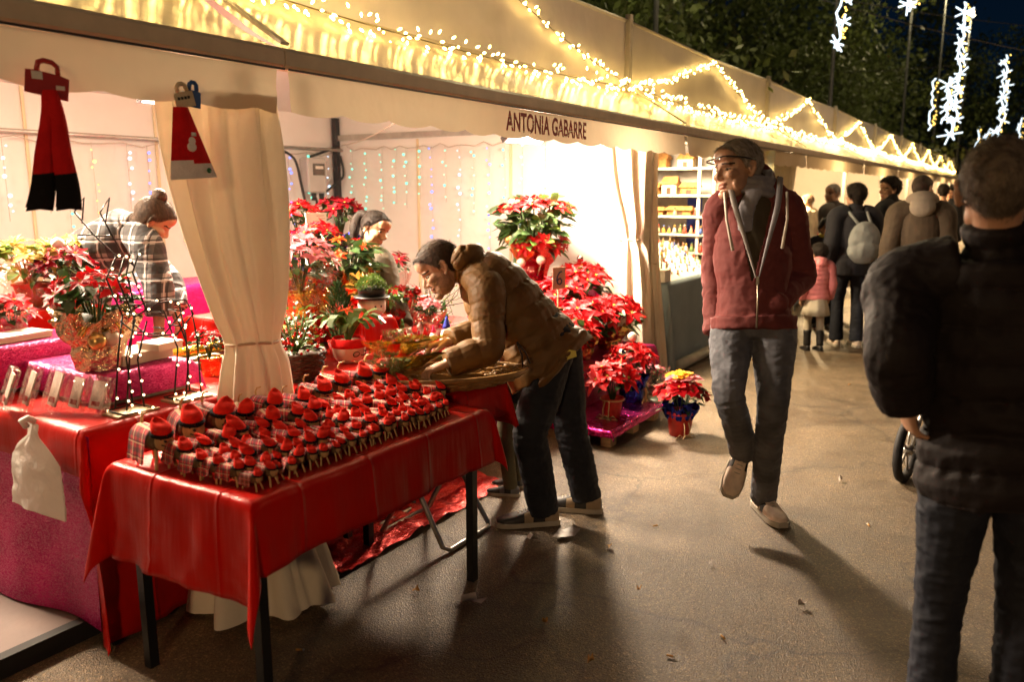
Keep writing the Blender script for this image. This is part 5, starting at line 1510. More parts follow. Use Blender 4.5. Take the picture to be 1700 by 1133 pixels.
def bow(t, z, r, m=RAFFIA, dr=.12):
    mb = MB(); mb.tube([(r * math.cos(a), r * math.sin(a), z) for a in np.linspace(0, 2 * math.pi, 20)], .005, 5)
    for a in (-.9, -.5): 
        d = A3(math.cos(a), math.sin(a), 0); n_ = A3(-d[1], d[0], 0)
        for sg in (-1, 1): mb.tube([d * r, d * (r + .02) + n_ * sg * .03 + A3(0, 0, .025), d * (r + .02) + n_ * sg * .06, d * r], .004, 5)
        mb.tube([d * r + A3(0, 0, z) * 1, d * (r + .025) + A3(0, 0, z - dr * .5), d * (r + .02) + A3(0, 0, z - dr)], .004, 5)
    for v_ in range(0): pass
    mb.v = [(x, y, zz if zz > .03 or True else zz) for (x, y, zz) in mb.v]
    return mb.build('raffia_tie', m, t)

# left part
def ex_left(t, rg):
    ornament(t, (.085, -.06, .13), .036, 'pearl', False); ornament(t, (.065, -.115, .125), .034, 'gold', False)
    mb = MB()
    for a in range(5): mb.tube([(.08, -.08, .16), (.08 + .05 * math.cos(a), -.08 + .06 * math.sin(a * 1.3), .19), (.08 + .07 * math.cos(a), -.08 + .09 * math.sin(a * 1.3), .15)], .008, 5)
    mb.build('ribbon', RIBBON, t)
lp = onz(166, 610, .94)
plant('large red poinsettia in gold foil with two baubles on the left counter', (lp[0], lp[1], .94), .155, .27, 'red', 8, ('terra', .085, .14), (CRINK, .085, .15, .22), .062, seed=3, extra=ex_left, low=-.6, nleaf=95)
def white_heart(t, rg):
    mb = MB(); mb.ell((.10, .0, .32), (.03, .03, .025), nu=12, nv=8); mb.tube([(.1, 0, .30), (0, 0, .12)], .003, 4); mb.build('heart_pick', FELTW, t)
lp2 = onx(103, 430, -3.99)
plant('dark red poinsettia in front of the plaid woman', (lp2[0], lp2[1], 1.06), .14, .18, 'dark', 8, ('red', .07, .12), None, .08, seed=4, extra=white_heart)
y1 = onx(45, 420, -4.12); y2 = onx(128, 398, -4.25)
plant('pale yellow poinsettia in crackling cellophane at the left edge', (y1[0], y1[1], 1.06), .17, .21, 'cream', 7, ('terra', .08, .12), (CELLO, .09, .2, .24), .085, GREENL, seed=5, low=-.5)
plant('pale yellow poinsettia half hidden behind the plaid woman', (y2[0], y2[1], 1.06), .15, .22, 'cream', 6, ('terra', .08, .12), None, .08, GREENY, seed=6)
y3 = onz(22, 555, 1.0)
plant('small red flower bunch on the magenta step at the left edge', (y3[0], y3[1], 1.002), .09, .09, 'hot', 6, ('red', .04, .05), (CELLO, .05, .1, .1), .07, seed=7)

# middle part
pk = onz(505, 520, .955)
plant('pink poinsettia with cellophane beside the curtain', (-3.30, 3.10, .955), .185, .29, 'pink', 11, ('gold', .08, .13), (CELLO, .09, .20, .25), .095, seed=8, low=-.55, nleaf=90)
plant('wide orange and red poinsettia in front of the ponytail woman', (-3.60, 3.76, .955), .24, .215, ('orange', 'red', 'orange'), 11, ('gold', .09, .14), (CELLOG, .10, .21, .2), .055, seed=9, low=-.5, nleaf=130)
plant('dark red poinsettia at the back left behind the price card', (-4.22, 3.98, 1.165), .15, .27, 'red', 8, ('red', .07, .12), (POTM['blue'], .08, .13, .18), .085, seed=10)
plant('dark red poinsettia at the back beside the meter box', (-4.25, 4.42, 1.165), .16, .29, 'dark', 9, ('red', .07, .12), (POTM['blue'], .08, .12, .15), .085, seed=11)
plant('red poinsettia in blue foil above the pink one', (-3.74, 3.38, .955), .16, .31, 'hot', 8, ('blue', .075, .13), (POTM['blue'], .08, .14, .22), .085, seed=12)
plant('red poinsettia between the price card and the orange one', (-3.82, 3.75, .955), .13, .37, 'hot', 7, ('blue', .075, .13), None, .08, seed=13)
rm = onx(652, 432, -3.88)
plant('small dark red poinsettia right of the ponytail woman', (rm[0], rm[1], .762), .12, .33, 'dark', 6, ('silver', .07, .12), (CELLO, .08, .12, .3), .08, seed=14)
for i, (x, y, z, lb) in enumerate([(-3.05, 2.86, .765, 'orange kalanchoe beside the curtain tie'), (-3.2, 2.42, .765, 'small red arrangement behind the berry basket')]):
    plant(lb, (x, y, z), .085, .16, ('orange' if i == 0 else 'hot'), 9, ('gold', .055, .09), None, .03, seed=15 + i, name='flowering_plant', cat='potted plant', wide=.8)
plant('small red arrangement with baubles below the orange poinsettia', (-3.28, 3.95, .765), .10, .20, 'red', 5, ('redfoil', .07, .1), (CELLO, .08, .13, .18), .05, seed=18, name='flowering_plant', cat='potted plant', extra=lambda t, r: (ornament(t, (.05, -.06, .20), .03, 'gold'), ornament(t, (-.02, -.08, .24), .026, 'red')))
# golden bow bundle hanging in front of the orange plant
t = thing('gold_bow', 'big crinkled gold bow below the orange poinsettia', 'bow', (-3.36, 3.62, .955)); mb = MB()
for a in np.linspace(0, 2 * math.pi, 9)[:-1]:
    d = A3(.2, math.cos(a), math.sin(a)); n_ = A3(0, -math.sin(a), math.cos(a))
    mb.grid(lambda u, v: tuple(A3(.0, 0, .09) + d * .10 * u * (1 + .2 * math.sin(v * 6)) + n_ * (v - .5) * .09 * u + A3(.03 * math.sin(u * 4), 0, 0)), 5, 5)
mb.build('loops', RIBBON, t)

# price card on a stick
t = thing('price_card', 'white paper price card before the back poinsettias', 'sign', (-4.02, 4.10, 1.165)); c0 = onx(525, 366, -4.0)
t.location = (-4.0, c0[1], 1.165); hz = c0[2] - 1.165
mb = MB(); mb.add([(0, -.095, hz - .055), (0, .095, hz - .05), (0, .09, hz + .05), (0, -.098, hz + .052), (.004, -.095, hz - .055), (.004, .095, hz - .05), (.004, .09, hz + .05), (.004, -.098, hz + .052)], [(3, 2, 1, 0), (4, 5, 6, 7), (0, 1, 5, 4), (1, 2, 6, 5), (2, 3, 7, 6), (3, 0, 4, 7)]); cdo = mb.build('card', WHITEP, t, False)
mb = MB(); mb.tube([(-.003, 0, -.005), (-.003, 0, hz)], .004, 5); mb.build('stick', WOODP, t)
mb = MB()
for i in range(4): mb.box((.0052, .035 + .012 * (i % 2), hz + .03 - i * .019), (.002, .07 - .012 * (i % 3), .004))
mb.build('handwriting', mat('faint_ink', (.5, .25, .2), .7), cdo, False)

# berry plant in a dark basket
WICK = mat('dark_wicker', (.055, .030, .016), .6, 0, .35, .4, 20, .8, 45, .006); WICKL = mat('brown_wicker', (.30, .16, .045), .45, 0, .45, .35, 20, .5, 60, .004)
def weave_basket(t, prof, seg, rows, r, m, sx=1.0, sy=1.0, name='weave'):
    """woven rings running in and out round the stakes"""
    mb = MB(); Z = np.linspace(0, 1, rows)
    pr = np.array(prof)
    for i, v in enumerate(Z):
        rr = np.interp(v, pr[:, 0], pr[:, 1]); z = np.interp(v, pr[:, 0], pr[:, 2])
        mb.tube([(math.cos(a) * (rr + r * .7 * math.cos(a * seg / 2 + math.pi * (i % 2))) * sx, math.sin(a) * (rr + r * .7 * math.cos(a * seg / 2 + math.pi * (i % 2))) * sy, z) for a in np.linspace(0, 2 * math.pi, seg * 2 + 1)], r, 5, False)
    mb.build(name, m, t); mb = MB()
    for k in range(seg // 2):
        a = 4 * math.pi * k / seg; mb.tube([(math.cos(a) * np.interp(v, pr[:, 0], pr[:, 1]) * sx, math.sin(a) * np.interp(v, pr[:, 0], pr[:, 1]) * sy, np.interp(v, pr[:, 0], pr[:, 2])) for v in (0, .5, 1)], r * .8, 5)
    mb.build('stakes', m, t)
bp_ = onz(497, 628, .77)
t = thing('berry_plant', 'red berry bush in a dark woven basket by the curtain', 'potted plant', (bp_[0] - .02, bp_[1], .768))
weave_basket(t, [(0, .085, .0), (.5, .12, .06), (1, .135, .125)], 22, 11, .008, WICK)
mb = MB(); mb.lathe([(.08, .0), (.12, .06), (.125, .11), (.001, .115)], 18); mb.build('soil', WICK, t)
rg = np.random.default_rng(31); mb = MB(); be = MB()
for i in range(150):
    a = rg.uniform(0, 6.28); z = rg.uniform(.12, .33); r_ = (.13 * (1 - abs(z - .2) * 1.8)) * rg.uniform(.2, 1); p = A3(math.cos(a) * r_, math.sin(a) * r_, z)
    leaf6(mb, p, unit(A3(math.cos(a), math.sin(a), rg.uniform(-.3, 1))), unit(A3(0, 0, 1) + rg.normal(0, .4, 3)), rg.uniform(.03, .05), .02)
for i in range(60):
    a = rg.uniform(0, 6.28); z = rg.uniform(.11, .24); r_ = rg.uniform(.08, .15); be.ell((math.cos(a) * r_, math.sin(a) * r_, z), (.0075,) * 3, nu=7, nv=5)
for i in range(14):
    a = i * 2.4; mb.tube([(0, 0, .1), (math.cos(a) * .05, math.sin(a) * .05, .2), (math.cos(a) * .09, math.sin(a) * .09, .30)], .003, 4)
o = mb.build('foliage', GREENL, t); o['kind'] = 'stuff'; o = be.build('berries', BALL['red'], t); o['kind'] = 'stuff'

# small cypress
cp = onz(567, 575, .77); cp = A3(-2.98, 3.06, .765)
def conifer(label, p, h, r, seed):
    rg = np.random.default_rng(seed); t = thing('small_conifer', label, 'potted plant', p); mb = MB()
    for i in range(900):
        v = rg.random() ** .8; a = rg.uniform(0, 6.28); rr = r * (math.sin(math.pi * min(1, .12 + v * .9)) ** .6) * rg.uniform(.3, 1)
        q = A3(math.cos(a) * rr, math.sin(a) * rr, .08 + v * h); d = unit(A3(math.cos(a) * .7, math.sin(a) * .7, 1.0) + rg.normal(0, .25, 3)); leaf_quad(mb, q, d, unit(rg.normal(0, 1, 3)), rg.uniform(.025, .05), .007)
    mb.tube([(0, 0, .04), (0, 0, h * .8)], [.01, .003], 6)
    o = mb.build('foliage', mat('cypress_green', (.035, .085, .018), .55, 0, .35, .5, 15), t, False); o['kind'] = 'stuff'
    mb = MB(); mb.lathe([(.05, 0), (.065, .09), (.06, .09), (.001, .085)], 16); mb.build('pot', POTM['red'], t)
conifer('small upright cypress in the middle of the display', cp, .30, .062, 5)
# moss plant in a white snow figure pot
mp_ = A3(-3.12, 3.47, .928)
t = thing('moss_plant', 'bright green moss plant in a white pot with a black brim', 'potted plant', mp_)
mb = MB(); mb.lathe([(.06, 0), (.078, .03), (.08, .07), (.07, .095)], 22); o = mb.build('pot', mat('white_pot', (.74, .64, .56), .35, 0, .5, .08), t)
m2 = MB(); m2.ell((.066, -.045, .055), (.006, .006, .006), nu=7, nv=5); m2.ell((.078, -.01, .055), (.006, .006, .006), nu=7, nv=5); m2.build('face_dots', CABLE, o)
m2 = MB(); m2.lathe([(.10, .095), (.105, .102), (.10, .108), (.06, .11)], 24); m2.lathe([(.075, .108), (.078, .15), (.07, .16), (.001, .158)], 20); m2.build('hat_brim', BLACKLEG, t)
rg = np.random.default_rng(8); m2 = MB()
for i in range(750):
    d = unit(rg.normal(0, 1, 3) * A3(1, 1, .8) + A3(0, 0, .35)); d[2] = abs(d[2]); q = A3(0, 0, .155) + d * A3(.085, .085, .075) * rg.uniform(.7, 1); leaf_quad(m2, q, unit(d + rg.normal(0, .5, 3)), unit(rg.normal(0, 1, 3)), .016, .012)
o = m2.build('foliage', GREENL, t, False); o['kind'] = 'stuff'
# strap-leaf plant in a pot with a red cap band
sp_ = onz(590, 603, .77)
t = thing('strap_leaf_plant', 'arching strap leaf plant with an orange flower in a decorated pot', 'potted plant', (sp_[0] - .06, sp_[1] + .02, .768)); mb = MB(); rg = np.random.default_rng(9)
mb.lathe([(.055, 0), (.078, .03), (.085, .075), (.075, .11), (.001, .105)], 20); o = mb.build('pot', mat('cream_pot', (.62, .47, .34), .4, 0, .5, .15), t)
m2 = MB(); m2.lathe([(.086, .078), (.09, .095), (.08, .125), (.077, .125), (.08, .09)], 20); m2.build('pot_band', FELT, o)
for i, (r_, z_, y_) in enumerate(((.03, .045, -.0), (.03, .045, .05))):
    m2 = MB(); m2.tube([(.078, -.03 + .05 * i + .022 * math.cos(a), .05 + .012 * math.sin(a)) for a in np.linspace(0, 6.28, 12)], .003, 5); m2.build('pot_relief', WICK, o)
m2 = MB()
for i in range(18):
    a = i * 2.4 + rg.normal(0, .2); L = rg.uniform(.16, .26); pr = []
    for k in range(7):
        f_ = k / 6; pr.append((A3(math.cos(a), math.sin(a), 0) * L * f_ * .85 + A3(0, 0, .11 + .15 * math.sin(f_ * 2.4) * L / .2 * .8), .010 + .014 * math.sin(math.pi * min(1, f_ * .9 + .1))))
    s_ = A3(-math.sin(a), math.cos(a), 0)
    for k in range(6): m2.add([pr[k][0] - s_ * pr[k][1], pr[k][0] + s_ * pr[k][1], pr[k + 1][0] + s_ * pr[k + 1][1], pr[k + 1][0] - s_ * pr[k + 1][1]], [(0, 1, 2, 3)])
m2.build('leaves', GREENL, t)
link_mesh('flower', flower('orange', 1), t, (0, 0, .26), None, .05)
# stacked orange and black boxes
OB = mat('orange_box', (.72, .33, .03), .5, 0, .4, .1); BB = mat('black_box', (.02, .016, .014), .5)
for i, (z, c, lb) in enumerate(((.765, OB, 'orange box at the bottom of the pile behind the cypress'), (.815, BB, 'black box in the pile behind the cypress'), (.875, OB, 'orange box on top of the pile behind the cypress'))):
    t = thing('gift_box', lb, 'box', (-3.22, 2.95 + .01 * i, z), .1 * i); mb = MB(); mb.box((0, 0, .024), (.16, .18, .046)); mb.build('box_body', c, t, False); mb = MB(); mb.box((.081, 0, .026), (.004, .10, .02)); mb.build('box_print', BB if c is OB else OB, t, False)

# twiggy dry bush at the right end of the display
t = thing('twig_bush', 'thin twiggy bush at the right end of the middle display', 'potted plant', (-3.1, 3.98, .765)); mb = MB(); lf = MB(); rg = np.random.default_rng(12)
for i in range(22):
    a = rg.uniform(0, 6.28); d = unit(A3(math.cos(a) * .7, math.sin(a) * .7 + .2, 1)); p = A3(0, 0, .08); pts = [p]
    for k in range(5):
        d = unit(d + rg.normal(0, .3, 3) - A3(0, 0, .12)); p = p + d * .06; pts.append(p)
        if k > 1: leaf_quad(lf, p, unit(rg.normal(0, 1, 3)), A3(0, 0, 1), .03, .01)
    mb.tube(pts, [.004, .0035, .003, .0025, .002, .0015], 4)
mb.build('twigs', WICK, t); o = lf.build('foliage', GREENY, t, False); o['kind'] = 'stuff'; mb = MB(); mb.lathe([(.045, 0), (.06, .09), (.001, .085)], 14); mb.build('pot', POTM['redfoil'], t)

# ornaments on the display: small gnomes, green cone trees, little clay houses
GCOL = [('red', BALL['red'], FELT), ('blue', None, mat('blue_felt', (.02, .03, .30), .9, sheen=.3)), ('crimson', None, mat('crimson_felt', (.50, .01, .06), .9))]
FACE = mat('gnome_face', (.55, .33, .22), .6); BEARD = mat('gnome_beard', (.70, .66, .60), .9)
def gnome(label, p, h, hm, rz, group):
    t = thing('gnome_figure', label, 'figurine', p, rz, group)
    mb = MB(); mb.lathe([(.30 * h, 0), (.32 * h, .12 * h), (.22 * h, .42 * h), (.001, .5 * h)], 10); mb.build('gown', FELTW if hm is not FELT else FELT, t)
    mb = MB(); mb.ell((.06 * h, 0, .48 * h), (.13 * h, .14 * h, .13 * h), nu=10, nv=7); mb.build('face', FACE, t)
    mb = MB(); mb.ell((.13 * h, 0, .38 * h), (.10 * h, .15 * h, .16 * h), nu=10, nv=6); mb.build('beard', BEARD, t)
    mb = MB(); mb.lathe([(.19 * h, .52 * h), (.15 * h, .65 * h), (.07 * h, .88 * h), (.005, 1.02 * h)], 10, wob=lambda a, z: .06 * math.sin(3 * a)); mb.build('hat', hm, t)
gp = [(655, 560), (668, 553), (680, 562), (692, 556), (640, 572), (702, 551), (716, 546), (650, 578), (630, 566), (724, 538)]
for i, (u, v) in enumerate(gp):
    q = onz(u + 4, v + 18, .765); gnome('little red hatted gnome figure in the cluster above the gold packs, ' + ORD[i] + ' of ten', (q[0], q[1], .765), .085, FELT if i % 3 else GCOL[2][2], R(-40 + 25 * (i % 4)), 'small red gnomes on the display')
q = onz(742, 566, .765); gnome('gnome figure with a tall blue hat beside the bending man hand', (q[0], q[1], .765), .14, GCOL[1][2], R(-60), 'small gnomes on the display')
CONE = mat('cone_green', (.03, .26, .05), .5, 0, .4, .3, 40, .5, 90)
for i, (u, v, h) in enumerate(((713, 535, .13), (741, 528, .16), (671, 545, .10))):
    q = onz(u, v + 14, .765); t = thing('cone_tree', ['green cone tree ornament left of the blue hatted gnome', 'taller green cone tree ornament behind the blue hatted gnome', 'smallest green cone tree ornament above the gnomes'][i], 'ornament', (q[0] - .03, q[1] + .02, .765))
    mb = MB()
    for k in range(4): z0 = k * .22 * h; mb.lathe([(.26 * h * (1 - k * .22), z0 + .1 * h), (.12 * h * (1 - k * .2), z0 + .36 * h)], 12, wob=lambda a, z: .08 * math.sin(7 * a))
    mb.build('branches', CONE, t); mb = MB(); mb.tube([(0, 0, 0), (0, 0, .12 * h)], .1 * h, 8); mb.build('trunk', WICK, t)
CLAY = mat('clay_grey', (.45, .38, .33), .8, 0, .3, .3, 40, .5, 60)
for i, u in enumerate((628, 646, 664, 682, 700)):
    q = onz(u, 590 - i * 8, .765); t = thing('clay_figure', 'small grey clay figure in the row behind the gold packs, ' + ORD[i] + ' from the left', 'figurine', (q[0], q[1], .765), i, 'grey clay figures')
    mb = MB(); mb.ell((0, 0, .025), (.028, .022, .025), nu=10, nv=7); mb.ell((.012, 0, .055), (.018, .018, .018), nu=9, nv=6); mb.ell((.012, .015, .07), (.006, .005, .012), nu=6, nv=4); mb.ell((.012, -.015, .07), (.006, .005, .012), nu=6, nv=4); mb.build('clay_body', CLAY, t)

# wicker tray with cellophane packs
t = thing('wicker_tray', 'shallow oval wicker tray under the bending man hands', 'basket', (-2.13, 2.83, .768), R(47))
weave_basket(t, [(0, .13, .01), (.5, .165, .03), (1, .185, .055)], 40, 7, .0085, WICKL, 1.95, 1.0)
mb = MB()
for i in range(16):
    y = -.12 + i * .016; w_ = .25 * math.sqrt(max(.05, 1 - (y / .14) ** 2)); mb.tube([(-w_, y, .014), (0, y, .018 + .004 * (i % 2)), (w_, y, .014)], .0075, 5)
mb.build('base_weave', WICKL, t); mb = MB(); mb.tube([(math.cos(a) * .375, math.sin(a) * .192, .060) for a in np.linspace(0, 2 * math.pi, 50)], .012, 7); mb.build('rim', WICKL, t)
GOLDW = foil('gold_wrap', (.85, .62, .08), .25, 16); SPRIG = mat('sprig_green', (.20, .25, .07), .5, 0, .4, .4, 30)
def pack(label, p, rz, tilt, L, w_, fm, seed):
    rg = np.random.default_rng(seed); t = thing('cellophane_pack', label, 'wrapped sprig', p, rz, 'wrapped sprigs in the tray'); t.rotation_euler = (0, tilt, rz)
    mb = MB()
    for sg in (1, -1):
        mb.grid(lambda u, v: ((u - .5) * L, (v - .5) * w_ * (.45 + .55 * u) * (1 + .1 * math.sin(u * 9)), .03 + sg * .022 * math.sin(math.pi * v) * math.sin(math.pi * min(.95, u + .05)) + .004 * wob(u * 9, v * 9, seed, 3, 1)), 14, 9)
    mb.build('film', fm, t); mb = MB()
    for i in range(40):
        q = A3(rg.uniform(-.4, .4) * L, rg.uniform(-.25, .25) * w_, .03 + rg.uniform(-.01, .012)); leaf_quad(mb, q, unit(rg.normal(0, 1, 3) * A3(1, 1, .2)), unit(rg.normal(0, 1, 3)), .03, .014)
    for i in range(7): mb.tube([(-.45 * L, 0, .03), (0, (i - 3) * .01, .03), (.4 * L, (i - 3) * .018, .03)], .002, 4)
    o = mb.build('sprig', SPRIG, t); o['kind'] = 'stuff'
    mb = MB(); mb.box((.12 * L, 0, .045), (.05, .03, .004)); mb.build('sticker', PALEBOX, t, False)
pk_ = [(615, 625, 20, CELLO, 'clear wrapped sprig at the left end of the tray'), (640, 612, 30, CELLO, 'clear wrapped sprig, second from the tray left end'), (655, 600, 40, GOLDW, 'gold wrapped sprig left of the man hands'), (672, 588, 40, CELLOG, 'gold tinted wrapped sprig under the raised hand'),
       (688, 600, 45, CELLO, 'clear wrapped sprig between the man hands'), (668, 622, 35, CELLOG, 'gold tinted wrapped sprig before the lower hand'), (640, 632, 15, CELLO, 'clear wrapped sprig right behind the red caps'), (700, 622, 50, GOLDW, 'gold wrapped sprig under the lower hand'), (730, 612, 60, CELLO, 'clear wrapped sprig at the middle of the tray')]
pk_ += [(628, 606, 25, CELLOG, 'gold tinted wrapped sprig high on the left of the heap'), (650, 586, 35, CELLO, 'clear wrapped sprig highest in the heap'), (682, 612, 40, GOLDW, 'gold wrapped sprig on top of the heap middle'), (662, 634, 25, CELLO, 'clear wrapped sprig at the near rim of the tray'), (706, 596, 50, CELLOG, 'gold tinted wrapped sprig at the back of the heap')]
for i, (u, v, a, fm, lb) in enumerate(pk_):
    q = onz(u, v, .80 + .012 * (i % 4)); pack(lb, (q[0], q[1], .815 + .016 * (i % 4) + (.03 if i > 8 else 0)), R(a - 75), -.42, .29, .135, fm, 60 + i)

# left counter goods: clear packets, boxes
PRINT = mat('packet_print', (.45, .06, .05), .6); PACKC = mat('packet_card', (.72, .62, .55), .55, 0, .4, .2, 25); STICKS = mat('pale_sticks', (.66, .52, .22), .6, 0, .3, .2, 40)
for i, (u, w_, h, lb) in enumerate(((-18, .12, .16, 'clear packet half cut by the left picture edge'), (18, .11, .17, 'clear packet of pale cards at the counter end'), (62, .12, .17, 'clear packet with a red printed label'), (98, .11, .15, 'tilted clear packet with a white label'), (135, .12, .14, 'clear packet beside the reindeer foot'))):
    q = onz(u, 690 + i * 2, .812); t = thing('clear_packet', lb, 'packet', (q[0] - .03, q[1] + .06, .812), R(-20 + 6 * i), 'clear packets on the counter')
    Mx = Matrix.Rotation(R(-22), 3, 'X') @ Matrix.Rotation(0, 3, 'Z')
    mb = MB(); mb.box((0, .03, h / 2), (w_ * .6, .006, h * .75), M=Matrix.Rotation(R(-20), 3, 'X')); co_ = mb.build('insert', PACKC, t, False)
    mb = MB(); mb.box((.01, .0185 - .01, h * .30), (w_ * .35, .003, h * .12), M=Matrix.Rotation(R(-20), 3, 'X')); mb.build('label_print', PRINT, co_, False)
    mb = MB(); mb.box((0, .03, h / 2), (w_, .028, h), M=Matrix.Rotation(R(-20), 3, 'X')); mb.build('film', CELLO, t, False)
q = onz(64, 605, .82); t = thing('stick_bundle', 'bundle of pale wooden sticks standing behind the packets', 'bundle', (q[0] - .1, q[1] + .12, .815)); 
for i in range(9):
    mb = MB(); mb.box(((i % 3 - 1) * .022, (i // 3 - 1) * .018, .12), (.019, .015, .235)); mb.build('stick', STICKS, t, False)
for i, (x, y, z, sx, sy, sz, lb) in enumerate(((-3.05, 1.95, .94, .16, .24, .045, 'pale pink flat box on the magenta step by the reindeer'), (-3.60, 1.75, 1.002, .14, .26, .028, 'white flat box on the left magenta step'), (-2.98, 2.02, .985, .12, .12, .03, 'small cream box stacked on the pale pink box'))):
    t = thing('card_box', lb, 'box', (x, y, z), .1); mb = MB(); mb.box((0, 0, sz * .35), (sx, sy, sz * .68)); mb.build('box_base', PALEBOX, t, False); mb = MB(); mb.box((0, 0, sz * .84), (sx + .006, sy + .006, sz * .3)); mb.build('lid', WHITEP if i == 1 else PALEBOX, t, False)
# gold roll and grey crate behind the counter
t = thing('wrapping_roll', 'gold foil roll lying behind the counter', 'roll', (-3.5, 2.65, .80)); mb = MB(); mb.tube([(0, -.3, .03), (0, .35, .03)], .03, 12); mb.build('roll', GOLDW, t)
t = thing('packing_table', 'packing table where the plaid woman works', 'table', (-3.65, 2.45, .07)); mb = MB(); mb.box((0, 0, .70), (.5, .55, .03)); mb.build('table_top', TABLEW, t, False)
for sx in (-1, 1):
    for sy in (-1, 1): mb = MB(); mb.box((sx * .22, sy * .24, .345), (.04, .04, .69)); mb.build('leg', BLACKLEG, t, False)

# right part: six-priced poinsettia, pile, pallet
def ex6(t, rg):
    for p, k in (((-.1, -.25, .36), 'gold'), ((.05, -.3, .18), 'pearl'), ((.18, -.2, .2), 'pearl')): ornament(t, p, .038, k)
    mb = MB()
    for a in np.linspace(0, 2 * math.pi, 8)[:-1]:
        d = A3(math.cos(a), -.3, math.sin(a)); n_ = A3(-math.sin(a), 0, math.cos(a))
        mb.grid(lambda u, v: tuple(A3(.02, -.22, .30) + d * .11 * u + n_ * (v - .5) * .1 * u + A3(0, -.03 * math.sin(u * 5), 0)), 5, 4)
    mb.build('ribbon_bow', foil('red_gold_bow', (.75, .16, .05), .3, 14), t)
s6 = thing('poinsettia', 'tall red poinsettia with baubles on the magenta stand, priced six', 'poinsettia', (-3.55, 6.02, .865))
mb = MB(); mb.lathe([(.075, 0), (.10, .18), (.108, .18), (.108, .2), (.001, .19)], 20); mb.build('pot', POTM['redfoil'], s6)
o = wrap_mesh(.10, .20, .30, CELLOR, 3); o.parent = s6
for k, (z, sc) in enumerate(((.36, .30), (.52, .34))):
    o = link_mesh('foliage', foliage(GREENL if k == 0 else GREEN, k, 110, -.6), s6, (0, 0, z), (0, 0, k), (sc, sc, sc)); o['kind'] = 'stuff'
rg = np.random.default_rng(44)
for i in range(18):
    a = i * 2.399; rr = .33 * math.sqrt((i + .5) / 18); p = A3(math.cos(a) * rr, math.sin(a) * rr, .70 - .25 * rr + rg.normal(0, .01)); q = Vector(unit(A3(math.cos(a) * .4 * rr / .3, math.sin(a) * .4 * rr / .3, 1))).to_track_quat('Z', 'Y').to_euler(); link_mesh('flower', flower('red', i), s6, p, q, rg.uniform(.09, .12))
for i in range(6):
    a = -1.4 + i * .35; p = A3(math.cos(a) * .27, math.sin(a) * .27, .30 + .03 * (i % 3)); q = Vector(unit(A3(math.cos(a), math.sin(a), .5))).to_track_quat('Z', 'Y').to_euler(); link_mesh('flower', flower('red', i), s6, p, q, .09)
ex6(s6, rg)
# price sign with a hand-written 6
sg_ = onx(928, 462, -2.72)
t = thing('price_sign', 'cardboard price sign with a hand-written six on a stick', 'sign', (-2.72, sg_[1], .36)); hz = sg_[2] - .36; dy = unit(A3(-.42, .9, 0))
CARDP = mat('pinkish_card', (.62, .36, .26), .7, 0, .3, .15)
mb = MB(); mb.box((0, 0, hz), (.005, .13, .155), rz=R(-15)); o = mb.build('card', CARDP, t, False); bv = o.modifiers.new('b', 'BEVEL'); bv.width = .002
mb = MB(); mb.tube([(-.006, 0, 0), (-.006, 0, hz)], .006, 6); mb.build('stick', WOODP, t)
mb = MB(); ca, sa = math.cos(R(-15)), math.sin(R(-15))
def on6(y, z): return (.0045 * ca - y * sa, .0045 * sa + y * ca, hz + z)
mb.tube([on6(.022, .045), on6(.0, .04), on6(-.02, .015), on6(-.026, -.012), on6(-.018, -.035), on6(.002, -.044), on6(.020, -.034), on6(.022, -.016), on6(.008, -.002), on6(-.012, -.008), on6(-.022, -.02)], .0055, 6)
mb.build('number', mat('blue_ink', (.03, .04, .12), .6), o)
t2 = [(-3.13, 6.08, .565, .25, .27, 'red', 15, 'bright red poinsettia with a silver bauble, highest of the pile'), (-3.10, 5.62, .565, .18, .22, 'hot', 10, 'bright red poinsettia at the back of the pile beside the man coat'),
      (-2.78, 5.92, .365, .25, .24, 'red', 15, 'bright red poinsettia right of the pile middle'), (-2.80, 5.45, .365, .25, .26, 'hot', 15, 'bright red poinsettia in the pile middle'), (-2.72, 5.02, .365, .22, .22, 'red', 13, 'bright red poinsettia low in the pile behind the man thigh')]
for i, (x, y, z, rc, h, k, n_, lb) in enumerate(t2):
    plant(lb, (x, y, z), rc, h, k, n_, ('redfoil', .08, .13), (POTM['gold'] if i in (2, 3) else CELLOR, .085, .15, .18) if i != 0 else (POTM['redfoil'], .085, .14, .17), .125, seed=20 + i, extra=(lambda t, r: ornament(t, (.06, .03, .5), .032, 'silver')) if i == 0 else ((lambda t, r: ornament(t, (.08, -.1, .34), .03, 'silver')) if i == 2 else None), group='red poinsettias piled at the stall front')
# low pallet wrapped in magenta film
pc = onz(1030, 712, .0)
t = thing('pallet', 'low wooden pallet wrapped in shiny magenta film', 'pallet', (-2.36, 4.98, 0), R(0))
for sy in (-.36, 0, .36):
    for sx in (-.2, 0, .2): mb = MB(); mb.box((sx, sy, .045), (.07, .09, .085)); mb.build('block', WOODP, t, False)
for sx in (-.2, -.1, 0, .1, .2): mb = MB(); mb.box((sx, 0, .098), (.085, .82, .018)); mb.build('slat', WOODP, t, False)
vs, fs = cloth_geo(-.25, .25, -.42, .42, .113, (.05,) * 4, amp=.02, seed=4, step=.012, freq=30); mb = MB(); mb.add(vs, fs); mb.build('film', MAGFOIL, t)
q1 = onz(1016, 690, .12); q2 = onz(1052, 668, .12); q3 = onz(1085, 655, .12)
plant('red poinsettia in a red pot tied with raffia on the pallet', (q1[0], q1[1], .117), .165, .24, 'red', 11, ('red', .075, .13), None, .105, seed=31, extra=lambda t, r: (bow(t, .12, .082), ornament(t, (.03, .05, .44), .03, 'silver')))
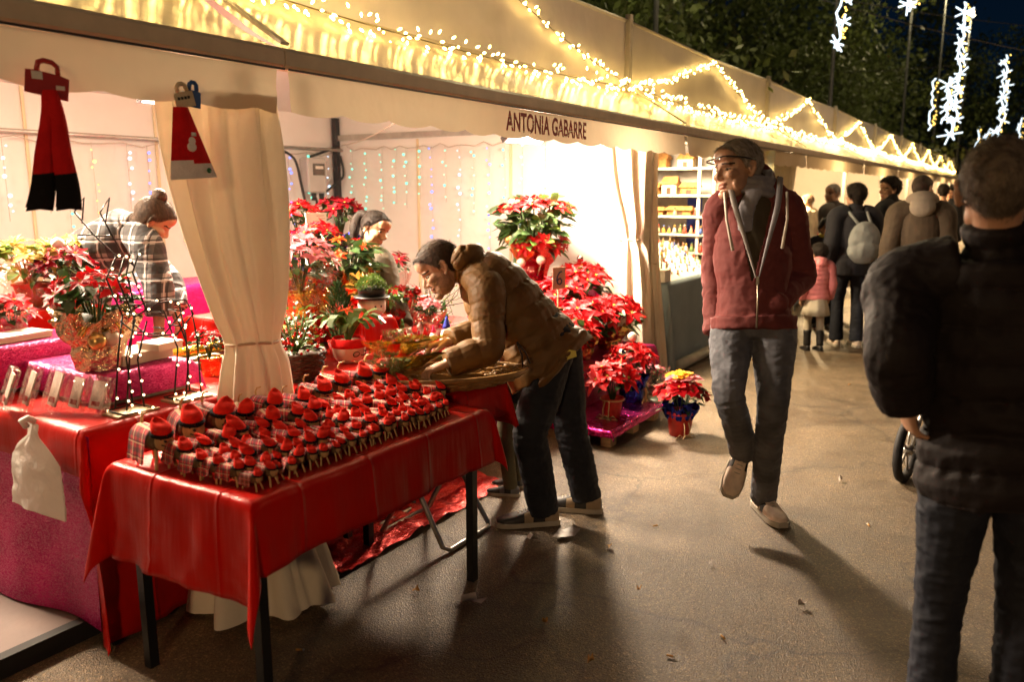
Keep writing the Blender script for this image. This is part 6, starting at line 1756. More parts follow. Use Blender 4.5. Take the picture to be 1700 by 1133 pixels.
plant('red poinsettia in a blue foil pot on the pallet', (q2[0] - .05, q2[1] + .06, .117), .16, .28, 'red', 10, ('blue', .08, .16), (POTM['blue'], .085, .11, .18), .10, seed=32, extra=lambda t, r: (bow(t, .13, .09), ornament(t, (.03, .05, .46), .034, 'pearl')))
plant('small pinkish plant in clear film at the pallet end', (q3[0], q3[1], .117), .09, .16, 'pink', 5, ('silver', .05, .08), (CELLO, .06, .12, .2), .06, seed=33, name='flowering_plant', cat='potted plant')
pr_ = onz(1128, 722, 0)
def prim(t, rg):
    for i in range(9):
        a = i * 2.4; rr = .09 * math.sqrt((i + .5) / 9); link_mesh('flower', flower('yellow' if i < 5 else 'pink', i, .9), t, (math.cos(a) * rr + .0, math.sin(a) * rr, .43 - rr * .4), None, .058)
    bow(t, .115, .075, RAFFIA, .1)
plant('red and yellow primrose in a woven red pot standing on the asphalt', (pr_[0], pr_[1], .0), .175, .25, 'hot', 10, ('red', .095, .17), (POTM['blue'], .06, .115, .215), .075, seed=34, name='primrose', cat='potted plant', wide=.95, extra=prim, low=-.6, nleaf=40, tops=.95)

# ------------------------------------------------------------------ plaid log figures
LOGB = mat('log_bark', (.13, .075, .035), .8, 0, .2, .4, 30, .6, 60, .004); CUT = mat('cut_wood', (.52, .33, .14), .65, 0, .3, .25, 25); STICKM = mat('peeled_stick', (.60, .42, .18), .6, 0, .3, .2, 30); HATR = mat('red_wool', (.70, .022, .010), .95, 0, .1, .15, 60, .5, 160, .002, sheen=.5)
PL = [plaid('tartan_red', (.50, .025, .03), (.03, .02, .015), (.58, .46, .26), .058), plaid('tartan_bright', (.56, .022, .035), (.04, .02, .02), (.60, .50, .30), .050), plaid('tartan_green', (.40, .015, .02), (.015, .04, .014), (.52, .46, .32), .040)]
def log_parts(v, short=False):
    rg = random.Random(v + 50 * short); out = {}
    mb = MB(); mb.tube([(-.095, 0, .10), (-.03, 0, .102), (.03, 0, .106), (.085, 0, .112)], [.043, .046, .045, .043], 14); out['log'] = mb.mesh('log', LOGB)
    mb = MB(); mb.tube([(.0855, 0, .112), (.0885, 0, .1123)], [.041, .039], 14); out['face'] = mb.mesh('face', CUT)
    mb = MB(); 
    for s_ in (-1, 1): mb.ell((.0895, s_ * .014, .124), (.003, .006, .007), nu=7, nv=5)
    mb.tube([(.0895, -.015, .098), (.0905, 0, .091), (.0895, .015, .098)], .0028, 5); mb.ell((.096, 0, .111), (.010, .006, .006), nu=7, nv=5); out['features'] = mb.mesh('features', CABLE)
    mb = MB(); sk = .002 + .01 * rg.random()
    def bl(u, w_):
        x = -.100 + u * .132; a = (w_ - .5) * 2
        if abs(a) < .55: an = a / .55 * math.pi / 2; y, z = math.sin(an) * .051, .104 + math.cos(an) * .051
        else: k = (abs(a) - .55) / .45; y, z = math.copysign(.052 + .016 * k + .004 * math.sin(u * 13 + v) * k, a), .104 - k * ((.055 + .012 * math.sin(u * 4 + v)) if short else (.092 - sk * (1 + math.sin(u * 5))))
        return (x, y, z + .004 * u)
    mb.grid(bl, 8, 15); out['blanket'] = mb.mesh('blanket', PL[v % 3])
    lean = rg.uniform(-.02, .02)
    mb = MB(); hh = rg.uniform(1.05, 1.5); bk = rg.uniform(.0, .02); rows = [(.036, .137, .070), (.041, .138 + .010 * hh, .068), (.040, .138 + .022 * hh, .064), (.032, .138 + .034 * hh, .056 - bk * .5), (.020, .138 + .041 * hh, .046 - bk), (.005, .138 + .043 * hh, .040 - bk * 1.3)]
    vs = []; seg = 12
    for i, (r_, z, x) in enumerate(rows):
        for k in range(seg): a = 2 * math.pi * k / seg; vs.append((x + r_ * .85 * math.cos(a) * (1 + .1 * math.sin(3 * a + v)), lean * i * .5 + r_ * math.sin(a), z + .010 * math.cos(a) * -1))
    mb.add(vs, [(i * seg + k, i * seg + (k + 1) % seg, (i + 1) * seg + (k + 1) % seg, (i + 1) * seg + k) for i in range(5) for k in range(seg)] + [tuple(range(5 * seg, 6 * seg))]); out['hat'] = mb.mesh('hat', HATR)
    mb = MB(); mb.tube([(.070 + .035 * math.cos(a), .040 * math.sin(a), .139 - .008 * math.cos(a)) for a in np.linspace(0, 2 * math.pi, 15)], .0085, 6, False); out['hat_band'] = mb.mesh('hat_band', FELTB)
    for s_ in (-1, 1):
        mb = MB(); mb.tube([(.055, s_ * .022, .10), (.072, s_ * .030, .05), (.088, s_ * .042, 0)], .0072, 7); out['leg%d' % s_] = mb.mesh('leg', STICKM)
        mb = MB(); mb.tube([(-.065, s_ * .025, .09), (-.075, s_ * .035, 0)], .0072, 6); out['back%d' % s_] = mb.mesh('leg', STICKM)
    mb = MB(); mb.tube([(-.08, 0, .14), (-.095, .004, .172), (-.088, .010, .192), (-.062, .014, .200)], [.0055, .005, .0045, .004], 6); out['tail'] = mb.mesh('tail_twig', STICKM)
    return out
LP = [log_parts(v) for v in range(6)]; LPS = [log_parts(v, True) for v in range(8)]
def log_figure(label, x, y, sc, rz, v, group, small):
    t = thing('log_figure', label, 'log figure', (x, y, .7445), rz, group, sc); P_ = LPS[v] if small else LP[v % 6]
    lg = link_mesh('log', P_['log'], t); link_mesh('blanket', P_['blanket'], t); h = link_mesh('hat', P_['hat'], t); link_mesh('hat_band', P_['hat_band'], h); f_ = link_mesh('face', P_['face'], lg)
    for s_ in (-1, 1):
        link_mesh('leg', P_['leg%d' % s_], t)
        link_mesh('leg', P_['back%d' % s_], t)
    if not small: link_mesh('features', P_['features'], lg); link_mesh('tail_twig', P_['tail'], t)
ROWS = [(-2.345, 10, .80, 1.54, 2.61, 'large', 'back'), (-2.215, 15, .60, 1.535, 2.60, 'middling', 'second'), (-2.120, 17, .54, 1.530, 2.61, 'middling', 'third'), (-2.035, 19, .49, 1.530, 2.62, 'small', 'fourth'), (-1.958, 21, .44, 1.535, 2.55, 'small', 'fifth'), (-1.893, 22, .39, 1.55, 2.50, 'smallest', 'front')]
rg = random.Random(21)
for ri, (x, n_, sc, ya, yb, sz, rn) in enumerate(ROWS):
    for i in range(n_):
        y = ya + (yb - ya) * i / (n_ - 1) + rg.uniform(-.008, .008)
        log_figure('%s plaid log figure with red cap in the %s row, %s from the near end' % (sz, rn, ORD[i]), x + rg.uniform(-.012, .012), y, sc * rg.uniform(.82, 1.12), R(rg.uniform(-24, 24) - 6), rg.randrange(8), '%s row of log figures' % rn, ri > 0)

# ------------------------------------------------------------------ figurine stall beyond the curtain
SHELFM = mat('shelf_white', (.62, .58, .52), .5, 0, .4, .08); BLUEC = mat('blue_grey_cloth', (.17, .22, .25), .8, 0, .25, .12, 4, .3, 200, .002, sheen=.2); BLUEP = mat('blue_panel', (.02, .04, .30), .6, 0, .3, .3, 6)
t = thing('shelf_unit', 'white shelf unit with nativity figures behind the walking man', 'shelf', (-3.55, 8.45, 0))
BZ = [.98, 1.17, 1.36, 1.58, 1.86, 2.12]
for z in BZ:
    mb = MB(); mb.box((.36, 0, z), (.80, .26, .022)); mb.build('shelf_board', SHELFM, t, False)
for x in (-.05, .62, .78):
    mb = MB(); mb.box((x, -.10 if x > 0 else 0, 1.06), (.03, .03, 2.12)); mb.build('upright', SHELFM, t, False)
mb = MB(); mb.box((.36, .14, 1.5), (.82, .012, 1.3)); mb.build('back_panel', mat('shelf_back', (.42, .40, .40), .6, 0, .3, .2, 5), t, False)
for i, (x, z) in enumerate(((.50, 1.05), (.50, 1.26), (.50, 1.48))):
    mb = MB(); mb.box((x, .12, z), (.16, .01, .14)); mb.build('blue_panel', BLUEP, t, False)
t = thing('backdrop_panel', 'blue and pale painted backdrop beside the figurine shelves', 'backdrop', (-2.55, 8.75, .9))
mb = MB(); mb.box((0, 0, .4), (.55, .02, .60)); mb.build('blue_field', BLUEP, t, False); mb = MB(); mb.box((0, 0, .93), (.55, .02, .42)); mb.build('pale_field', mat('pale_sky_paint', (.45, .50, .50), .6, 0, .3, .3, 8, col2=(.55, .50, .2)), t, False)
mb = MB(); mb.lathe([(.09, .25), (.06, .6), (.005, .78)], 10, (-.02, -.05, 0)); mb.build('painted_tree', CONE, t)
ROOFM = mat('cork_roof', (.34, .17, .06), .85, 0, .2, .4, 30, .7, 60, .006); WALLC = mat('house_wall', (.62, .52, .38), .8, 0, .2, .25, 20)
def model_house(x, z, w_, h, lb, m):
    t = thing('model_house', lb, 'model house', (-3.55 + x, 8.42, z + .0115), .0, 'model houses on the shelves')
    mb = MB(); mb.box((0, 0, h * .3), (w_, .12, h * .6)); mb.build('wall', m, t, False); mb = MB(); mb.add([(-w_ * .6, -.08, h * .58), (w_ * .6, -.08, h * .58), (w_ * .6, .08, h * .58), (-w_ * .6, .08, h * .58), (-w_ * .5, 0, h), (w_ * .5, 0, h)], [(0, 1, 5, 4), (2, 3, 4, 5), (0, 4, 3), (1, 2, 5), (0, 3, 2, 1)]); mb.build('roof', ROOFM, t, False)
    mb = MB(); mb.box((0, -.062, h * .2), (w_ * .3, .006, h * .38)); mb.build('door', WICK, t, False)
for a in (((.12, 1.86, .24, .16), 'cork roofed model stable on the top shelf', ROOFM), ((.45, 1.86, .16, .15), 'model hut right of the stable on the top shelf', WALLC), ((.08, 1.58, .16, .13), 'brown model hut on the second shelf', ROOFM), ((.28, 1.58, .16, .19), 'white model house on the second shelf', WALLC), ((.50, 1.58, .18, .13), 'long model barn on the second shelf', ROOFM), ((.12, 1.36, .2, .09), 'low model bridge house on the third shelf', ROOFM), ((.40, 1.36, .26, .10), 'low cork model barn on the third shelf', ROOFM)):
    model_house(*a[0], a[1], a[2])
FM = [mat('figure_%d' % i, c, .55, 0, .4, .2, 40) for i, c in enumerate(((.42, .28, .18), (.52, .48, .42), (.40, .05, .03), (.05, .10, .34), (.32, .18, .06), (.50, .30, .05), (.10, .18, .06)))]
def fig_mesh(i):
    mb = MB(); mb.lathe([(.30, 0), (.26, .25), (.17, .60), (.09, .72)], 8); mb.ell((0, 0, .84), (.14, .14, .16), nu=8, nv=6, mi=1); mb.lathe([(.16, .88), (.10, 1.02), (.001, 1.05)], 8, mi=2); mb.ell((.12, -.10, .5), (.08, .1, .08), nu=6, nv=4, mi=1)
    return mb.mesh('clay_figurine', [FM[i % 7], FACE, FM[(i * 3 + 2) % 7]])
FGM = [fig_mesh(i) for i in range(7)]; rg = random.Random(9)
for si, (z, n_, y, nm) in enumerate(((1.17, 11, 8.36, 'fourth'), (.98, 13, 8.34, 'fifth'), (1.36, 3, 8.36, 'third'))):
    for i in range(n_):
        o = link_mesh('clay_figurine', FGM[rg.randrange(7)], None, (-3.52 + .66 * (i + .5) / n_, y + rg.uniform(-.03, .03), z + .0115), (0, 0, rg.uniform(0, 6)), .085 * rg.uniform(.85, 1.1)); tag(o, 'small painted clay figurine standing on the %s shelf from the top' % nm, 'figurine', 'figurines on the %s shelf' % nm)
t = thing('figurine_counter', 'figurine counter with a blue grey cloth down to the street', 'counter', (-2.98, 8.2, 0)); mb = MB(); mb.box((0, 0, .40), (.56, 2.5, .80)); mb.build('table_body', TABLEW, t, False)
vs, fs = cloth_geo(-.29, .29, -1.27, 1.27, .812, (.05, .79, .79, .2), amp=.02, seed=3, step=.05, freq=5); mb = MB(); mb.add(vs, fs); mb.build('cloth', BLUEC, t)
mb = MB(); mb.tube([(-2.58, 6.95, .05), (-2.60, 9.4, .05)], .05, 12); tag(mb.build('hem_roll', mat('pale_tube', (.42, .42, .36), .6), None), 'pale rolled tarpaulin edge lying along the blue grey counter', 'roll')
for k in range(9):
    for i in range(14):
        x = -2.98 - .25 + .055 * k; y = 7.15 + i * .13; z = .815 + .0 + (8 - k) * .034
        o = link_mesh('clay_figurine', FGM[rg.randrange(7)], None, (x + rg.uniform(-.02, .02), y + rg.uniform(-.03, .03), z), (0, 0, rg.uniform(0, 6)), .07 * rg.uniform(.7, 1.1)); tag(o, 'tiny painted figurine packed on the sloping figurine counter', 'figurine', 'figurines packed on the sloping counter')
mb = MB(); mb.add([(-3.25, 7.05, .813), (-2.72, 7.05, .813), (-2.72, 9.1, .813), (-3.25, 9.1, .813), (-3.25, 7.05, 1.10), (-3.25, 9.1, 1.10)], [(0, 1, 4), (3, 5, 2), (1, 2, 5, 4), (0, 4, 5, 3), (0, 3, 2, 1)]); tag(mb.build('sloping_stand', SHELFM, None, False), 'sloping white stand under the packed figurines', 'stand')
t = thing('card_box', 'plain grey box on the near end of the figurine counter', 'box', (-2.82, 6.98, .815)); mb = MB(); mb.box((0, 0, .05), (.22, .14, .10)); mb.build('box_base', SHELFM, t, False); mb = MB(); mb.box((0, 0, .105), (.225, .145, .01)); mb.build('lid', PALEBOX, t, False)

# counters in the far stalls
for i in range(2, 8):
    y = Y0 + L_MOD * i; nm = FARN[i - 2]
    t = thing('stall_counter', 'pale cloth covered counter in the %s tent' % nm, 'counter', (-3.0, y + 2.2, 0)); mb = MB(); mb.box((0, 0, .40), (.5, 3.4, .8)); mb.build('table_body', TABLEW, t, False)
    vs, fs = cloth_geo(-.26, .26, -1.72, 1.72, .812, (.05, .78, .5, .5), amp=.02, seed=i, step=.08, freq=5); mb = MB(); mb.add(vs, fs); mb.build('cloth', [CURT, PALEBOX, BLUEC][i % 3], t)
    for k in range(6):
        b = thing('goods_box', '%s goods box on the counter of the %s tent, %s from this side' % (['brown', 'green', 'red'][k % 3], nm, ORD[k]), 'box', (-3.05, y + .8 + k * .5, .815), .2 * k); mb = MB(); h = .12 + .05 * (k % 3); mb.box((0, 0, h / 2), (.22, .26, h)); mb.build('box_base', [PALEBOX, CONE, CARDR][k % 3], b, False); mb = MB(); mb.box((0, 0, h + .008), (.23, .27, .016)); mb.build('lid', WHITEP, b, False)
# plants on the ground by a far stall
gp_ = onz(1462, 505, 0)
plant('potted red plant on the ground behind the woman with the backpack', (gp_[0], gp_[1], 0), .2, .35, 'red', 9, ('redfoil', .12, .2), None, .12, seed=51)

# more stock filling the middle display
plant('white cyclamen in clear film left of the cypress', (-3.18, 2.70, .765), .10, .17, 'cream', 6, ('silver', .05, .08), (CELLO, .06, .12, .17), .05, seed=61, name='flowering_plant', cat='potted plant', fol=GREENL)
plant('red kalanchoe with a gold wrap behind the cypress', (-3.30, 3.42 - .18, .955), .09, .15, 'hot', 10, ('gold', .055, .09), (CELLOG, .06, .11, .14), .03, seed=62, name='flowering_plant', cat='potted plant', wide=.8)
plant('leafy green ivy pot right of the moss plant', (-3.22, 3.72, .765), .11, .22, 'hot', 3, ('redfoil', .06, .1), (CELLOR, .065, .10, .14), .03, seed=63, name='flowering_plant', cat='potted plant', fol=GREENL)
plant('small pink heather at the foot of the orange poinsettia', (-3.02, 3.86, .765), .09, .15, 'pink', 10, ('silver', .05, .08), (CELLO, .06, .11, .15), .03, seed=64, name='flowering_plant', cat='potted plant', wide=.8)
plant('red rose like bunch in film under the pink poinsettia', (-3.06, 2.98 - .28, .765), .08, .13, 'dark', 7, ('gold', .05, .08), (CELLOG, .055, .10, .15), .04, seed=65, name='flowering_plant', cat='potted plant')
for i, (x, y, z, k, lb) in enumerate(((-3.24, 3.2, .98, 'gold', 'gold bauble lying on the riser under the pink poinsettia'), (-3.34, 3.58, .975, 'red', 'red bauble on the riser beside the gold bow'), (-3.0, 3.2, .79, 'gold', 'gold bauble on the cloth behind the strap leaf plant'), (-2.92, 3.5, .79, 'pearl', 'pearl bauble on the cloth by the red riser'), (-2.86, 3.25, .79, 'red', 'red bauble on the cloth edge near the gnomes'))):
    t = thing('bauble_ornament', lb, 'bauble', (x, y, z)); mb = MB(); mb.ell((0, 0, .005), (.03, .03, .03), nu=14, nv=10); mb.build('ball', BALL[k], t); mb = MB(); mb.tube([(0, 0, .03), (0, 0, .042)], .008, 8); mb.build('ball_cap', ZIPG, t)
# dry leaves and bits on the asphalt
rg = random.Random(77)
for i, (u, v, lb) in enumerate([(1012, 912, 'small curled leaf right of the bending man shoes'), (1180, 940, 'small leaf left of the walking man shadow'), (905, 1040, 'small brown leaf in the street centre bottom'), (1330, 1010, 'small leaf in the walking man shadow'), (690, 985, 'small leaf under the table edge'), (1395, 800, 'small leaf right of the walking man'), (1060, 985, 'pale leaf bit in the bright part of the street'), (1250, 700, 'small dark leaf behind the walking man'), (980, 1105, 'leaf bit at the bottom edge of the street')]):
    scrap(u, v, rg.uniform(.012, .022), 200 + i, lb, LEAFD if i % 2 else BUTT, rg.uniform(0, 6))

# ------------------------------------------------------------------ the people in the photograph
def cloth_m(name, c, rough=.8, sheen=.25, var=.15, vs=10, bump=.35, bs=320, bd=.0015, **k):
    return mat(name, c, rough, 0, .25, var, vs, bump, bs, bd, sheen=sheen, **k)
HOODIE = cloth_m('hoodie_cloth', (.150, .036, .034)); SHIRT = cloth_m('olive_shirt', (.060, .046, .026)); SCARF = cloth_m('scarf_cloth', (.23, .22, .24), bs=120)
LINING = cloth_m('grey_lining', (.30, .27, .25))
JEANS = cloth_m('grey_jeans', (.125, .130, .150), .75, .15, .5, 5, .4, 420); DJEANS = cloth_m('dark_jeans', (.016, .018, .024), .75, .12, .3, 6); NJEANS = cloth_m('navy_jeans', (.014, .016, .024), .75, .15, .35, 6)
BROWNP = mat('brown_puffer', (.135, .066, .014), .62, 0, .4, .15, 9, .35, 60, .004)
BLACKP = mat('black_puffer', (.010, .0065, .0065), .72, 0, .22, .15, 9, .35, 60, .004)
NAVYP = cloth_m('dark_coat', (.018, .018, .024)); BLACKC = cloth_m('black_coat', (.012, .012, .014)); BROWNC = cloth_m('brown_coat', (.06, .042, .026)); GREYC = cloth_m('grey_coat', (.13, .12, .115))
HOODG = cloth_m('grey_hood', (.24, .20, .155)); PINKP = mat('pink_puffer', (.78, .26, .28), .5, 0, .35, .1, 9, .3, 60, .004); CREAM = cloth_m('cream_skirt', (.46, .42, .34)); OLIVE = cloth_m('olive_trousers', (.095, .085, .05))
SHOEW = mat('pale_suede', (.74, .60, .48), .7, 0, .3, .2, 20); SHOEB = mat('black_shoe', (.018, .017, .017), .5, 0, .4, .2); SHOET = mat('tan_leather', (.33, .25, .16), .6, 0, .3, .2, 20); SOLEW = mat('pale_sole', (.42, .38, .31), .6, 0, .3, .2)
STRING = cloth_m('cord', (.62, .55, .47)); ZIPM = mat('zip_metal', (.35, .30, .22), .35, .9, .5, 0); PAPERM = mat('paper_yellow', (.75, .62, .12), .6, 0, .3, .1); YSCARF = cloth_m('yellow_scarf', (.42, .36, .05), bs=90); LENS = film('spectacle_lens', (.9, .9, .9), .06, .05, 4, 0)
PLAIDS = plaid('plaid_shirt', (.20, .19, .185), (.004, .0035, .004), (.38, .36, .35), .095, duty=.52, kd=.82)
OLIVEJ = cloth_m('olive_jacket', (.075, .06, .04)); BAGM = cloth_m('backpack_cloth', (.22, .235, .235), .7, .1); WOOLH = cloth_m('dark_cap', (.014, .014, .016))

# --- man in the dark red hoodie walking towards the camera
J = stand(-.94, 3.92, R(-100), 1.87)
J.update(pel=pt(1250, 540, 3.70), chest=pt(1249, 432, 3.70), neck=pt(1250, 312, 3.74), head=pt(1224, 283, 3.70), hf=unit(-RT * .92 - FW * .40 - UP * .08), hu=UP + RT * .04,
         lsh=pt(1306, 350, 3.70), rsh=pt(1197, 350, 3.76), lel=pt(1332, 458, 3.78), lwr=pt(1292, 500, 3.66), rel=pt(1187, 452, 3.84), rwr=pt(1190, 548, 3.78),
         lhip=pt(1285, 552, 3.68), rhip=pt(1214, 552, 3.72), lkn=pt(1283, 672, 3.60), rkn=pt(1210, 655, 3.58), lan=onz(1268, 820, .098), ran=pt(1236, 748, 3.98),
         lft=unit(-FW * .9 + RT * .12 - UP * .0) * A3(1, 1, 0), rft=unit(-FW * .55 - RT * .35 - A3(0, 0, .75)), hscale=1.03, wide=.90)
J['lft'] = unit(J['lft']); J['rfu'] = unit(A3(0, 0, .6) + unit(-FW * A3(1, 1, 0)) * .8)
J['lhd'] = unit(pt(1262, 520, 3.70) - J['lwr'])
def walker_extra(c):
    K, s, t = c['K'], c['s'], c['t']; nk = K['neck']; fw_ = unit(np.cross(c['lats'], c['spine'])); fw_ = fw_ if fw_ @ c['J']['f'] > 0 else -fw_
    u = c['spine']; l = c['lats']
    # inner shirt
    mb = MB()
    chain(mb, c['sp'][1:5] + [nk + u * .03 * s], [((a + .008) * s * c['W'], (b + .010) * s * c['W']) for a, b in c['tr'][1:5]] + [(.068 * s, .064 * s)], c['sides'][1:], 20, 5)
    me = remesh(mb, .008, 3); wrinkle(me, .004, 12, 2); shade(me); me.materials.append(SHIRT); link_mesh('shirt', me, t)
    # scarf wound round the neck with one end hanging
    mb = MB()
    for rr, dz, ph in ((.070, .072, 0), (.078, .050, .5), (.086, .026, .2), (.092, .002, .8)):
        pts = []
        for a in np.linspace(0, 2 * math.pi, 15):
            pts.append(nk + (fw_ * math.cos(a + ph) * (rr + .012) + l * math.sin(a + ph) * rr) * s + u * (dz + .018 * math.cos(a * 1 + 2.6)) * s - u * (.03 if math.cos(a + ph) > .4 else 0) * s)
        chain(mb, pts, [(.015 * s, .017 * s)] * 15, u, 12, 2)
    chain(mb, [nk + fw_ * .095 * s + l * .03 * s, nk + fw_ * .118 * s + l * -.03 * s - u * .09 * s, nk + fw_ * .148 * s - l * .045 * s - u * .20 * s], [(.03 * s, .012 * s), (.034 * s, .012 * s), (.030 * s, .010 * s)], l, 12, 4)
    me = remesh(mb, .005, 1); wrinkle(me, .003, 30, 6, (1, 1, 2)); shade(me); me.materials.append(SCARF); link_mesh('scarf', me, t)
    # pale hood lining along the opening
    for sg in (1, -1):
        mb = MB(); pts = [nk + l * sg * .105 * s + fw_ * .07 * s + u * .03 * s, nk + l * sg * .085 * s + fw_ * .150 * s - u * .10 * s, nk + l * sg * .045 * s + fw_ * .172 * s - u * .25 * s, nk + l * sg * .006 * s + fw_ * .178 * s - u * .40 * s]
        chain(mb, pts, [(.012 * s, .005 * s), (.012 * s, .005 * s), (.008 * s, .005 * s), (.003 * s, .003 * s)], l, 10, 5); mb.build('lining', LINING if sg < 0 else SCARF, t)
    # zip, drawstrings, pocket welt
    bot = K['pel'] - u * .015 * s; front = lambda p, d: p + fw_ * d * s
    a_ = front(nk - u * .40 * s, .190); b_ = front(bot, .178)
    mb = MB(); mb.tube([a_, front(nk - u * .48 * s, .186), b_], .0045, 6); mb.build('zip', ZIPM, t)
    mb = MB(); mb.box(a_ - u * .015 + fw_ * .006, (.012, .012, .035)); mb.build('zip_pull', ZIPM, t, False)
    for sg, ln in ((1, .24), (-1, .25)):
        p0 = nk + fw_ * .115 * s + l * sg * .125 * s - u * .04 * s
        mb = MB(); mb.tube([p0, p0 - u * ln * .5 * s + fw_ * .055 * s + l * sg * -.006, p0 - u * ln * s + fw_ * .068 * s + l * sg * -.028 * s], [.006, .006, .0075], 7); mb.build('drawstring', STRING, t)
    # spectacles pushed up on the forehead
    hd, hf, hl, hu, hs = c['hd'], c['hf'], c['hl'], c['hu'], c['hs']
    W = lambda p: hd + (hf * p[0] + hl * p[1] + hu * p[2]) * hs
    mb = MB()
    for sg in (-1, 1):
        mb.tube([W((.112, sg * .008, .046)), W((.109, sg * .052, .047)), W((.095, sg * .074, .045)), W((.03, sg * .089, .037)), W((-.02, sg * .094, .027))], .0036, 6)
    fr = mb.build('spectacles', SHOEB, t)
    for sg in (-1, 1):
        mb = MB(); mb.ell(W((.110, sg * .030, .041)), (.002, .017, .009), Matrix((hf, hl, hu)).transposed(), 12, 8); mb.build('lens', LENS, fr)
def hoodie_geo(mb, c):
    # pouch pocket with the hand in it, thick hem band
    K, s = c['K'], c['s']
    mb.ell(pt(1280, 503, 3.62) - A3(*c['J']['base']), (.075, .05, .055), None, 14, 10)
    u = c['spine']
    chain(mb, [K['pel'] - u * .015 * s, K['pel'] + u * .035 * s], [(.178 * s, .140 * s), (.180 * s, .142 * s)], c['latp'], 22, 2, cap=.02)
person('man walking in a dark red zip hoodie and grey scarf, looking aside', J, dict(m=HOODIE, off=.024, hem=.0, hood=True, wr=.007, vneck=(.41, .105, .05), cuff=.03, extra_geo=hoodie_geo, name='hoodie', sleeve=1.04, armoff=.017),
       dict(m=JEANS, off=.006, hem=.060, knee=1.05, wr=.008), 'tan', 'grey', None, .004, dict(m=SHOEW, m2=SHOEB, sole=SOLEW, heel=False), extra=walker_extra, stubble=False, curl=.4, hair_t=.009, hairnoise=.002)

# --- man in the brown quilted coat bending over the basket
J = stand(-1.85, 3.35, R(-150), 1.80)
J.update(pel=pt(922, 572, 4.02), chest=pt(850, 496, 3.98), neck=pt(778, 441, 3.95), head=pt(731, 447, 3.92), hf=unit(-RT * .80 - UP * .56 - FW * .16), hu=unit(-RT * .45 + UP * .8 - FW * .05),
         lsh=pt(808, 482, 3.80), rsh=pt(790, 468, 4.12), lel=pt(810, 578, 3.74), lwr=pt(742, 604, 3.68), rel=pt(806, 548, 4.08), rwr=pt(746, 568, 3.94),
         lhip=pt(915, 590, 3.93), rhip=pt(932, 585, 4.10), lkn=pt(880, 722, 3.88), rkn=pt(946, 705, 4.13), lan=onz(902, 842, .090), ran=onz(974, 822, .090),
         lft=unit(-RT * .98 - FW * A3(1, 1, 0) * .12), rft=unit(-RT * .96 + FW * A3(1, 1, 0) * .25), hscale=1.02, wide=1.0,
         lats=unit(-FW + RT * .15), latp=unit(-FW * .9 + RT * .3), headback=1)
J['lhd'] = unit(pt(703, 618, 3.66) - J['lwr']); J['rhd'] = unit(pt(706, 577, 3.92) - J['rwr']); J['lhn'] = A3(0, 0, -1) + RT * .3; J['rhn'] = A3(0, 0, -1) + RT * .3
def coat_geo(mb, c):
    b = A3(*c['J']['base'])
    P_ = lambda u, v, d: pt(u, v, d) - b
    # hood lying on the shoulders
    chain(mb, [P_(756, 440, 3.84), P_(770, 424, 3.86), P_(786, 424, 3.94), P_(776, 426, 4.06)], [.030, .050, .056, .040], UP, 14, 4)
    # coat edge curling out along the hem
    chain(mb, [P_(966, 556, 3.92), P_(930, 604, 3.80), P_(884, 652, 3.86)], [(.030, .018), (.03, .02), (.022, .018)], FW, 10, 5)
b_ = J['base']
COAT_SP = [(pt(u, v, d) - b_, r_) for u, v, d, r_ in ((918, 608, 4.0, (.205, .245)), (888, 566, 4.0, (.20, .195)), (858, 524, 3.99, (.19, .172)), (826, 484, 3.98, (.19, .158)), (797, 457, 3.96, (.17, .135)), (776, 441, 3.95, (.09, .082)))]
def bend_extra(c):
    t = c['t']; b = A3(*c['J']['base'])
    mb = MB(); p = pt(938, 588, 3.80) - b
    mb.add([p, p + RT * .05 + UP * .015, p + RT * .055 - UP * .012, p + RT * .004 - UP * .03, p + RT * .02 + UP * .02 - FW * .004], [(0, 3, 2, 1), (0, 1, 4)]); mb.build('pocket_paper', PAPERM, t, False)
    mb = MB()
    for (a, d) in (((858, 568, 3.69), (880, 604, 3.70)), ((858, 570, 3.69), (868, 610, 3.69))):
        mb.tube([pt(*a) - b, (pt(*a) + pt(*d)) / 2 - b + RT * .01, pt(*d) - b], .004, 6)
    mb.build('coat_cord', SHOEB, t)
person('man in a brown quilted hooded coat bending over the wicker basket', J, dict(m=BROWNP, off=.050, hem=.02, puff=.115, quilt=.10, hood=False, wr=.004, collar=.07, extra_geo=coat_geo, name='coat', spine=COAT_SP, armoff=.030, sleeve=.98),
       dict(m=DJEANS, off=.016, hem=.072, knee=1.15, wr=.008), 'light', 'brown', None, .004, dict(m=SHOEB, m2=SHOET, sole=SOLEW, ln=.30), extra=bend_extra, stubble=True, curl=.75, hair_t=.011, hairnoise=.002)

# --- child hidden behind him, only the legs show
cb = onz(848, 826, 0)
J = stand(cb[0] - .05, cb[1] + .08, R(-160), 1.10)
person('child in olive trousers standing behind the bending man, only legs visible', J, dict(m=NAVYP, off=.03, hem=.10), dict(m=OLIVE, off=.014, hem=.06), 'light', 'dark', None, .009, dict(m=SHOEB, m2=JEANS, sole=SOLEW), eyes=False)

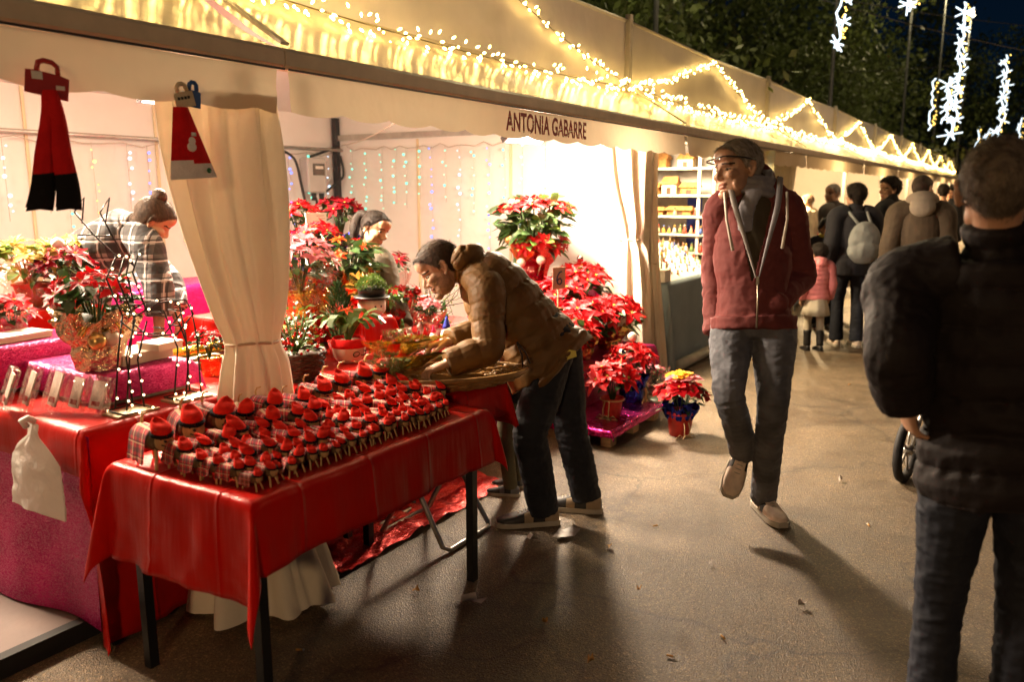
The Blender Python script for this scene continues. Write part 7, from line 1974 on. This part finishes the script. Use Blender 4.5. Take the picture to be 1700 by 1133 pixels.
# --- near man seen from behind, right edge
nb_ = pt(1664, 318, 2.02)
J = stand(nb_[0], nb_[1], R(97), 1.73)
J.update(head=pt(1656, 316, 1.98), hf=A3(-.10, .99, .03), lel=pt(1490, 585, 2.02), lwr=pt(1500, 662, 2.12), wide=.93, lhd=unit(pt(1515, 730, 2.16) - pt(1500, 662, 2.12)), hscale=1.03)
J['lsh'] = J['lsh'] + RT * -.02 - UP * .01
J['lhn'] = RT
for k_ in ('pel', 'lhip', 'rhip', 'lkn', 'rkn', 'lan', 'ran'): J[k_] = J[k_] + A3(.055, 0, 0)
J['chest'] = J['chest'] + A3(.02, 0, 0)
person('man in a black quilted jacket seen from behind at the right edge', J, dict(m=BLACKP, off=.050, hem=.085, puff=.11, quilt=.095, collar=.085, wr=.005, armoff=.040, name='jacket'),
       dict(m=NJEANS, off=.006, hem=.064, knee=1.05, wr=.009), 'tan', 'greydark', None, .006, dict(m=SHOEB), eyes=False, hair_t=.008, hairnoise=.002)

# --- people farther down the street
def hood_geo(c):
    K, s = c['K'], c['s']; mb = MB(); nk = K['neck']; u_ = A3(0, 0, 1); back = -c['J']['f']; l = c['J']['l']
    pts = [nk + (back * math.cos(a * 2.1) * .085 + l * math.sin(a * 2.1) * .10) * s + u_ * (.05 + .03 * math.cos(a * 2)) * s for a in np.linspace(-1, 1, 9)]
    chain(mb, pts, [x * s for x in (.03, .04, .05, .06, .065, .06, .05, .04, .03)], u_, 12, 3)
    mb.ell(nk + back * .11 * s, (.07 * s, .11 * s, .09 * s), Matrix((back, l, u_)).transposed(), 14, 10)
    return mb
def at_px(u, d): 
    p = pt(u, 318, d); return p[0], p[1]
def far_person(u, d, top_v, face, label, **k):
    x, y = at_px(u, d); h = CAM_H - (top_v - 318) / (FPX / d) * 1.0
    J = stand(x, y, R(face), h, walk=k.pop('walk', .1), hscale=1) if False else stand(x, y, R(face), h, walk=k.pop('walk', .1))
    if 'hf' in k: J['hf'] = unit(A3(*k.pop('hf')))
    J.update(k.pop('J', {}))
    return J, k
FWH = unit(FW * A3(1, 1, 0))
J, k = far_person(1385, 10.2, 306, 160, '', hf=-RT * .8 - FWH * .5)
person('grey-haired man in a grey coat looking at the yellow lit tent', J, dict(m=GREYC, off=.035, hem=.15, collar=.06), dict(m=NAVYP, hem=.06), 'light', 'white', None, .009, dict(m=SHOEB))
def scarf_of(m, rr=.078):
    def f(c):
        nk, s = c['nk'], c['s']; mb = MB()
        pts = [nk + A3(math.cos(a) * rr, math.sin(a) * rr, .045) * s for a in np.linspace(0, 2 * math.pi, 13)]
        chain(mb, pts, [.033 * s] * 13, A3(0, 0, 1), 10, 2); me = remesh(mb, .006, 1); wrinkle(me, .005, 25, 3); shade(me); me.materials.append(m); link_mesh('scarf', me, c['t'])
    return f
J, k = far_person(1377, 9.5, 366, -70, '', hf=-FWH); J['hscale'] = 1.25
person('child with a mustard scarf facing the camera behind the girl in pink', J, dict(m=NAVYP, off=.035, hem=.12), dict(m=NJEANS, hem=.06), 'tan', 'dark', hair_long, .007, dict(m=SHOEB), extra=scarf_of(YSCARF, .095), hair_t=.02)
def girl_extra(c):
    s, K, t = c['s'], c['K'], c['t']
    mb = MB(); p = K['pel']
    mb.lathe([(.135 * s, .06), (.155 * s, -.02), (.20 * s, -.12), (.225 * s, -.20), (.215 * s, -.20), (.12 * s, -.05)], 28, p, wob=lambda a, z: .05 * math.sin(a * 9) * (1 if z < -.05 else .2)); mb.build('skirt', CREAM, t)
    for sd in 'lr':
        mb = MB(); chain(mb, [K[sd + 'kn'] * .62 + K[sd + 'an'] * .38, K[sd + 'kn'] * .3 + K[sd + 'an'] * .7, K[sd + 'an']], [.066 * s, .06 * s, .058 * s], c['latp'], 14, 3, cap=.1)
        mb.build('boot_shaft', SHOEB, t)
J, k = far_person(1367, 8.15, 408, 125, '', hf=FWH * .8 - RT * .5); J['hscale'] = 1.28
person('little girl in a pink quilted jacket, cream skirt and black boots', J, dict(m=PINKP, off=.045, hem=.06, puff=.06, quilt=.08, hood=True), dict(m=CREAM, hem=.05, off=.008, wr=.002, name='leggings'), 'tan', 'dark', hair_long, .007, dict(m=SHOEB, sole=SHOEB, wd=1.15), extra=girl_extra, eyes=False, hair_t=.025)
def backpack(c):
    s, K, t = c['s'], c['K'], c['t']; bk = -c['J']['f']; l = c['J']['l']; u = A3(0, 0, 1)
    p = K['chest'] + bk * .20 - u * .06 - l * .05
    mb = MB(); M_ = Matrix((bk, l, u)).transposed()
    mb.ell(p, (.085, .16, .20), M_, 16, 12); mb.ell(p - u * .10, (.10, .165, .13), M_, 16, 12); mb.ell(p + bk * .05 - u * .08, (.06, .11, .09), M_, 14, 10)
    me = remesh(mb, .01, 2); wrinkle(me, .008, 12, 4); shade(me); me.materials.append(BAGM)
    o = link_mesh('backpack_tmp', me); o.name = 'backpack'; o.location = t.location
    tag(o, 'pale grey cloth backpack worn by the woman in the dark coat', 'backpack')
    mb = MB()
    for sg in (-1, 1):
        q = K['neck'] + l * sg * .09 - u * .03
        mb.tube([p + u * .16 + l * sg * .06, q + bk * .08 + u * .02, q + u * .06 - bk * .05, q - bk * .17 - u * .16], .016, 6)
    mb.build('strap', BAGM, o)
J, k = far_person(1422, 8.4, 306, 118, '', hf=FWH * .9 - RT * .4)
person('dark haired woman in a dark coat with a pale grey backpack', J, dict(m=NAVYP, off=.045, hem=.14, collar=.07), dict(m=NJEANS, hem=.075, off=.014), 'light', 'dark', hair_long, .009, dict(m=SHOEW, sole=SOLEW), extra=backpack, eyes=False, hair_t=.026)
J, k = far_person(1480, 8.8, 296, 165, '', hf=-RT * .92 - FWH * .25)
person('dark curly haired man in a black coat shown in profile', J, dict(m=BLACKC, off=.045, hem=.22, collar=.10), dict(m=NAVYP, hem=.065), 'tan', 'dark', None, .008, dict(m=SHOEB), hair_t=.028, hairnoise=.016)
J, k = far_person(1532, 7.4, 291, 100, '', hf=RT * .85 + FWH * .5)
person('nearly bald man in a brown coat with a grey hood, looking right', J, dict(m=BROWNC, off=.045, hem=.15), dict(m=NAVYP, hem=.065), 'tan', 'shaved', None, .008, dict(m=SHOEB), hair_t=.004, hairnoise=.001, stubble=True,
       extra=lambda c: (lambda mb: (lambda me: (shade(me), me.materials.append(HOODG), link_mesh('hood', me, c['t'])))(remesh(mb, .008, 2)))(hood_geo(c)))

J, k = far_person(1566, 12.5, 305, 95, '')
person('far person in a dark coat between the bald man and the near man', J, dict(m=BLACKC, off=.04, hem=.2), dict(m=NAVYP, hem=.06), 'tan', 'dark', None, .012, dict(m=SHOEB), eyes=False)
J, k = far_person(1578, 16.5, 312, -95, '')
person('farthest person in a blue grey coat walking this way', J, dict(m=GREYC, off=.04, hem=.2), dict(m=NAVYP, hem=.06), 'tan', 'dark', None, .012, dict(m=SHOEB), eyes=False)
J, k = far_person(1344, 12.8, 322, 170, '')
person('far person in a cream coat by the yellow lit tent counter', J, dict(m=CREAM, off=.04, hem=.3), dict(m=NAVYP, hem=.06), 'tan', 'brown', None, .012, dict(m=SHOEB), eyes=False)

# --- woman in the plaid shirt bending inside the stall
fb = pt(135, 520, 4.52)
J = stand(fb[0], fb[1], R(25), 1.66, z0=.07)
J.update(pel=pt(128, 512, 4.50), chest=pt(155, 428, 4.42), neck=pt(216, 376, 4.34), head=pt(254, 366, 4.28), hf=unit(RT * .62 - UP * .55 + FW * .45), hu=unit(UP * .85 + RT * .5),
         rsh=pt(242, 408, 4.22), lsh=pt(206, 390, 4.56), rel=pt(264, 482, 4.18), rwr=pt(264, 550, 4.18), lel=pt(282, 470, 4.65), lwr=pt(298, 540, 4.58),
         lats=unit(FW * .9 - RT * .25), hscale=1.05, wide=1.12)
for sd, dd in (('l', .09), ('r', -.09)):
    J[sd + 'hip'] = J['pel'] + unit(FW * A3(1, 1, 0)) * dd
def bun(c):
    hd, hf, hl, hu, hs, t = c['hd'], c['hf'], c['hl'], c['hu'], c['hs'], c['t']
    mb = MB(); p = hd + (hf * -.055 + hu * .125) * hs
    mb.ell(p, (.042, .042, .035), Matrix((hf, hl, hu)).transposed(), 14, 10); mb.ell(p - hu * .03, (.03, .03, .03), None, 12, 8)
    me = remesh(mb, .005, 1); wrinkle(me, .004, 45, 2); shade(me); me.materials.append(HAIR['brown']); link_mesh('hair_bun', me, t)
person('woman in a black and white plaid shirt with a hair bun, bending behind the counter', J, dict(m=PLAIDS, off=.036, hem=.05, wr=.006, collar=.05, sleeve=.62, name='shirt'), dict(m=NAVYP, hem=.06), 'tan', 'brown', hair_long, .006, dict(m=SHOEB), extra=bun, eyes=False, hair_t=.005, hairnoise=.001)

# --- woman with a ponytail behind the flowers
wb = pt(612, 400, 5.45)
J = stand(wb[0], wb[1], R(30), 1.56, z0=.07)
J.update(head=pt(622, 381, 5.28), neck=pt(606, 415, 5.42), hf=unit(RT * .80 - UP * .38 - FW * .42), hu=unit(UP + RT * .35), chest=pt(604, 470, 5.5), hscale=1.10)
J['lsh'] = pt(585, 430, 5.62); J['rsh'] = pt(636, 436, 5.30); J['rel'] = pt(655, 495, 5.2); J['rwr'] = pt(672, 540, 5.0); J['lel'] = pt(592, 500, 5.6); J['lwr'] = pt(640, 540, 5.3)
def tail(c):
    hd, hf, hl, hu, hs, t = c['hd'], c['hf'], c['hl'], c['hu'], c['hs'], c['t']
    W = lambda p: hd + (hf * p[0] + hl * p[1] + hu * p[2]) * hs
    mb = MB(); chain(mb, [W((-.10, 0, .06)), W((-.15, 0, .055)), W((-.165, 0, -.01)), W((-.14, 0, -.09)), W((-.12, 0, -.15))], [.02, .032, .036, .03, .012], hl, 12, 4)
    me = remesh(mb, .005, 1); wrinkle(me, .003, 50, 2); shade(me); me.materials.append(HAIR['dark']); link_mesh('ponytail', me, t)
    mb = MB(); mb.ell(W((-.005, -.088, -.042)), (.009, .004, .012), None, 8, 6); mb.build('earring', ZIPM, t)
person('woman with a dark ponytail looking down behind the orange poinsettia', J, dict(m=OLIVEJ, off=.03, hem=.1, collar=.05, wr=.006), dict(m=NAVYP, hem=.06), 'tan', 'dark', hair_long, .005, dict(m=SHOEB), extra=tail, hair_t=.006, hairnoise=.002)

# --- pushchair ahead of the near man
wl = onz(1497, 812, 0)
t = thing('pushchair', 'dark wheeled pushchair with a pale seat beyond the man in black', 'pushchair', (wl[0] + .25, wl[1] + .1, 0), R(80))
TYRE = BLACKRUB
for i, (x, y, r) in enumerate(((-.0, .26, .165), (-.0, -.26, .165), (.62, .0, .12))):
    mb = MB(); mb.tube([(x + math.cos(a) * r, y, r + .02 + math.sin(a) * r) for a in np.linspace(0, 2 * math.pi, 25)], .026, 8); wo_ = mb.build('wheel', TYRE, t)
    mb = MB()
    for a in np.linspace(0, 2 * math.pi, 6)[:-1]: mb.tube([(x, y, r + .02), (x + math.cos(a) * r, y, r + .02 + math.sin(a) * r)], .008, 5)
    mb.tube([(x, y - .03, r + .02), (x, y + .03, r + .02)], .03, 8); mb.build('spokes', ALU, wo_)
mb = MB()
for sg in (-1, 1):
    mb.tube([(.62, sg * .03, .14), (.1, sg * .22, .52), (-.32, sg * .24, 1.02)], .013, 7); mb.tube([(0, sg * .24, .18), (.18, sg * .22, .5)], .013, 7)
mb.tube([(-.32, -.24, 1.02), (-.36, 0, 1.05), (-.32, .24, 1.02)], .018, 8); mb.tube([(0, -.26, .185), (0, .26, .185)], .012, 7)
mb.build('frame', ALU, t)
mb = MB()
chain(mb, [(.42, 0, .34), (.18, 0, .42), (-.02, 0, .50), (-.14, 0, .80)], [(.20, .05), (.20, .06), (.20, .07), (.17, .04)], A3(0, 1, 0), 14, 4)
me = remesh(mb, .015, 2); wrinkle(me, .008, 12, 2); shade(me); me.materials.append(HOODG); link_mesh('seat', me, t)
mb = MB(); mb.grid(lambda u, v: (-.16 + .30 * math.sin(v * 1.6), -.22 + .44 * u, .78 + .22 * math.cos(v * 1.4) + .04 * math.sin(math.pi * u)), 10, 8); mb.build('canopy', BLACKC, t)
